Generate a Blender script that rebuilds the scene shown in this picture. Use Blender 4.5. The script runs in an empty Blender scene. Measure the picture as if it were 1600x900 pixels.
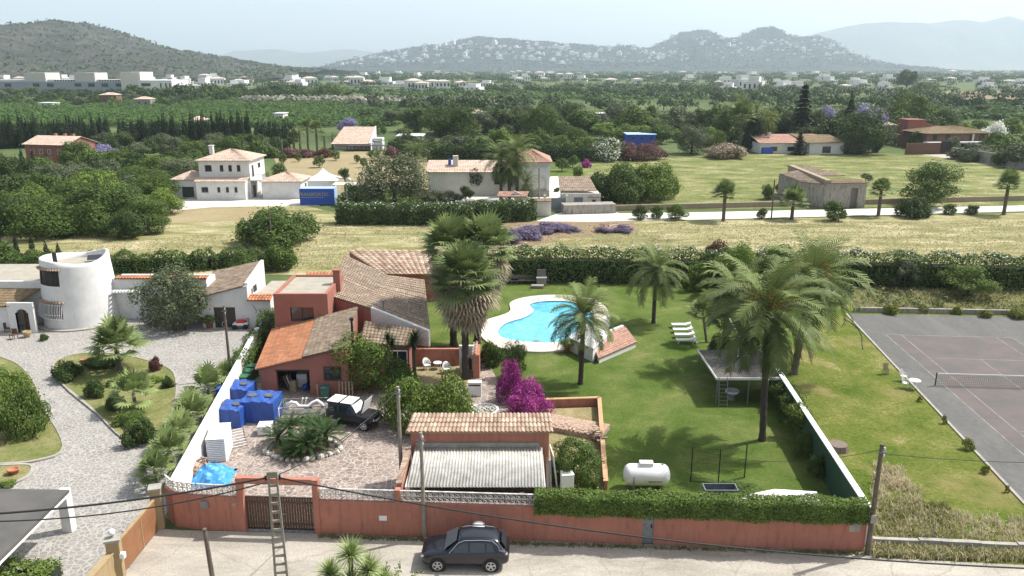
import bpy, math, random
import numpy as np
from mathutils import Vector, Matrix
R = math.radians
C = bpy.context.scene.collection
SC = bpy.context.scene
# ------------------------------------------------------------------ camera
CH = 24.0; FPX = 1244.0; TP = 345.0/1244.0; PT = math.atan(TP)
cd = bpy.data.cameras.new('camera'); cam = bpy.data.objects.new('camera', cd); C.objects.link(cam)
cam.location = (0, 0, CH); cam.rotation_euler = (math.pi/2-PT, 0, 0)
cd.sensor_width = 36; cd.lens = 36*FPX/1600; cd.clip_start = .5; cd.clip_end = 40000
SC.camera = cam
# ------------------------------------------------------------------ world, sun, exposure
SUNV = Vector((.70, .28, 1)).normalized()
EL = math.asin(SUNV.z); AZ = math.atan2(SUNV.x, SUNV.y)
w = bpy.data.worlds.new('World'); SC.world = w; w.use_nodes = True
nt = w.node_tree; nt.nodes.clear()
sky = nt.nodes.new('ShaderNodeTexSky'); sky.sky_type = 'NISHITA'; sky.sun_disc = False
sky.sun_elevation = EL; sky.sun_rotation = AZ; sky.altitude = 50; sky.air_density = 1.0; sky.dust_density = 3.2; sky.ozone_density = 1.4
bg = nt.nodes.new('ShaderNodeBackground'); bg.inputs[1].default_value = .15
wo = nt.nodes.new('ShaderNodeOutputWorld')
hs = nt.nodes.new('ShaderNodeHueSaturation'); hs.inputs['Saturation'].default_value = .42; nt.links.new(sky.outputs[0], hs.inputs['Color']); nt.links.new(hs.outputs[0], bg.inputs[0]); nt.links.new(bg.outputs[0], wo.inputs[0])
sl = bpy.data.lights.new('sun', 'SUN'); sl.energy = 4.7; sl.angle = R(.53); sl.color = (1, .955, .88)
so = bpy.data.objects.new('sun', sl); C.objects.link(so); so.rotation_euler = SUNV.to_track_quat('Z', 'Y').to_euler()
SC.view_settings.view_transform = 'Standard'; SC.view_settings.look = 'None'; SC.view_settings.gamma = 1
SC.view_settings.exposure = .52; SC.view_settings.use_curve_mapping = False
cy = SC.cycles
cy.max_bounces = 4; cy.diffuse_bounces = 2; cy.glossy_bounces = 2; cy.transmission_bounces = 3; cy.transparent_max_bounces = 6; cy.volume_bounces = 1
cy.sample_clamp_indirect = 4; cy.caustics_reflective = False; cy.caustics_refractive = False
# ------------------------------------------------------------------ pixel (1600x900) -> world helpers
_cp, _sp = math.cos(PT), math.sin(PT)
def ray(px, py):
    x = (px-800)/FPX; v = (py-450)/FPX
    return Vector((x, _cp-v*_sp, -_sp-v*_cp))
def G(px, py, z=0.0):
    r = ray(px, py); t = (z-CH)/r.z
    return Vector((r.x*t, r.y*t, z))
def HT(D, py):
    r = ray(800, py); return CH+r.z*D/r.y
def AT(px, py, D):
    r = ray(px, py); t = D/r.y
    return Vector((r.x*t, D, CH+r.z*t))
def MPP(D, z=0):
    return (D*_cp+(CH-z)*_sp)/FPX          # metres per pixel at ground distance D
# ------------------------------------------------------------------ tagging
def tag(o, label=None, cat=None, group=None, kind=None):
    if label: o['label'] = label
    if cat: o['category'] = cat
    if group: o['group'] = group
    if kind: o['kind'] = kind
    return o
def thing(name, label, cat, loc=(0, 0, 0), rz=0, group=None):
    o = bpy.data.objects.new(name, None); C.objects.link(o)
    o.empty_display_size = .2; o.location = loc; o.rotation_euler = (0, 0, rz)
    return tag(o, label, cat, group)
def link(name, me, parent=None, loc=None, mats=None):
    o = bpy.data.objects.new(name, me); C.objects.link(o)
    if parent: o.parent = parent
    if loc is not None: o.location = loc
    return o
def copy_tree(o, parent=None):
    c = o.copy(); C.objects.link(c)
    if parent: c.parent = parent
    for ch in o.children: copy_tree(ch, c)
    return c
# ------------------------------------------------------------------ mesh builder
class MB:
    def __init__(s): s.v = []; s.f = []; s.m = []; s.uv = {}
    def add(s, vs, fs, m=0):
        b = len(s.v); s.v += [tuple(x) for x in vs]
        for f in fs: s.f.append(tuple(b+i for i in f)); s.m.append(m)
    def box(s, x0, x1, y0, y1, z0, z1, m=0):
        s.add([(x0,y0,z0),(x1,y0,z0),(x1,y1,z0),(x0,y1,z0),(x0,y0,z1),(x1,y0,z1),(x1,y1,z1),(x0,y1,z1)],
              [(0,3,2,1),(4,5,6,7),(0,1,5,4),(1,2,6,5),(2,3,7,6),(3,0,4,7)], m)
        return s
    def cbox(s, c, d, rz=0, m=0, tilt=None):
        M = Matrix.Translation(c) @ Matrix.Rotation(rz, 4, 'Z')
        if tilt: M = M @ Matrix.Rotation(tilt[0], 4, tilt[1])
        x, y, z = d[0]/2, d[1]/2, d[2]/2
        vs = [M @ Vector(p) for p in [(-x,-y,-z),(x,-y,-z),(x,y,-z),(-x,y,-z),(-x,-y,z),(x,-y,z),(x,y,z),(-x,y,z)]]
        s.add(vs, [(0,3,2,1),(4,5,6,7),(0,1,5,4),(1,2,6,5),(2,3,7,6),(3,0,4,7)], m); return s
    def prism(s, pts, z0, z1, m=0):           # pts ccw 2D; z1 may be list
        n = len(pts); z0s = z0 if isinstance(z0, (list, tuple)) else [z0]*n; z1s = z1 if isinstance(z1, (list, tuple)) else [z1]*n
        vs = [(p[0], p[1], z0s[i]) for i, p in enumerate(pts)]+[(p[0], p[1], z1s[i]) for i, p in enumerate(pts)]
        s.add(vs, [tuple(range(n-1, -1, -1)), tuple(range(n, 2*n))]+[(i, (i+1) % n, n+(i+1) % n, n+i) for i in range(n)], m); return s
    def cyl(s, p0, p1, r0, r1=None, n=10, m=0, cap=True):
        p0 = Vector(p0); p1 = Vector(p1); r1 = r0 if r1 is None else r1
        d = (p1-p0).normalized(); a = d.orthogonal().normalized(); b = d.cross(a)
        vs = []
        for p, r in ((p0, r0), (p1, r1)):
            for i in range(n):
                t = 2*math.pi*i/n; vs.append(p+(a*math.cos(t)+b*math.sin(t))*r)
        fs = [(i, (i+1) % n, n+(i+1) % n, n+i) for i in range(n)]
        if cap: fs += [tuple(range(n-1, -1, -1)), tuple(range(n, 2*n))]
        s.add(vs, fs, m); return s
    def tube(s, pts, r, n=6, m=0, cap=True):
        pts = [Vector(p) for p in pts]; N = len(pts); rs = r if isinstance(r, (list, tuple)) else [r]*N
        vs = []; a = None
        for i, p in enumerate(pts):
            d = (pts[min(i+1, N-1)]-pts[max(i-1, 0)]).normalized()
            a = d.orthogonal().normalized() if a is None else (a-d*a.dot(d)).normalized()
            b = d.cross(a)
            for k in range(n):
                t = 2*math.pi*k/n; vs.append(p+(a*math.cos(t)+b*math.sin(t))*rs[i])
        fs = [(i*n+k, i*n+(k+1) % n, (i+1)*n+(k+1) % n, (i+1)*n+k) for i in range(N-1) for k in range(n)]
        if cap: fs += [tuple(range(n-1, -1, -1)), tuple(range((N-1)*n, N*n))]
        s.add(vs, fs, m); return s
    def lathe(s, prof, n=16, c=(0, 0, 0), m=0):  # prof [(r,z)]
        vs = [(c[0]+r*math.cos(2*math.pi*k/n), c[1]+r*math.sin(2*math.pi*k/n), c[2]+z) for r, z in prof for k in range(n)]
        N = len(prof)
        fs = [(i*n+k, i*n+(k+1) % n, (i+1)*n+(k+1) % n, (i+1)*n+k) for i in range(N-1) for k in range(n)]
        s.add(vs, fs, m); return s
    def ball(s, c, r, n=10, m=0, sz=1, jit=0, rnd=None):
        prof = []; k = max(4, n//2+1)
        vs = []
        for i in range(k+1):
            a = -math.pi/2+math.pi*i/k
            for j in range(n):
                q = 1+(rnd.uniform(-jit, jit) if rnd and 0 < i < k else 0)
                vs.append((c[0]+r*q*math.cos(a)*math.cos(2*math.pi*j/n), c[1]+r*q*math.cos(a)*math.sin(2*math.pi*j/n), c[2]+r*sz*q*math.sin(a)))
        s.add(vs, [(i*n+j, i*n+(j+1) % n, (i+1)*n+(j+1) % n, (i+1)*n+j) for i in range(k) for j in range(n)], m); return s
    def quad(s, a, b, c, d, m=0): s.add([a, b, c, d], [(0, 1, 2, 3)], m); return s
    def wall(s, x0, x1, y0, y1, z0, z1, holes=(), m=0):   # wall along X with rectangular openings (xa,xb,za,zb)
        xs = sorted({x0, x1, *[h[0] for h in holes], *[h[1] for h in holes]}); zs = sorted({z0, z1, *[h[2] for h in holes], *[h[3] for h in holes]})
        for i in range(len(xs)-1):
            for j in range(len(zs)-1):
                cx = (xs[i]+xs[i+1])/2; cz = (zs[j]+zs[j+1])/2
                if not any(h[0] < cx < h[1] and h[2] < cz < h[3] for h in holes): s.box(xs[i], xs[i+1], y0, y1, zs[j], zs[j+1], m)
        return s
    def build(s, name, mats, parent=None, smooth=False, loc=None, bevel=0):
        me = bpy.data.meshes.new(name); me.from_pydata(s.v, [], s.f)
        for m in (mats if isinstance(mats, (list, tuple)) else [mats]): me.materials.append(m)
        me.polygons.foreach_set('material_index', s.m)
        if smooth: me.polygons.foreach_set('use_smooth', [True]*len(s.f))
        me.update()
        o = link(name, me, parent, loc)
        if bevel:
            b = o.modifiers.new('bevel', 'BEVEL'); b.width = bevel; b.segments = 2; b.limit_method = 'ANGLE'; b.angle_limit = R(40)
        return o
def np_mesh(name, V, nper, rnd=None, mat=None):      # V (N*nper,3)
    me = bpy.data.meshes.new(name); V = np.ascontiguousarray(V, dtype=np.float32); n = len(V)//nper
    me.vertices.add(len(V)); me.vertices.foreach_set('co', V.ravel())
    me.loops.add(n*nper); me.loops.foreach_set('vertex_index', np.arange(n*nper, dtype=np.int32))
    me.polygons.add(n); me.polygons.foreach_set('loop_start', np.arange(0, n*nper, nper, dtype=np.int32))
    if rnd is not None:
        at = me.attributes.new('rnd', 'FLOAT', 'FACE'); at.data.foreach_set('value', np.ascontiguousarray(rnd, dtype=np.float32))
    if mat: me.materials.append(mat)
    me.update(calc_edges=True); me.validate()
    return me
# ------------------------------------------------------------------ materials
def newmat(name):
    m = bpy.data.materials.new(name); m.use_nodes = True; nt = m.node_tree; b = nt.nodes['Principled BSDF']; return m, nt, b
def N(nt, t, **k):
    n = nt.nodes.new('ShaderNode'+t)
    for a, v in k.items():
        if a[0] == '_': n.inputs[a[1:].replace('_', ' ')].default_value = v
        else: setattr(n, a, v)
    return n
def ramp(nt, fac, stops):
    r = N(nt, 'ValToRGB'); e = r.color_ramp.elements
    while len(e) < len(stops): e.new(.5)
    for i, (p, c) in enumerate(stops): e[i].position = p; e[i].color = (*c, 1)
    nt.links.new(fac, r.inputs[0]); return r.outputs[0]
def coord(nt, kind='pos', scale=None):
    if kind == 'pos': o = N(nt, 'NewGeometry').outputs['Position']
    elif kind == 'uv': o = N(nt, 'TexCoord').outputs['UV']
    else: o = N(nt, 'TexCoord').outputs['Object']
    if scale:
        mp = N(nt, 'Mapping'); mp.inputs['Scale'].default_value = scale; nt.links.new(o, mp.inputs[0]); o = mp.outputs[0]
    return o
def noise(nt, co, sc, det=4, rough=.6, dist=0):
    n = N(nt, 'TexNoise', _Scale=sc, _Detail=det, _Roughness=rough, _Distortion=dist); nt.links.new(co, n.inputs['Vector']); return n.outputs[0]
def mix(nt, f, a, b, mode='MIX'):
    m = N(nt, 'Mix', data_type='RGBA', blend_type=mode)
    for i, x in ((0, f), (6, a), (7, b)):
        if isinstance(x, (int, float)): m.inputs[i].default_value = x
        elif isinstance(x, tuple): m.inputs[i].default_value = (*x, 1)
        else: nt.links.new(x, m.inputs[i])
    return m.outputs[2]
def bump(nt, h, st, dist, b):
    n = N(nt, 'Bump', _Strength=st, _Distance=dist); nt.links.new(h, n.inputs['Height']); nt.links.new(n.outputs[0], b.inputs['Normal'])
def flat(name, c, rough=.6, metal=0, spec=.5, var=.0, vs=3, bp=0, kind='obj', c2=None, em=None):
    m, nt, b = newmat(name); b.inputs['Roughness'].default_value = rough; b.inputs['Metallic'].default_value = metal
    b.inputs['Specular IOR Level'].default_value = spec
    if c2 is None: c2 = tuple(x*(1-var) for x in c)
    co = coord(nt, kind); n = noise(nt, co, vs, 5, .65)
    nt.links.new(ramp(nt, n, [(.32, c2), (.62, c)]), b.inputs['Base Color'])
    if bp: bump(nt, noise(nt, co, vs*6, 3), bp, .02, b)
    return m
def plaster(name, c, dirt=(.25, .22, .18), amt=.35, kind='obj'):
    m, nt, b = newmat(name); b.inputs['Roughness'].default_value = .9; b.inputs['Specular IOR Level'].default_value = .2
    co = coord(nt, kind); n1 = noise(nt, co, .7, 6, .7); n2 = noise(nt, coord(nt, kind, (3, 3, .5)), 1.2, 5, .7)
    base = mix(nt, ramp(nt, n1, [(.3, (0, 0, 0)), (.75, (1, 1, 1))]), tuple(x*.78 for x in c), c)
    mx = N(nt, 'MapRange', _From_Min=.50, _From_Max=.74, _To_Max=amt); nt.links.new(n2, mx.inputs[0])
    nt.links.new(mix(nt, mx.outputs[0], base, dirt), b.inputs['Base Color'])
    bump(nt, noise(nt, co, 9, 4), .25, .02, b); return m
def paving(name, cols, grout, sc, kind='pos', wid=.06):
    m, nt, b = newmat(name); b.inputs['Roughness'].default_value = .8
    co = coord(nt, kind); d = N(nt, 'VectorMath', operation='ADD'); nn = N(nt, 'TexNoise', _Scale=1.5, _Detail=2); nt.links.new(co, nn.inputs['Vector'])
    nm = N(nt, 'VectorMath', operation='SCALE'); nm.inputs['Scale'].default_value = .35; nt.links.new(nn.outputs['Color'], nm.inputs[0])
    nt.links.new(co, d.inputs[0]); nt.links.new(nm.outputs[0], d.inputs[1])
    v1 = N(nt, 'TexVoronoi', _Scale=sc, feature='DISTANCE_TO_EDGE'); v2 = N(nt, 'TexVoronoi', _Scale=sc)
    for v in (v1, v2): nt.links.new(d.outputs[0], v.inputs['Vector'])
    sep = N(nt, 'SeparateColor'); nt.links.new(v2.outputs['Color'], sep.inputs[0])
    st = ramp(nt, sep.outputs[0], [(i/(len(cols)-1), c) for i, c in enumerate(cols)])
    st = mix(nt, .5, st, ramp(nt, noise(nt, co, .35, 5), [(.3, (.55, .55, .55)), (.7, (1.15, 1.12, 1.08))]), 'MULTIPLY')
    e = N(nt, 'MapRange', _From_Min=wid*.5, _From_Max=wid*1.3); nt.links.new(v1.outputs[0], e.inputs[0])
    nt.links.new(mix(nt, e.outputs[0], grout, st), b.inputs['Base Color'])
    bump(nt, e.outputs[0], .5, .02, b); return m
def grass(name, stops, sc=.25, fine=6, stretch=(1, 1, 1), bp=.6, patch=None):
    m, nt, b = newmat(name); b.inputs['Roughness'].default_value = .95; b.inputs['Specular IOR Level'].default_value = .1
    co = coord(nt, 'pos'); cs = coord(nt, 'pos', stretch)
    a = noise(nt, cs, sc, 8, .72, .3); c = noise(nt, co, fine, 6, .75)
    ad = N(nt, 'Math', operation='MULTIPLY_ADD'); ad.inputs[1].default_value = .42; nt.links.new(c, ad.inputs[0])
    ml = N(nt, 'Math', operation='MULTIPLY'); ml.inputs[1].default_value = .6; nt.links.new(a, ml.inputs[0]); nt.links.new(ml.outputs[0], ad.inputs[2])
    col = ramp(nt, ad.outputs[0], stops)
    if patch:
        mr = N(nt, 'MapRange', _From_Min=.56, _From_Max=.68); nt.links.new(noise(nt, co, patch[1], 5, .6), mr.inputs[0])
        col = mix(nt, mr.outputs[0], col, patch[0])
    nt.links.new(col, b.inputs['Base Color']); bump(nt, c, bp, .12, b); return m
def tilemat(name, cols, moss=None, amt=.5):
    m, nt, b = newmat(name); b.inputs['Roughness'].default_value = .9; b.inputs['Specular IOR Level'].default_value = .2
    uv = coord(nt, 'uv'); fl = N(nt, 'VectorMath', operation='FLOOR'); nt.links.new(uv, fl.inputs[0])
    wn = N(nt, 'TexWhiteNoise', noise_dimensions='2D'); nt.links.new(fl.outputs[0], wn.inputs['Vector'])
    col = ramp(nt, wn.outputs[0], [(i/(len(cols)-1), c) for i, c in enumerate(cols)])
    co = coord(nt, 'pos')
    if moss:
        mr = N(nt, 'MapRange', _From_Min=.42, _From_Max=.66, _To_Max=amt); nt.links.new(noise(nt, co, 1.1, 7, .75), mr.inputs[0])
        col = mix(nt, mr.outputs[0], col, moss)
    nt.links.new(col, b.inputs['Base Color']); bump(nt, noise(nt, co, 18, 3), .3, .02, b); return m
def leafmat(name, dark, light, tr=.25, ns=1.2, objvar=.25):
    m, nt, b = newmat(name); b.inputs['Roughness'].default_value = .6; b.inputs['Specular IOR Level'].default_value = .16
    at = N(nt, 'Attribute', attribute_name='rnd'); n = noise(nt, coord(nt, 'pos'), ns, 3)
    oi = N(nt, 'ObjectInfo')
    a = N(nt, 'Math', operation='MULTIPLY'); a.inputs[1].default_value = .5; nt.links.new(at.outputs['Fac'], a.inputs[0])
    c = N(nt, 'Math', operation='MULTIPLY_ADD'); c.inputs[1].default_value = .9; nt.links.new(n, c.inputs[0]); nt.links.new(a.outputs[0], c.inputs[2])
    d = N(nt, 'Math', operation='MULTIPLY_ADD'); d.inputs[1].default_value = objvar; nt.links.new(oi.outputs['Random'], d.inputs[0]); nt.links.new(c.outputs[0], d.inputs[2])
    col = ramp(nt, d.outputs[0], [(.35, dark), (1.0, light)])
    nt.links.new(col, b.inputs['Base Color'])
    t = N(nt, 'BsdfTranslucent'); nt.links.new(col, t.inputs[0]); mx = N(nt, 'MixShader'); mx.inputs[0].default_value = tr
    out = nt.nodes['Material Output']; nt.links.new(b.outputs[0], mx.inputs[1]); nt.links.new(t.outputs[0], mx.inputs[2]); nt.links.new(mx.outputs[0], out.inputs[0])
    return m
M = {}
M['white'] = plaster('white_render', (.78, .775, .76), (.45, .43, .39), .25)
M['whitep'] = flat('white_paint', (.80, .80, .79), .5, var=.06)
M['red'] = plaster('terracotta_render', (.48, .205, .145), (.17, .105, .085), .7)
M['redhouse'] = plaster('terracotta_house', (.39, .165, .125), (.2, .11, .09), .4)
M['pinkhouse'] = plaster('pink_render', (.33, .14, .115), (.25, .1, .08), .2)
M['ochre'] = plaster('ochre_stone', (.40, .30, .17), (.2, .15, .08), .5)
M['tan'] = plaster('tan_stone', (.36, .30, .22), (.18, .15, .12), .5)
M['oldwall'] = plaster('weathered_render', (.36, .34, .30), (.05, .045, .04), .98)
M['conc'] = flat('concrete', (.36, .34, .30), .9, var=.3, vs=2, bp=.3)
M['concrete_roof'] = flat('roof_concrete', (.36, .33, .27), .9, var=.2, vs=1.2, bp=.3)
M['darkroof'] = flat('felt_roof', (.105, .10, .095), .85, var=.3, vs=.6, bp=.1)
M['polec'] = flat('pole_concrete', (.30, .27, .22), .9, var=.35, vs=4, bp=.3)
M['polew'] = flat('pole_wood', (.16, .125, .095), .9, var=.5, vs=5, bp=.4)
M['wood'] = flat('brown_wood', (.12, .065, .038), .7, var=.45, vs=6)
M['palewood'] = flat('pale_wood', (.42, .32, .2), .8, var=.3, vs=6)
M['greywood'] = flat('grey_wood', (.20, .18, .16), .85, var=.3, vs=5)
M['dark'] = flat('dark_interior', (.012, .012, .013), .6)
M['glass'] = flat('window_glass', (.03, .036, .045), .08, spec=.8)
M['winframe'] = flat('dark_frame', (.04, .03, .028), .5)
M['steel'] = flat('grey_steel', (.22, .25, .27), .5, metal=.3, var=.25)
M['black'] = flat('black_paint', (.007, .009, .016), .16, spec=.8)
M['blackplast'] = flat('black_plastic', (.012, .012, .012), .6)
M['tyre'] = flat('tyre_rubber', (.014, .014, .014), .85)
M['alloy'] = flat('alloy_rim', (.55, .56, .58), .3, metal=.6)
M['chrome'] = flat('chrome', (.7, .7, .72), .15, metal=1)
M['lamp'] = flat('lamp_glass', (.6, .62, .65), .12, spec=.8)
M['redlamp'] = flat('red_lamp', (.25, .03, .03), .2)
M['blue'] = flat('blue_tarpaulin', (.022, .085, .36), .5, var=.25, vs=2, bp=.3)
M['blueprint'] = flat('worn_print', (.12, .13, .13), .8, var=.5, vs=5)
M['cont'] = flat('container_blue', (.03, .10, .50), .55, var=.2, vs=1)
M['bluehouse'] = flat('blue_wall', (.04, .09, .42), .8, var=.15)
M['tarp'] = flat('light_blue_tarp', (.06, .33, .72), .45, var=.3, vs=3)
M['green'] = flat('green_bin', (.03, .13, .07), .5, var=.2)
M['teal'] = flat('teal_plastic', (.03, .15, .12), .5, var=.2)
M['gwall'] = flat('dark_green_paint', (.022, .075, .05), .7, var=.3, vs=2)
M['wire'] = flat('cable', (.02, .02, .02), .7)
M['rust'] = flat('rust_gate', (.28, .13, .06), .7, var=.25, vs=1.5)
M['terra'] = flat('terracotta_pot', (.45, .17, .09), .8, var=.2)
M['brownhouse'] = plaster('brown_brick', (.20, .12, .095), (.12, .08, .07), .3)
M['bark'] = flat('bark', (.13, .10, .075), .95, var=.5, vs=7, bp=.8)
M['palmbark'] = flat('palm_bark', (.17, .14, .11), .95, var=.55, vs=6, bp=1)
M['darkbark'] = flat('dark_palm_bark', (.075, .06, .05), .95, var=.5, vs=6, bp=1)
M['rock'] = flat('white_rock', (.55, .53, .48), .9, var=.3, vs=4, bp=.5)
M['soil'] = flat('soil', (.17, .13, .08), .95, var=.35, vs=2, bp=.5, kind='pos')
M['orangebrick'] = plaster('orange_render', (.56, .36, .20), (.3, .2, .12), .4)
M['redseat'] = flat('red_plastic', (.55, .03, .03), .4)
M['cream'] = plaster('cream_render', (.70, .67, .60), (.35, .3, .24), .3)
M['greybld'] = plaster('grey_cladding', (.30, .34, .40), (.2, .2, .2), .2)
M['corr'] = flat('fibre_cement', (.50, .49, .45), .9, c2=(.33, .32, .29), vs=1.6, bp=.3, kind='pos')
M['rubble'] = flat('old_tiles', (.50, .36, .27), .9, c2=(.18, .12, .09), vs=7, bp=.4)
M['stump'] = flat('cut_stump', (.20, .16, .13), .95, var=.4, vs=8, bp=.5)
# tiles
M['tile_old'] = tilemat('old_brown_tiles', [(.21, .155, .115), (.30, .23, .17), (.25, .19, .14), (.36, .29, .22), (.16, .12, .09)], (.12, .105, .07), .7)
M['tile_main'] = tilemat('brown_tiles', [(.26, .195, .145), (.34, .265, .20), (.29, .22, .165), (.40, .32, .25), (.21, .16, .12)], (.18, .15, .11), .65)
M['tile_orange'] = tilemat('orange_tiles', [(.42, .17, .085), (.48, .20, .10), (.37, .15, .08), (.50, .24, .13)], (.17, .11, .07), .6)
M['tile_pink'] = tilemat('pink_tiles', [(.50, .38, .30), (.57, .45, .36), (.45, .34, .27), (.60, .49, .41)], (.36, .28, .22), .3)
M['tile_shed'] = tilemat('shed_tiles', [(.50, .39, .30), (.40, .27, .20), (.58, .47, .37), (.32, .22, .16), (.47, .33, .25)], (.16, .12, .08), .6)
M['tile_moss'] = tilemat('mossy_tiles', [(.20, .15, .09), (.28, .21, .13), (.17, .12, .075)], (.12, .10, .045), .7)
M['tile_redo'] = tilemat('red_tiles', [(.38, .22, .16), (.45, .29, .22), (.32, .18, .14)], (.22, .15, .12), .4)
# leaves
L = {}
L['mid'] = leafmat('leaf_mid', (.026, .054, .014), (.115, .175, .038))
L['dark'] = leafmat('leaf_dark', (.020, .040, .014), (.080, .125, .034))
L['bright'] = leafmat('leaf_bright', (.036, .070, .014), (.19, .27, .055))
L['olive'] = leafmat('leaf_olive', (.034, .048, .024), (.15, .18, .095))
L['yell'] = leafmat('leaf_yellowish', (.06, .085, .015), (.22, .26, .05))
L['cyp'] = leafmat('leaf_cypress', (.007, .015, .008), (.036, .058, .026), .1)
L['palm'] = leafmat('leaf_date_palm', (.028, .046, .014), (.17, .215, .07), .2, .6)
L['fan'] = leafmat('leaf_fan_palm', (.035, .065, .018), (.225, .29, .105), .2, .6)
L['fanb'] = leafmat('leaf_fan_bright', (.05, .09, .026), (.30, .37, .14), .2, .6)
L['dead'] = leafmat('dead_frond', (.11, .08, .05), (.38, .31, .22), .15, .8)
L['cycad'] = leafmat('leaf_cycad', (.010, .028, .009), (.05, .095, .022), .15)
L['yucca'] = leafmat('leaf_yucca', (.07, .12, .025), (.32, .40, .14), .2)
L['boug'] = leafmat('bougainvillea_bract', (.07, .008, .05), (.52, .085, .37), .25, 3)
L['bougd'] = leafmat('bougainvillea_dark', (.05, .012, .02), (.18, .04, .07), .3, 2)
L['wflow'] = leafmat('white_flower', (.55, .55, .48), (.85, .85, .8), .3, 2)
L['jac'] = leafmat('jacaranda_bloom', (.13, .12, .23), (.31, .29, .45), .3, 1)
L['pinko'] = leafmat('dull_pink_bloom', (.06, .03, .028), (.22, .12, .11), .2, 1)
L['lav'] = leafmat('purple_bloom', (.08, .065, .10), (.22, .18, .28), .2, 1)
L['datef'] = leafmat('date_clusters', (.30, .14, .02), (.52, .28, .05), .2, 2)
L['dry'] = leafmat('dry_grass_blade', (.26, .225, .12), (.60, .53, .35), .3, .6)
L['weed'] = leafmat('weed_blade', (.09, .11, .025), (.30, .30, .11), .3, .6)
L['ivy'] = leafmat('leaf_ivy', (.035, .075, .014), (.19, .27, .06), .25, 1.6)
L['pine'] = leafmat('leaf_far_pine', (.005, .011, .010), (.028, .040, .034), .1, .01)
L['redd'] = leafmat('reddish_leaf', (.05, .018, .016), (.15, .06, .05), .2, 1)
# ------------------------------------------------------------------ foliage builders
def leaves(P, Nn, size, asp=.6, rng=None, up=0., jit=.9):
    n = len(P); rng = rng or np.random.default_rng(0)
    Nn = Nn+rng.normal(0, jit, (n, 3))*.6; Nn[:, 2] += up
    Nn /= np.linalg.norm(Nn, axis=1, keepdims=True)+1e-9
    T = np.cross(Nn, rng.normal(0, 1, (n, 3))); T /= np.linalg.norm(T, axis=1, keepdims=True)+1e-9
    B = np.cross(Nn, T); s = (size*rng.uniform(.6, 1.35, n))[:, None]
    V = np.empty((n, 4, 3)); V[:, 0] = P-T*s*.5; V[:, 1] = P-B*s*asp*.5; V[:, 2] = P+T*s*.5; V[:, 3] = P+B*s*asp*.5
    return V.reshape(-1, 3)
def blob_pts(blobs, n, rng, lo=.72, hi=1.05):
    B = np.array(blobs, dtype=float); ar = (B[:, 3]*B[:, 4]+B[:, 3]*B[:, 5]); k = rng.choice(len(B), n*2, p=ar/ar.sum())
    d = rng.normal(0, 1, (n*2, 3)); d /= np.linalg.norm(d, axis=1, keepdims=True)
    r = lo+(hi-lo)*rng.random((n*2, 1))**.6
    P = B[k, :3]+d*r*B[k, 3:6]; keep = np.ones(n*2, bool)
    for b in B: keep &= (((P-b[:3])/b[3:6])**2).sum(1) > .42
    P = P[keep][:n]; d = d[keep][:n]; q = rng.random(len(P)) < .2; P[q] += d[q]*rng.uniform(.02, .16, (q.sum(), 1)); return P, d
_mc = {}
def crown_mesh(shape, n, size, seed, asp=.65):
    key = (shape, n, size, seed)
    if key in _mc: return _mc[key]
    rng = np.random.default_rng(seed*77+5); bl = []
    if shape == 'round':                       # unit: radius 1, z 0..2
        for i in range(22):
            a = rng.uniform(0, 6.28); e = rng.uniform(-.5, 1.35); rr = rng.uniform(.45, .86); s = rng.uniform(.15, .40)
            bl.append((rr*math.cos(a)*math.cos(e), rr*math.sin(a)*math.cos(e), 1+rr*math.sin(e), s, s, s*.85))
        bl.append((0, 0, .95, .6, .6, .62))
    elif shape == 'bush':                      # wide dome z 0..1.2
        for i in range(24):
            a = rng.uniform(0, 6.28); rr = rng.uniform(.15, .88); s = rng.uniform(.14, .36)
            bl.append((rr*math.cos(a), rr*math.sin(a), .2+.85*(1-rr*rr)*rng.uniform(.45, 1), s, s, s*.9))
        bl.append((0, 0, .4, .62, .62, .42))
    elif shape == 'loose':
        for i in range(22):
            a = rng.uniform(0, 6.28); e = rng.uniform(-.7, 1.4); rr = rng.uniform(.35, .82); s = rng.uniform(.16, .32)
            bl.append((rr*math.cos(a)*math.cos(e), rr*math.sin(a)*math.cos(e), 1+rr*math.sin(e), s, s, s*.7))
    elif shape == 'cypress':                   # z 0..2, radius 1
        for i in range(14):
            t = (i+.5)/14; r = (1-t**1.7)*(.45+.55*min(1, t*6)); a = rng.uniform(0, 6.28)
            bl.append((.18*math.cos(a)*r, .18*math.sin(a)*r, 2*t, r*.8+.05, r*.8+.05, .17))
    elif shape == 'weep':
        for i in range(26):
            a = rng.uniform(0, 6.28); rr = rng.uniform(.2, .78); s = rng.uniform(.2, .32)
            bl.append((rr*math.cos(a), rr*math.sin(a), 1.5-1.0*rr*rr, s, s, s*1.9))
        bl.append((0, 0, 1.2, .55, .55, .6))
    P, d = blob_pts(bl, n, rng, .68 if n > 1500 else .8)
    q = np.quantile(np.abs(P[:, :2]), .985); P[:, :2] /= q; zh = 1.25 if shape == 'bush' else 2.0; z0, z1 = np.quantile(P[:, 2], .01), np.quantile(P[:, 2], .995); P[:, 2] = (P[:, 2]-z0)/(z1-z0)*zh
    V = leaves(P, d, size, asp, rng, .2)
    _mc[key] = np_mesh('crown_'+shape, V, 4, rng.random(len(P)), L['mid']); return _mc[key]
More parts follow.
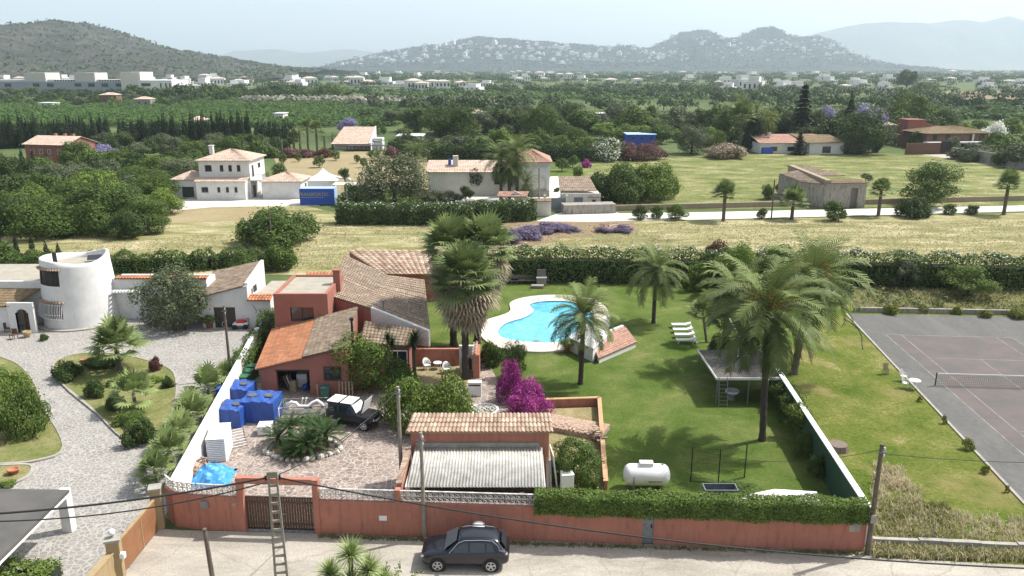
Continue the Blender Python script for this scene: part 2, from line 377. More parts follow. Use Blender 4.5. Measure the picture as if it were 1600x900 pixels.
def conifer_mesh(n, seed):
    key = ('conif', n, seed)
    if key in _mc: return _mc[key]
    rng = np.random.default_rng(seed); t = rng.random(n)**.8; tier = np.floor(t*14)/14
    r = (1-tier)*1.0*rng.random(n)**.5; a = rng.uniform(0, 6.28, n)
    lim = .75+.25*np.cos(a*5+tier*40); r *= lim
    P = np.stack([r*np.cos(a), r*np.sin(a), 2*(tier+.02*rng.random(n))-.12*r], 1)
    d = np.stack([np.cos(a)*.2, np.sin(a)*.2, np.ones(n)], 1)
    _mc[key] = np_mesh('crown_conifer', leaves(P, d, .27, .45, rng, .3, .4), 4, rng.random(n), L['cyp']); return _mc[key]
def setmat(o, m):
    o.material_slots[0].link = 'OBJECT'; o.material_slots[0].material = m; return o
_tr = {}
def trunk_mesh(kind='tree', m='bark'):
    if (kind, m) in _tr: return _tr[(kind, m)]
    rnd = random.Random(4); b = MB()
    if kind == 'tree':
        b.tube([(0, 0, -.02), (.02, .01, .35), (0, .03, .7), (.02, 0, 1)], [.12, .09, .075, .05], 8)
        for i in range(5):
            a = i*1.26+.4; b.tube([(0, 0, .5+.07*i), (.25*math.cos(a), .25*math.sin(a), .8+.05*i), (.5*math.cos(a), .5*math.sin(a), 1.15)], [.05, .035, .015], 5)
    else:
        p = []; r = []
        for i in range(25):
            t = i/24; p.append((0, 0, t)); r.append((1.35 if i == 0 else 1.0-.15*t)*(1.08 if i % 2 else .94))
        b.tube(p, r, 9)
    me = b.build('trunk_src', M[m]).data
    o = bpy.data.objects['trunk_src']; bpy.data.objects.remove(o)
    for s in (me,): s.name = 'trunk_'+kind
    me.polygons.foreach_set('use_smooth', [kind == 'tree']*len(me.polygons))
    _tr[(kind, m)] = me; return me
DET = {3: (11000, .066), 2: (4800, .115), 1: (1300, .2), 0: (260, .38)}
def det_for(wpx):
    return 3 if wpx > 60 else 2 if wpx > 28 else 1 if wpx > 11 else 0
_rt = random.Random(11)
def plant(name, px, by, ty, wpx, shape='round', leaf='mid', label='', cat='tree', group=None, tf=.25, det=None, extra=None, D=None, depth=1.0):
    """one tree or shrub, its base on the ground at (px,by), its top at row ty, wpx wide in the photo"""
    p = G(px, by); mp = MPP(p.y); w = wpx*mp; h = max(.3, HT(p.y+ (w*.25 if shape in ('bush',) else 0), ty))
    t = thing(name, label, cat, p, _rt.uniform(0, 6.28), group)
    det = det_for(wpx) if det is None else det; n, s = DET[det]
    if shape == 'conifer': me = conifer_mesh([200, 900, 4000, 7000][det], 3)
    else: me = crown_mesh(shape, n, s, _rt.randint(0, 4))
    o = link('crown', me, t); setmat(o, L[leaf])
    zh = 1.25 if shape == 'bush' else 2.0
    z0 = 0 if shape in ('bush', 'cypress') else tf*h
    o.location = (0, 0, z0-.02*h); o.scale = (w/2, w/2*depth, (h-z0)/zh)
    if tf > 0 and shape not in ('bush',) and det > 0:
        q = link('trunk', trunk_mesh(), t); zt = z0+(h-z0)*.45; q.scale = (max(.9, w*.28), max(.9, w*.28), zt)
    if extra:                                    # flowers in the crown
        leafn, num, sz = extra; rng = np.random.default_rng(9)
        key = ('fl', shape, num, sz)
        if key not in _mc:
            src = me; co = np.empty(len(src.vertices)*3, np.float32); src.vertices.foreach_get('co', co); co = co.reshape(-1, 4, 3).mean(1)
            idx = rng.choice(len(co), num); P = co[idx]; c = np.array([0, 0, .6]); d = P-c
            P = c+d*1.03; _mc[key] = np_mesh('blossom', leaves(P, d, sz, .8, rng, .3), 4, rng.random(num), L['wflow'])
        e = link('blossom', _mc[key], t); setmat(e, L[leafn]); e.location = o.location; e.scale = o.scale
    return t
# ---- palms
def frond_quads(rng, L0, az, el0, droop, nl=26, wl=.34, wid=.030, base=(0, 0, 0), vee=.5):
    out = []; p = np.array(base, float); ns = nl; ca, sa = math.cos(az), math.sin(az); pts = []; dirs = []
    tw = rng.uniform(-.25, .25)
    for i in range(ns+1):
        s = i/ns; e = el0-droop*s**1.25; a2 = az+tw*s
        d = np.array([math.cos(e)*math.cos(a2), math.cos(e)*math.sin(a2), math.sin(e)]); pts.append(p.copy()); dirs.append(d); p = p+d*L0/ns
    for i in range(ns):
        a, b = pts[i], pts[i+1]; side = np.cross(dirs[i], [0, 0, 1]); side /= np.linalg.norm(side)+1e-9; upv = np.cross(side, dirs[i])
        wr = .012*L0*(1-.7*i/ns)
        out.append([a-side*wr, a+side*wr, b+side*wr*.9, b-side*wr*.9])
        s = i/ns
        if s < .12: continue
        ll = wl*L0*(math.sin(math.pi*min(1, (s-.05)/1.05))**.55)*rng.uniform(.85, 1.1)
        for sg in (-1, 1):
            dd = dirs[i]*.75+side*sg*.8+upv*vee*rng.uniform(.1, 1)*.6; dd /= np.linalg.norm(dd); q = a+dd*ll*.55; dd2 = dd-np.array([0, 0, .55]); dd2 /= np.linalg.norm(dd2)
            e = q+dd2*ll*.45; wv = dirs[i]*wid*L0*.5
            out.append([a-wv, a+wv, q+wv*.8, q-wv*.8]); out.append([q-wv*.8, q+wv*.8, e+wv*.1, e-wv*.1])
    return out
def date_crown(n, seed, nl=24, lo=-.55, wid=.029):
    key = ('date', n, seed, nl, lo)
    if key in _mc: return _mc[key]
    rng = np.random.default_rng(seed); Q = []; rr = []
    for i in range(n):
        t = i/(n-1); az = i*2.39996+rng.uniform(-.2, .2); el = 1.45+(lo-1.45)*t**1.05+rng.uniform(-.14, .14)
        q = frond_quads(rng, rng.uniform(.88, 1.06), az, el, rng.uniform(.8, 1.5)+.3*math.sin(math.pi*t), nl, .25, wid); Q += q; rr += [min(1, max(0, .8-.6*t+rng.uniform(-.3, .3)))]*len(q)  # sunlit variation put into frond colour: upper fronds lighter, lower ones darker
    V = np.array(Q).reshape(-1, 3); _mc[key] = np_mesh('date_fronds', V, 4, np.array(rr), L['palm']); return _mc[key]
def fan_crown(n, seed, kind='green', blades=22):
    key = ('fan', n, seed, kind, blades)
    if key in _mc: return _mc[key]
    rng = np.random.default_rng(seed); Q = []; rr = []
    for i in range(n):
        t = i/(n-1); az = i*2.39996+rng.uniform(-.3, .3)
        if kind == 'green': el = 1.35-1.75*t; pl = rng.uniform(.42, .6)
        elif kind == 'small': el = 1.4-1.6*t; pl = rng.uniform(.35, .75)
        else: el = -.25-.95*t; pl = rng.uniform(.3, .6)
        d = np.array([math.cos(el)*math.cos(az), math.cos(el)*math.sin(az), math.sin(el)]); z = -t*.15 if kind != 'dead' else -.1-.8*t
        b = np.array([0, 0, z]); p = b+d*pl; side = np.cross(d, [0, 0, 1]); side /= np.linalg.norm(side)+1e-9
        Q.append([b-side*.012, b+side*.012, p+side*.01, p-side*.01]); rr.append(.5); rv = rng.random()
        upv = np.cross(side, d); bl = rng.uniform(.48, .66)
        for k in range(blades):
            a = -1.75+3.5*k/(blades-1); dd = d*math.cos(a)+side*math.sin(a)+upv*.12; dd /= np.linalg.norm(dd); l = bl*(1-.25*abs(a)/1.75)
            q = p+dd*l*.62; dr = dd+np.array([0, 0, -rng.uniform(.3, 1.1)*(1.6 if kind == 'dead' else .6)]); dr /= np.linalg.norm(dr); e = q+dr*l*.42
            wv = np.cross(dd, upv); wv = wv/np.linalg.norm(wv)*(.026 if kind == 'dead' else .028 if kind == 'green' else .042)
            Q.append([p-wv*.15, p+wv*.15, q+wv, q-wv]); Q.append([q-wv, q+wv, e+wv*.12, e-wv*.12]); rr += [rv*.7+.3*rng.random()]*2
    V = np.array(Q).reshape(-1, 3); _mc[key] = np_mesh('fan_fronds', V, 4, np.array(rr), L['fan']); return _mc[key]
def palm(name, base, h, r, kind, label, lean=(0, 0), tr=.22, bark='palmbark', group=None, n=None, leaf=None, skirt=False, dates=False, rz=None, nl=24, sk=1.0, lo=-.55):
    t = thing(name, label, 'palm tree', base, _rt.uniform(0, 6.28) if rz is None else rz, group)
    hh = h-.0
    q = link('trunk', trunk_mesh('palm', bark), t); q.scale = (tr, tr, hh)
    if lean != (0, 0):
        cz, sz = math.cos(-t.rotation_euler.z), math.sin(-t.rotation_euler.z); lx, ly = lean[0]*cz-lean[1]*sz, lean[0]*sz+lean[1]*cz
        d = Vector((lx, ly, hh)); q.rotation_euler = d.to_track_quat('Z', 'Y').to_euler(); q.scale[2] = d.length; top = d
    else: top = Vector((0, 0, hh))
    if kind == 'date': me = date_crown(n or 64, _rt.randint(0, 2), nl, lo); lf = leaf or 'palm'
    elif kind == 'fan': me = fan_crown(n or 54, _rt.randint(0, 2)); lf = leaf or 'fan'
    else: me = fan_crown(n or 30, _rt.randint(0, 2), 'small', 14); lf = leaf or 'fanb'
    o = link('fronds', me, t, top); o.scale = (r, r, r); setmat(o, L[lf])
    if skirt:
        s = link('dead_fronds', fan_crown(84, 5, 'dead', 14), t, top-Vector((0, 0, .1*r))); s.scale = (r*.9*sk, r*.9*sk, r*.74); setmat(s, L['dead'])
    if dates:
        rng = np.random.default_rng(3); P = []; 
        for k in range(9):
            a = k*2.4; c = np.array([math.cos(a)*.26, math.sin(a)*.26, .16+.12*(k % 2)])*r; P.append(c+rng.normal(0, 1, (60, 3))*np.array([.05, .05, .085])*r)
        P = np.concatenate(P); e = link('date_clusters', np_mesh('dates', leaves(P, rng.normal(0, 1, P.shape), .16, .4, rng), 4, rng.random(len(P)), L['datef']), t, top); e['kind'] = 'stuff'
    return t
def palm_px(name, px, by, cy_, rpx, kind, label, cx=None, **k):
    """palm with its foot at (px,by) and the middle of its crown at (cx,cy_), crown radius rpx"""
    b = G(px, by); h = HT(b.y, cy_); r = rpx*MPP(b.y, h)
    if cx is not None:
        tp = AT(cx, cy_, b.y); k['lean'] = (tp.x-b.x, 0)
    return palm(name, b, h, r, kind, label, **k)
def rosette(rng, c, r, n, wid, lo=-.3, hi=1.5, droop=.25, seg=2):
    Q = []
    for i in range(n):
        t = i/n; az = i*2.39996+rng.uniform(-.2, .2); el = hi+(lo-hi)*t; p = np.array(c, float); l = r*rng.uniform(.85, 1.1)
        for s in range(seg):
            e = el-droop*s; d = np.array([math.cos(e)*math.cos(az), math.cos(e)*math.sin(az), math.sin(e)]); side = np.cross(d, [0, 0, 1.0]); side /= np.linalg.norm(side)+1e-9
            w0 = wid*(1 if s == 0 else .8); w1 = wid*(.8 if s < seg-1 else .05); q = p+d*l/seg
            Q.append([p-side*w0, p+side*w0, q+side*w1, q-side*w1]); p = q
    return Q
# ---- hedges: leaves over a box that follows a polyline
def hedge(name, pts, w, h, leaf, label, n, size, cat='hedge', flowers=None, seed=1, wav=.12, core=True, z0=0, hs=None, group=None, branch=None):
    rng = np.random.default_rng(seed); pts = [Vector(p) for p in pts]; t = thing(name, label, cat, (pts[0].x, pts[0].y, z0), 0, group); o0 = Vector((pts[0].x, pts[0].y, z0))
    segs = [(pts[i], pts[i+1]) for i in range(len(pts)-1)]; ln = np.array([(b-a).length for a, b in segs]); P = []; D = []
    if hs is None: hs = [h]*len(pts)
    tot = ln.sum(); core_mb = MB()
    for i, (a, b) in enumerate(segs):
        k = int(n*ln[i]/tot); u = rng.random(k); d = (b-a).normalized(); s = Vector((d.y, -d.x, 0)); hh = hs[i]+(hs[i+1]-hs[i])*u
        hh = hh*(1+wav*(np.sin((u*ln[i])*1.3+i)+.6*np.sin(u*ln[i]*3.1+2)+.5*rng.normal(0, .4, k)))
        per = rng.random(k)*(2*h+w); side = np.where(per < h, -1, np.where(per < 2*h, 1, 0))
        off = np.where(side == 0, (per-2*h)-w/2, side*w/2); z = np.where(side == 0, hh, hh*rng.random(k))
        off = off+rng.normal(0, .06*w, k)+.10*w*np.sin(u*ln[i]*1.9+3)*np.sign(off); z = np.where(side == 0, z+rng.normal(0, .04*h, k), z)
        x = a.x+(b.x-a.x)*u+s.x*off; y = a.y+(b.y-a.y)*u+s.y*off
        P.append(np.stack([x-o0.x, y-o0.y, z], 1)); D.append(np.stack([s.x*side, s.y*side, np.where(side == 0, 1., .25)], 1))
        q = [a+s*w*.3, a-s*w*.3, b-s*w*.3, b+s*w*.3]
        core_mb.prism([(v.x-o0.x, v.y-o0.y) for v in q], 0, [hs[i]*.7, hs[i]*.7, hs[i+1]*.7, hs[i+1]*.7])
    P = np.concatenate(P); D = np.concatenate(D)
    o = link('foliage', np_mesh('hedge_leaves', leaves(P, D.astype(float), size, .65, rng, .1), 4, rng.random(len(P)), L[leaf]), t)
    if core: core_mb.build('branches', M['hcore'], t)  # not modelled twigs: solid dark core added inside the leaves to block light
    if flowers:
        fl, k, sz, topbias = flowers
        idx = np.where(P[:, 2] > np.quantile(P[:, 2], topbias))[0]; idx = rng.choice(idx, k); Q = P[idx]+D[idx]*.08
        Q[:, 2] += .05; link('blossom', np_mesh('hedge_blossom', leaves(Q, D[idx].astype(float), sz, .8, rng, .3), 4, rng.random(k), L[fl]), t)
    return t
M['hcore'] = flat('hedge_light_block', (.018, .026, .012), .95, var=.4)
# ---- tiled roofs with real corrugation; p00-p10 eave, p01-p11 ridge
def roof_patch(mb_name, p00, p10, p11, p01, mat, parent, pitch=.24, row=.42, amp=.045, th=.07, seg=4):
    p00, p10, p11, p01 = [np.array(p, float) for p in (p00, p10, p11, p01)]
    nu = max(2, int(round(np.linalg.norm(p10-p00)/pitch))); nv = max(1, int(round(np.linalg.norm(p01-p00)/row)))
    U = nu*seg; us = np.linspace(0, 1, U+1); vs = []; 
    for r in range(nv): vs += [(r/nv, .035, r), ((r+1)/nv, .0, r)]
    nrm = np.cross(p10-p00, p01-p00); nrm /= np.linalg.norm(nrm); nrm = nrm if nrm[2] > 0 else -nrm
    ph = (np.arange(U+1) % seg)/seg; wv = amp*np.abs(np.sin(np.pi*ph))
    rg = np.random.default_rng(1); V = []
    for v, off, r in vs:
        a = p00+(p01-p00)*v; b = p10+(p11-p10)*v; sag = rg.normal(0, .008)
        V.append(a[None]*(1-us[:, None])+b[None]*us[:, None]+nrm[None]*(wv+off+sag)[:, None])
    V = np.concatenate(V); W = U+1; F = []; UV = []
    for j in range(len(vs)-1):
        r = vs[j][2]
        for i in range(U):
            F.append((j*W+i, j*W+i+1, (j+1)*W+i+1, (j+1)*W+i)); c = i//seg; UV += [(c+.3, r+.3)]*4
    nb = len(V); base = [p00-nrm*th, p10-nrm*th, p11-nrm*th, p01-nrm*th]; V = np.concatenate([V, np.array(base)])
    F.append((nb+3, nb+2, nb+1, nb)); UV += [(.5, .5)]*4
    e = [0, U, (len(vs)-1)*W+U, (len(vs)-1)*W]
    for k in range(4): F.append((nb+k, nb+(k+1) % 4, e[(k+1) % 4], e[k])); UV += [(k+.3, .5)]*4
    me = bpy.data.meshes.new(mb_name); me.from_pydata([tuple(v) for v in V], [], F); me.materials.append(mat)
    uvl = me.uv_layers.new(name='UVMap'); uvl.data.foreach_set('uv', np.array(UV, dtype=np.float32).ravel()); me.update()
    return link(mb_name, me, parent)
def window(parent, x, z, w, h, y=0, frame='whitep', side='f', mull=1, proud=.05, glass='glass', sill=None, hmull=0):
    """window part on a wall face; side f: faces -Y at y; r: faces +X at x=y"""
    f = MB(); g = MB(); t = .07
    def bx(b, a0, a1, d0, d1, z0, z1):
        if side == 'f': b.box(a0, a1, y-d1, y-d0, z0, z1)
        elif side == 'r': b.box(y+d0, y+d1, a0, a1, z0, z1)
        else: b.box(y-d1, y-d0, a0, a1, z0, z1)
    bx(f, x-w/2, x-w/2+t, -.05, proud, z, z+h); bx(f, x+w/2-t, x+w/2, -.05, proud, z, z+h); bx(f, x-w/2+t, x+w/2-t, -.05, proud, z, z+t); bx(f, x-w/2+t, x+w/2-t, -.05, proud, z+h-t, z+h)
    for k in range(mull): xx = x-w/2+w*(k+1)/(mull+1); bx(f, xx-.03, xx+.03, -.04, proud-.01, z+t, z+h-t)
    for k in range(hmull): zz = z+h*(k+1)/(hmull+1); bx(f, x-w/2+t, x+w/2-t, -.04, proud-.015, zz-.02, zz+.02)
    fo = f.build('window', M[frame], parent)
    bx(g, x-w/2+t*.6, x+w/2-t*.6, -.045, .012, z+t*.6, z+h-t*.6); g.build('pane', M[glass], fo)
    if sill: s = MB(); bx(s, x-w/2-.08, x+w/2+.08, -.04, .11, z-.08, z-.01); s.build('sill', M[sill], fo)
    return fo
def gable_or_hip(parent, x0, x1, y0, y1, z, h, mat, kind='hip', ov=.35, pitch=.5, row=.8, seg=2, amp=.06, axis='x'):
    x0 -= ov; x1 += ov; y0 -= ov; y1 += ov; ym = (y0+y1)/2; xm = (x0+x1)/2
    k = dict(pitch=pitch, row=row, seg=seg, amp=amp, th=.12)
    if kind == 'hip':
        if (x1-x0) >= (y1-y0):
            i = (y1-y0)/2; a, b = (x0+i, ym, z+h), (x1-i, ym, z+h)
            o = roof_patch('roof', (x0, y0, z), (x1, y0, z), b, a, mat, parent, **k); roof_patch('roof', (x1, y1, z), (x0, y1, z), a, b, mat, parent, **k)
            roof_patch('roof', (x1, y0, z), (x1, y1, z), b, b, mat, parent, **k); roof_patch('roof', (x0, y1, z), (x0, y0, z), a, a, mat, parent, **k)
        else:
            i = (x1-x0)/2; a, b = (xm, y0+i, z+h), (xm, y1-i, z+h)
            roof_patch('roof', (x0, y0, z), (x1, y0, z), a, a, mat, parent, **k); roof_patch('roof', (x1, y0, z), (x1, y1, z), b, a, mat, parent, **k)
            roof_patch('roof', (x1, y1, z), (x0, y1, z), b, b, mat, parent, **k); roof_patch('roof', (x0, y1, z), (x0, y0, z), a, b, mat, parent, **k)
    elif kind == 'gable':
        roof_patch('roof', (x0, y0, z), (x1, y0, z), (x1, ym, z+h), (x0, ym, z+h), mat, parent, **k); roof_patch('roof', (x1, y1, z), (x0, y1, z), (x0, ym, z+h), (x1, ym, z+h), mat, parent, **k)
    elif kind == 'shed':
        roof_patch('roof', (x0, y0, z), (x1, y0, z), (x1, y1, z+h), (x0, y1, z+h), mat, parent, **k)
    elif kind == 'flat':
        MB().box(x0, x1, y0, y1, z, z+.25).build('roof', mat, parent)
# ------------------------------------------------------------------ ground sheets
def sheet(name, pxpts, z, mat, label, kind='structure', cat='ground', world=False):
    pts = [Vector((*p, z)) if world else G(p[0], p[1], 0) for p in pxpts]
    mb = MB(); mb.add([(p.x, p.y, z) for p in pts], [tuple(range(len(pts)))])
    o = mb.build(name, mat); me = o.data
    if me.polygons[0].normal.z < 0: me.flip_normals()
    return tag(o, label, cat, None, kind)
# ================================================================== SETTING
M['plain'] = grass('plain_ground', [(.30, (.035, .06, .022)), (.45, (.07, .105, .038)), (.6, (.12, .145, .06)), (.75, (.24, .22, .13))], .012, .15, (.35, 1.6, 1), .3)
M['drygrass'] = grass('dry_grass', [(.38, (.10, .125, .035)), (.46, (.19, .19, .075)), (.53, (.30, .275, .14)), (.62, (.52, .455, .30))], .22, 3.0, (.45, 1.5, 1), .9, ((.17, .175, .075), .05))
M['greenfield'] = grass('green_field', [(.38, (.055, .085, .02)), (.46, (.115, .14, .042)), (.54, (.20, .205, .08)), (.64, (.42, .37, .22))], .17, 1.6, (.7, 1.2, 1), .9, ((.12, .145, .05), .06))
M['lawn'] = grass('lawn_grass', [(.36, (.038, .075, .012)), (.46, (.07, .115, .02)), (.54, (.105, .145, .034)), (.66, (.22, .21, .09))], .22, 6, (1, 1, 1), .7, ((.115, .145, .04), .16))
M['rough'] = grass('rough_grass', [(.36, (.035, .07, .009)), (.46, (.085, .125, .016)), (.55, (.15, .165, .038)), (.66, (.34, .28, .15))], .20, 4, (1, 1, 1), 1, ((.24, .20, .085), .11))
M['islandg'] = grass('worn_lawn', [(.34, (.09, .13, .035)), (.47, (.15, .17, .055)), (.57, (.25, .225, .11)), (.70, (.36, .30, .19))], .35, 6, (1, 1, 1), .6)
M['orch'] = grass('orchard_ground', [(.3, (.04, .065, .02)), (.5, (.06, .09, .028)), (.7, (.12, .13, .05))], .05, .5, (.3, 2, 1), .5)
M['tanfield'] = grass('bare_field', [(.3, (.20, .165, .085)), (.5, (.28, .23, .13)), (.7, (.36, .31, .19))], .1, 1.2, (1, 1, 1), .5)
M['brownfield'] = grass('ploughed_field', [(.3, (.17, .12, .075)), (.5, (.24, .18, .115)), (.7, (.32, .26, .17))], .08, 1.5, (1, 1, 1), .5)
M['pavew'] = paving('crazy_paving', [(.235, .225, .205), (.28, .265, .245), (.25, .24, .22), (.30, .285, .265)], (.37, .355, .33), 3.3, wid=.10)
M['pavep'] = paving('patio_paving', [(.235, .18, .155), (.30, .24, .205), (.20, .15, .13), (.33, .275, .24), (.26, .20, .17)], (.43, .385, .34), 2.7, wid=.06)
def road_mat():
    m, nt, b = newmat('road_concrete'); b.inputs['Roughness'].default_value = .95; co = coord(nt, 'pos')
    c = ramp(nt, noise(nt, coord(nt, 'pos', (.35, 1.2, 1)), .5, 9, .72, .4), [(.3, (.24, .22, .19)), (.45, (.345, .32, .275)), (.6, (.44, .41, .36))])
    c = mix(nt, .5, c, ramp(nt, noise(nt, co, 9, 6, .8), [(.35, (.5, .48, .44)), (.65, (1.25, 1.22, 1.18))]), 'MULTIPLY')
    v = N(nt, 'TexVoronoi', _Scale=.22, feature='DISTANCE_TO_EDGE'); d = N(nt, 'VectorMath', operation='ADD'); nn = N(nt, 'TexNoise', _Scale=.8, _Detail=5); nt.links.new(co, nn.inputs['Vector']); nt.links.new(co, d.inputs[0]); nt.links.new(nn.outputs['Color'], d.inputs[1]); nt.links.new(d.outputs[0], v.inputs['Vector'])
    e = N(nt, 'MapRange', _From_Min=.0, _From_Max=.012, _To_Min=.55, _To_Max=0); nt.links.new(v.outputs[0], e.inputs[0])
    nt.links.new(mix(nt, e.outputs[0], c, (.22, .2, .16)), b.inputs['Base Color']); bump(nt, noise(nt, co, 12, 4), .4, .02, b); return m
M['road'] = road_mat()
M['lane'] = flat('lane_concrete', (.62, .59, .52), .9, var=.1, vs=.5, kind='pos')
M['gravel'] = flat('gravel_track', (.42, .38, .31), .95, var=.25, vs=.6, bp=.3, kind='pos')
def court_mat():
    m, nt, b = newmat('court_asphalt'); b.inputs['Roughness'].default_value = .85
    co = coord(nt, 'pos'); n = noise(nt, coord(nt, 'pos', (1, .35, 1)), .35, 8, .75, .5); n2 = noise(nt, co, 3, 5)
    c = ramp(nt, n, [(.3, (.055, .058, .054)), (.5, (.095, .095, .09)), (.7, (.15, .145, .13))])
    nt.links.new(mix(nt, .35, c, ramp(nt, n2, [(.35, (.07, .07, .07)), (.65, (.14, .135, .125))])), b.inputs['Base Color']); return m
M['court'] = court_mat()
M['courtred'] = flat('court_red', (.118, .094, .088), .85, c2=(.078, .076, .072), vs=.45, kind='pos')
M['line'] = flat('court_line', (.30, .29, .275), .8, c2=(.10, .10, .095), vs=1.1, kind='pos')
M['pooldeck'] = paving('pool_deck', [(.60, .54, .47), (.68, .62, .54), (.56, .50, .44)], (.5, .45, .4), 1.0, wid=.02)
M['pooltile'] = flat('pool_lining', (.10, .30, .46), .4, var=.2, vs=.3, kind='pos')
big = MB(); big.box(-14000, 14000, -60, 20000, -1, 0); g = big.build('ground', M['plain']); tag(g, 'wide green and tan farmland plain reaching to the distant hills', 'ground', None, 'structure')
z = .02
# far fields
for name, pts, m, lab in [
    ('orchard_field', [(-900, 154), (560, 163), (760, 172), (560, 187), (480, 196), (-900, 205)], 'orch', 'broad green citrus orchard floor on the left'),
    ('field', [(560, 176), (1000, 172), (1300, 178), (1250, 190), (700, 192)], 'orch', 'pale green field beyond the garden trees'),
    ('field', [(700, 150), (1180, 152), (1240, 160), (640, 163)], 'orch', 'bright green distant field in the middle of the plain'),
    ('field', [(1280, 165), (2600, 165), (2600, 188), (1380, 186)], 'orch', 'green crop field on the right by the brick house'),
    ('field', [(1470, 143), (2300, 143), (2300, 155), (1485, 155)], 'brownfield', 'brown ploughed field on the far right'),
    ('field', [(1080, 143), (1440, 141), (1440, 147), (1080, 149)], 'greenfield', 'thin pale green strip of field in the far distance'),
    ('orchard_floor', [(425, 240), (600, 236), (668, 244), (680, 300), (640, 318), (530, 320), (440, 275)], 'tanfield', 'tan mown ground with small trees behind the white house'),
    ('dry_field', [(-700, 345), (0, 345), (96, 375), (230, 332), (300, 322), (480, 322), (545, 338), (850, 344), (1100, 345), (1600, 333), (2600, 330), (2600, 420), (1600, 420), (760, 420), (640, 430), (180, 430), (-700, 430)], 'drygrass', 'dry straw coloured meadow behind the back hedge'),
    ('green_field', [(900, 262), (960, 249), (1200, 240), (1440, 240), (1500, 248), (1640, 278), (2300, 300), (2300, 322), (1600, 322), (1100, 327), (950, 330), (870, 330), (880, 290)], 'greenfield', 'yellow green meadow behind the country lane')]:
    sheet(name, pts, z, M[m], lab, cat='field'); z += .002
sheet('terrace', [(228, 330), (300, 308), (480, 300), (500, 322), (440, 322), (330, 324), (225, 334)], .05, M['lane'], 'pale concrete forecourt of the white two storey house', cat='paving')
sheet('dirt_patch', [(150, 352), (300, 322), (400, 326), (470, 335), (380, 345), (200, 352)], .045, M['tanfield'], 'bare reddish earth in front of the white house', cat='ground')
sheet('bungalow_lawn', [(540, 318), (600, 290), (680, 300), (690, 322), (820, 322), (820, 334), (545, 334)], .05, M['lawn'], 'green lawn under the weeping tree', cat='lawn')
sheet('side_lawn', [(856, 262), (905, 262), (910, 285), (852, 285)], .05, M['lawn'], 'bright green lawn beside the white bungalow', cat='lawn')
sheet('bungalow_terrace', [(690, 303), (850, 296), (860, 276), (880, 276), (880, 306), (850, 318), (700, 318)], .055, M['lane'], 'pale paved terrace in front of the white bungalow', cat='paving')
sheet('country_lane', [(838, 346), (880, 331), (935, 327), (970, 334), (1100, 332), (1600, 321.5), (2600, 311), (2600, 322), (1600, 330.5), (1130, 343), (1000, 345), (930, 347)], .06, M['lane'], 'pale concrete country lane between the fields', cat='road')
sheet('gravel_track', [(1440, 242), (1478, 241), (1700, 285), (2300, 380), (2300, 350), (1640, 272)][::-1], .05, M['gravel'], 'grey gravel track beside the dark boundary wall', cat='road')
sheet('waste_ground', [(770, 352), (830, 344), (990, 347), (1000, 362), (880, 372), (800, 392), (760, 392)], .05, M['brownfield'], 'rough bare ground at the end of the lane', cat='ground')
# near sheets
sheet('garden_ground', [(700, 445), (1600, 430), (2300, 430), (2300, 900), (1360, 870), (1352, 862), (830, 850), (640, 770), (560, 620), (620, 470)], .012, M['lawn'], 'mown green lawn of the walled garden', cat='lawn')
sheet('rough_grass', [(1212, 560), (1330, 470), (1330, 444), (2300, 440), (2300, 920), (1380, 872), (1354, 860), (1350, 800)], .024, M['rough'], 'rough yellow green grass beside the tennis court', cat='grass')
sheet('left_forecourt', [(-500, 480), (60, 480), (300, 482), (425, 485), (412, 530), (262, 800), (180, 930), (60, 1100), (-500, 1100)], .015, M['pavew'], 'pale crazy paved drive in front of the white tower house', cat='paving')
sheet('patio', [(262, 800), (425, 500), (570, 540), (760, 560), (800, 640), (860, 660), (840, 800), (622, 835), (385, 826), (285, 824)], .030, M['pavep'], 'brown crazy paved yard behind the red front wall', cat='paving')
sheet('front_road', [(120, 1000), (196, 900), (240, 826), (286, 829), (385, 831), (500, 834), (1352, 862), (1600, 880), (2100, 905), (2100, 1300), (-300, 1300)], .018, M['road'], 'pale concrete road in front of the red wall', cat='road')
sheet('gate_apron', [(385, 818), (495, 820), (495, 834), (385, 831)], .036, M['pavew'], 'strip of crazy paving before the wooden gate', cat='paving')
# islands of the left drive: raised kerb + grass
def island(name, px, label, mat='islandg'):
    pts = [G(*p) for p in px]; n = len(pts); c = sum(pts, Vector())/n; a = sum(pts[i].x*pts[(i+1) % n].y-pts[(i+1) % n].x*pts[i].y for i in range(n))
    if a < 0: pts = pts[::-1]
    mb = MB(); inn = [c+(p-c)*(1-.22/max(.5, (p-c).length)) for p in pts]
    for i in range(n):
        j = (i+1) % n; mb.prism([(pts[i].x, pts[i].y), (pts[j].x, pts[j].y), (inn[j].x, inn[j].y), (inn[i].x, inn[i].y)], 0, .14)
    gb = MB(); gb.prism([(p.x, p.y) for p in inn], 0, .10)
    o = gb.build(name, M[mat]); tag(o, label, 'lawn', None, 'structure'); mb.build('kerb', M['conc'], o); return o
def smooth_px(pts, k=4):
    out = []; n = len(pts)
    for i in range(n):
        p0, p1, p2, p3 = [pts[(i+j-1) % n] for j in range(4)]
        for q in range(k):
            t = q/k; out.append(tuple(.5*((2*p1[a])+(-p0[a]+p2[a])*t+(2*p0[a]-5*p1[a]+4*p2[a]-p3[a])*t*t+(-p0[a]+3*p1[a]-3*p2[a]+p3[a])*t**3) for a in (0, 1)))
    return out
island('planted_island', smooth_px([(82, 572), (110, 556), (160, 552), (215, 560), (262, 574), (278, 592), (276, 628), (256, 676), (225, 698), (190, 686), (150, 648), (98, 604)]), 'grassy planted island in the middle of the left drive')
island('left_lawn', smooth_px([(-60, 560), (10, 562), (48, 590), (72, 640), (100, 702), (60, 722), (0, 728), (-80, 730)]), 'worn lawn with shrubs at the left edge')
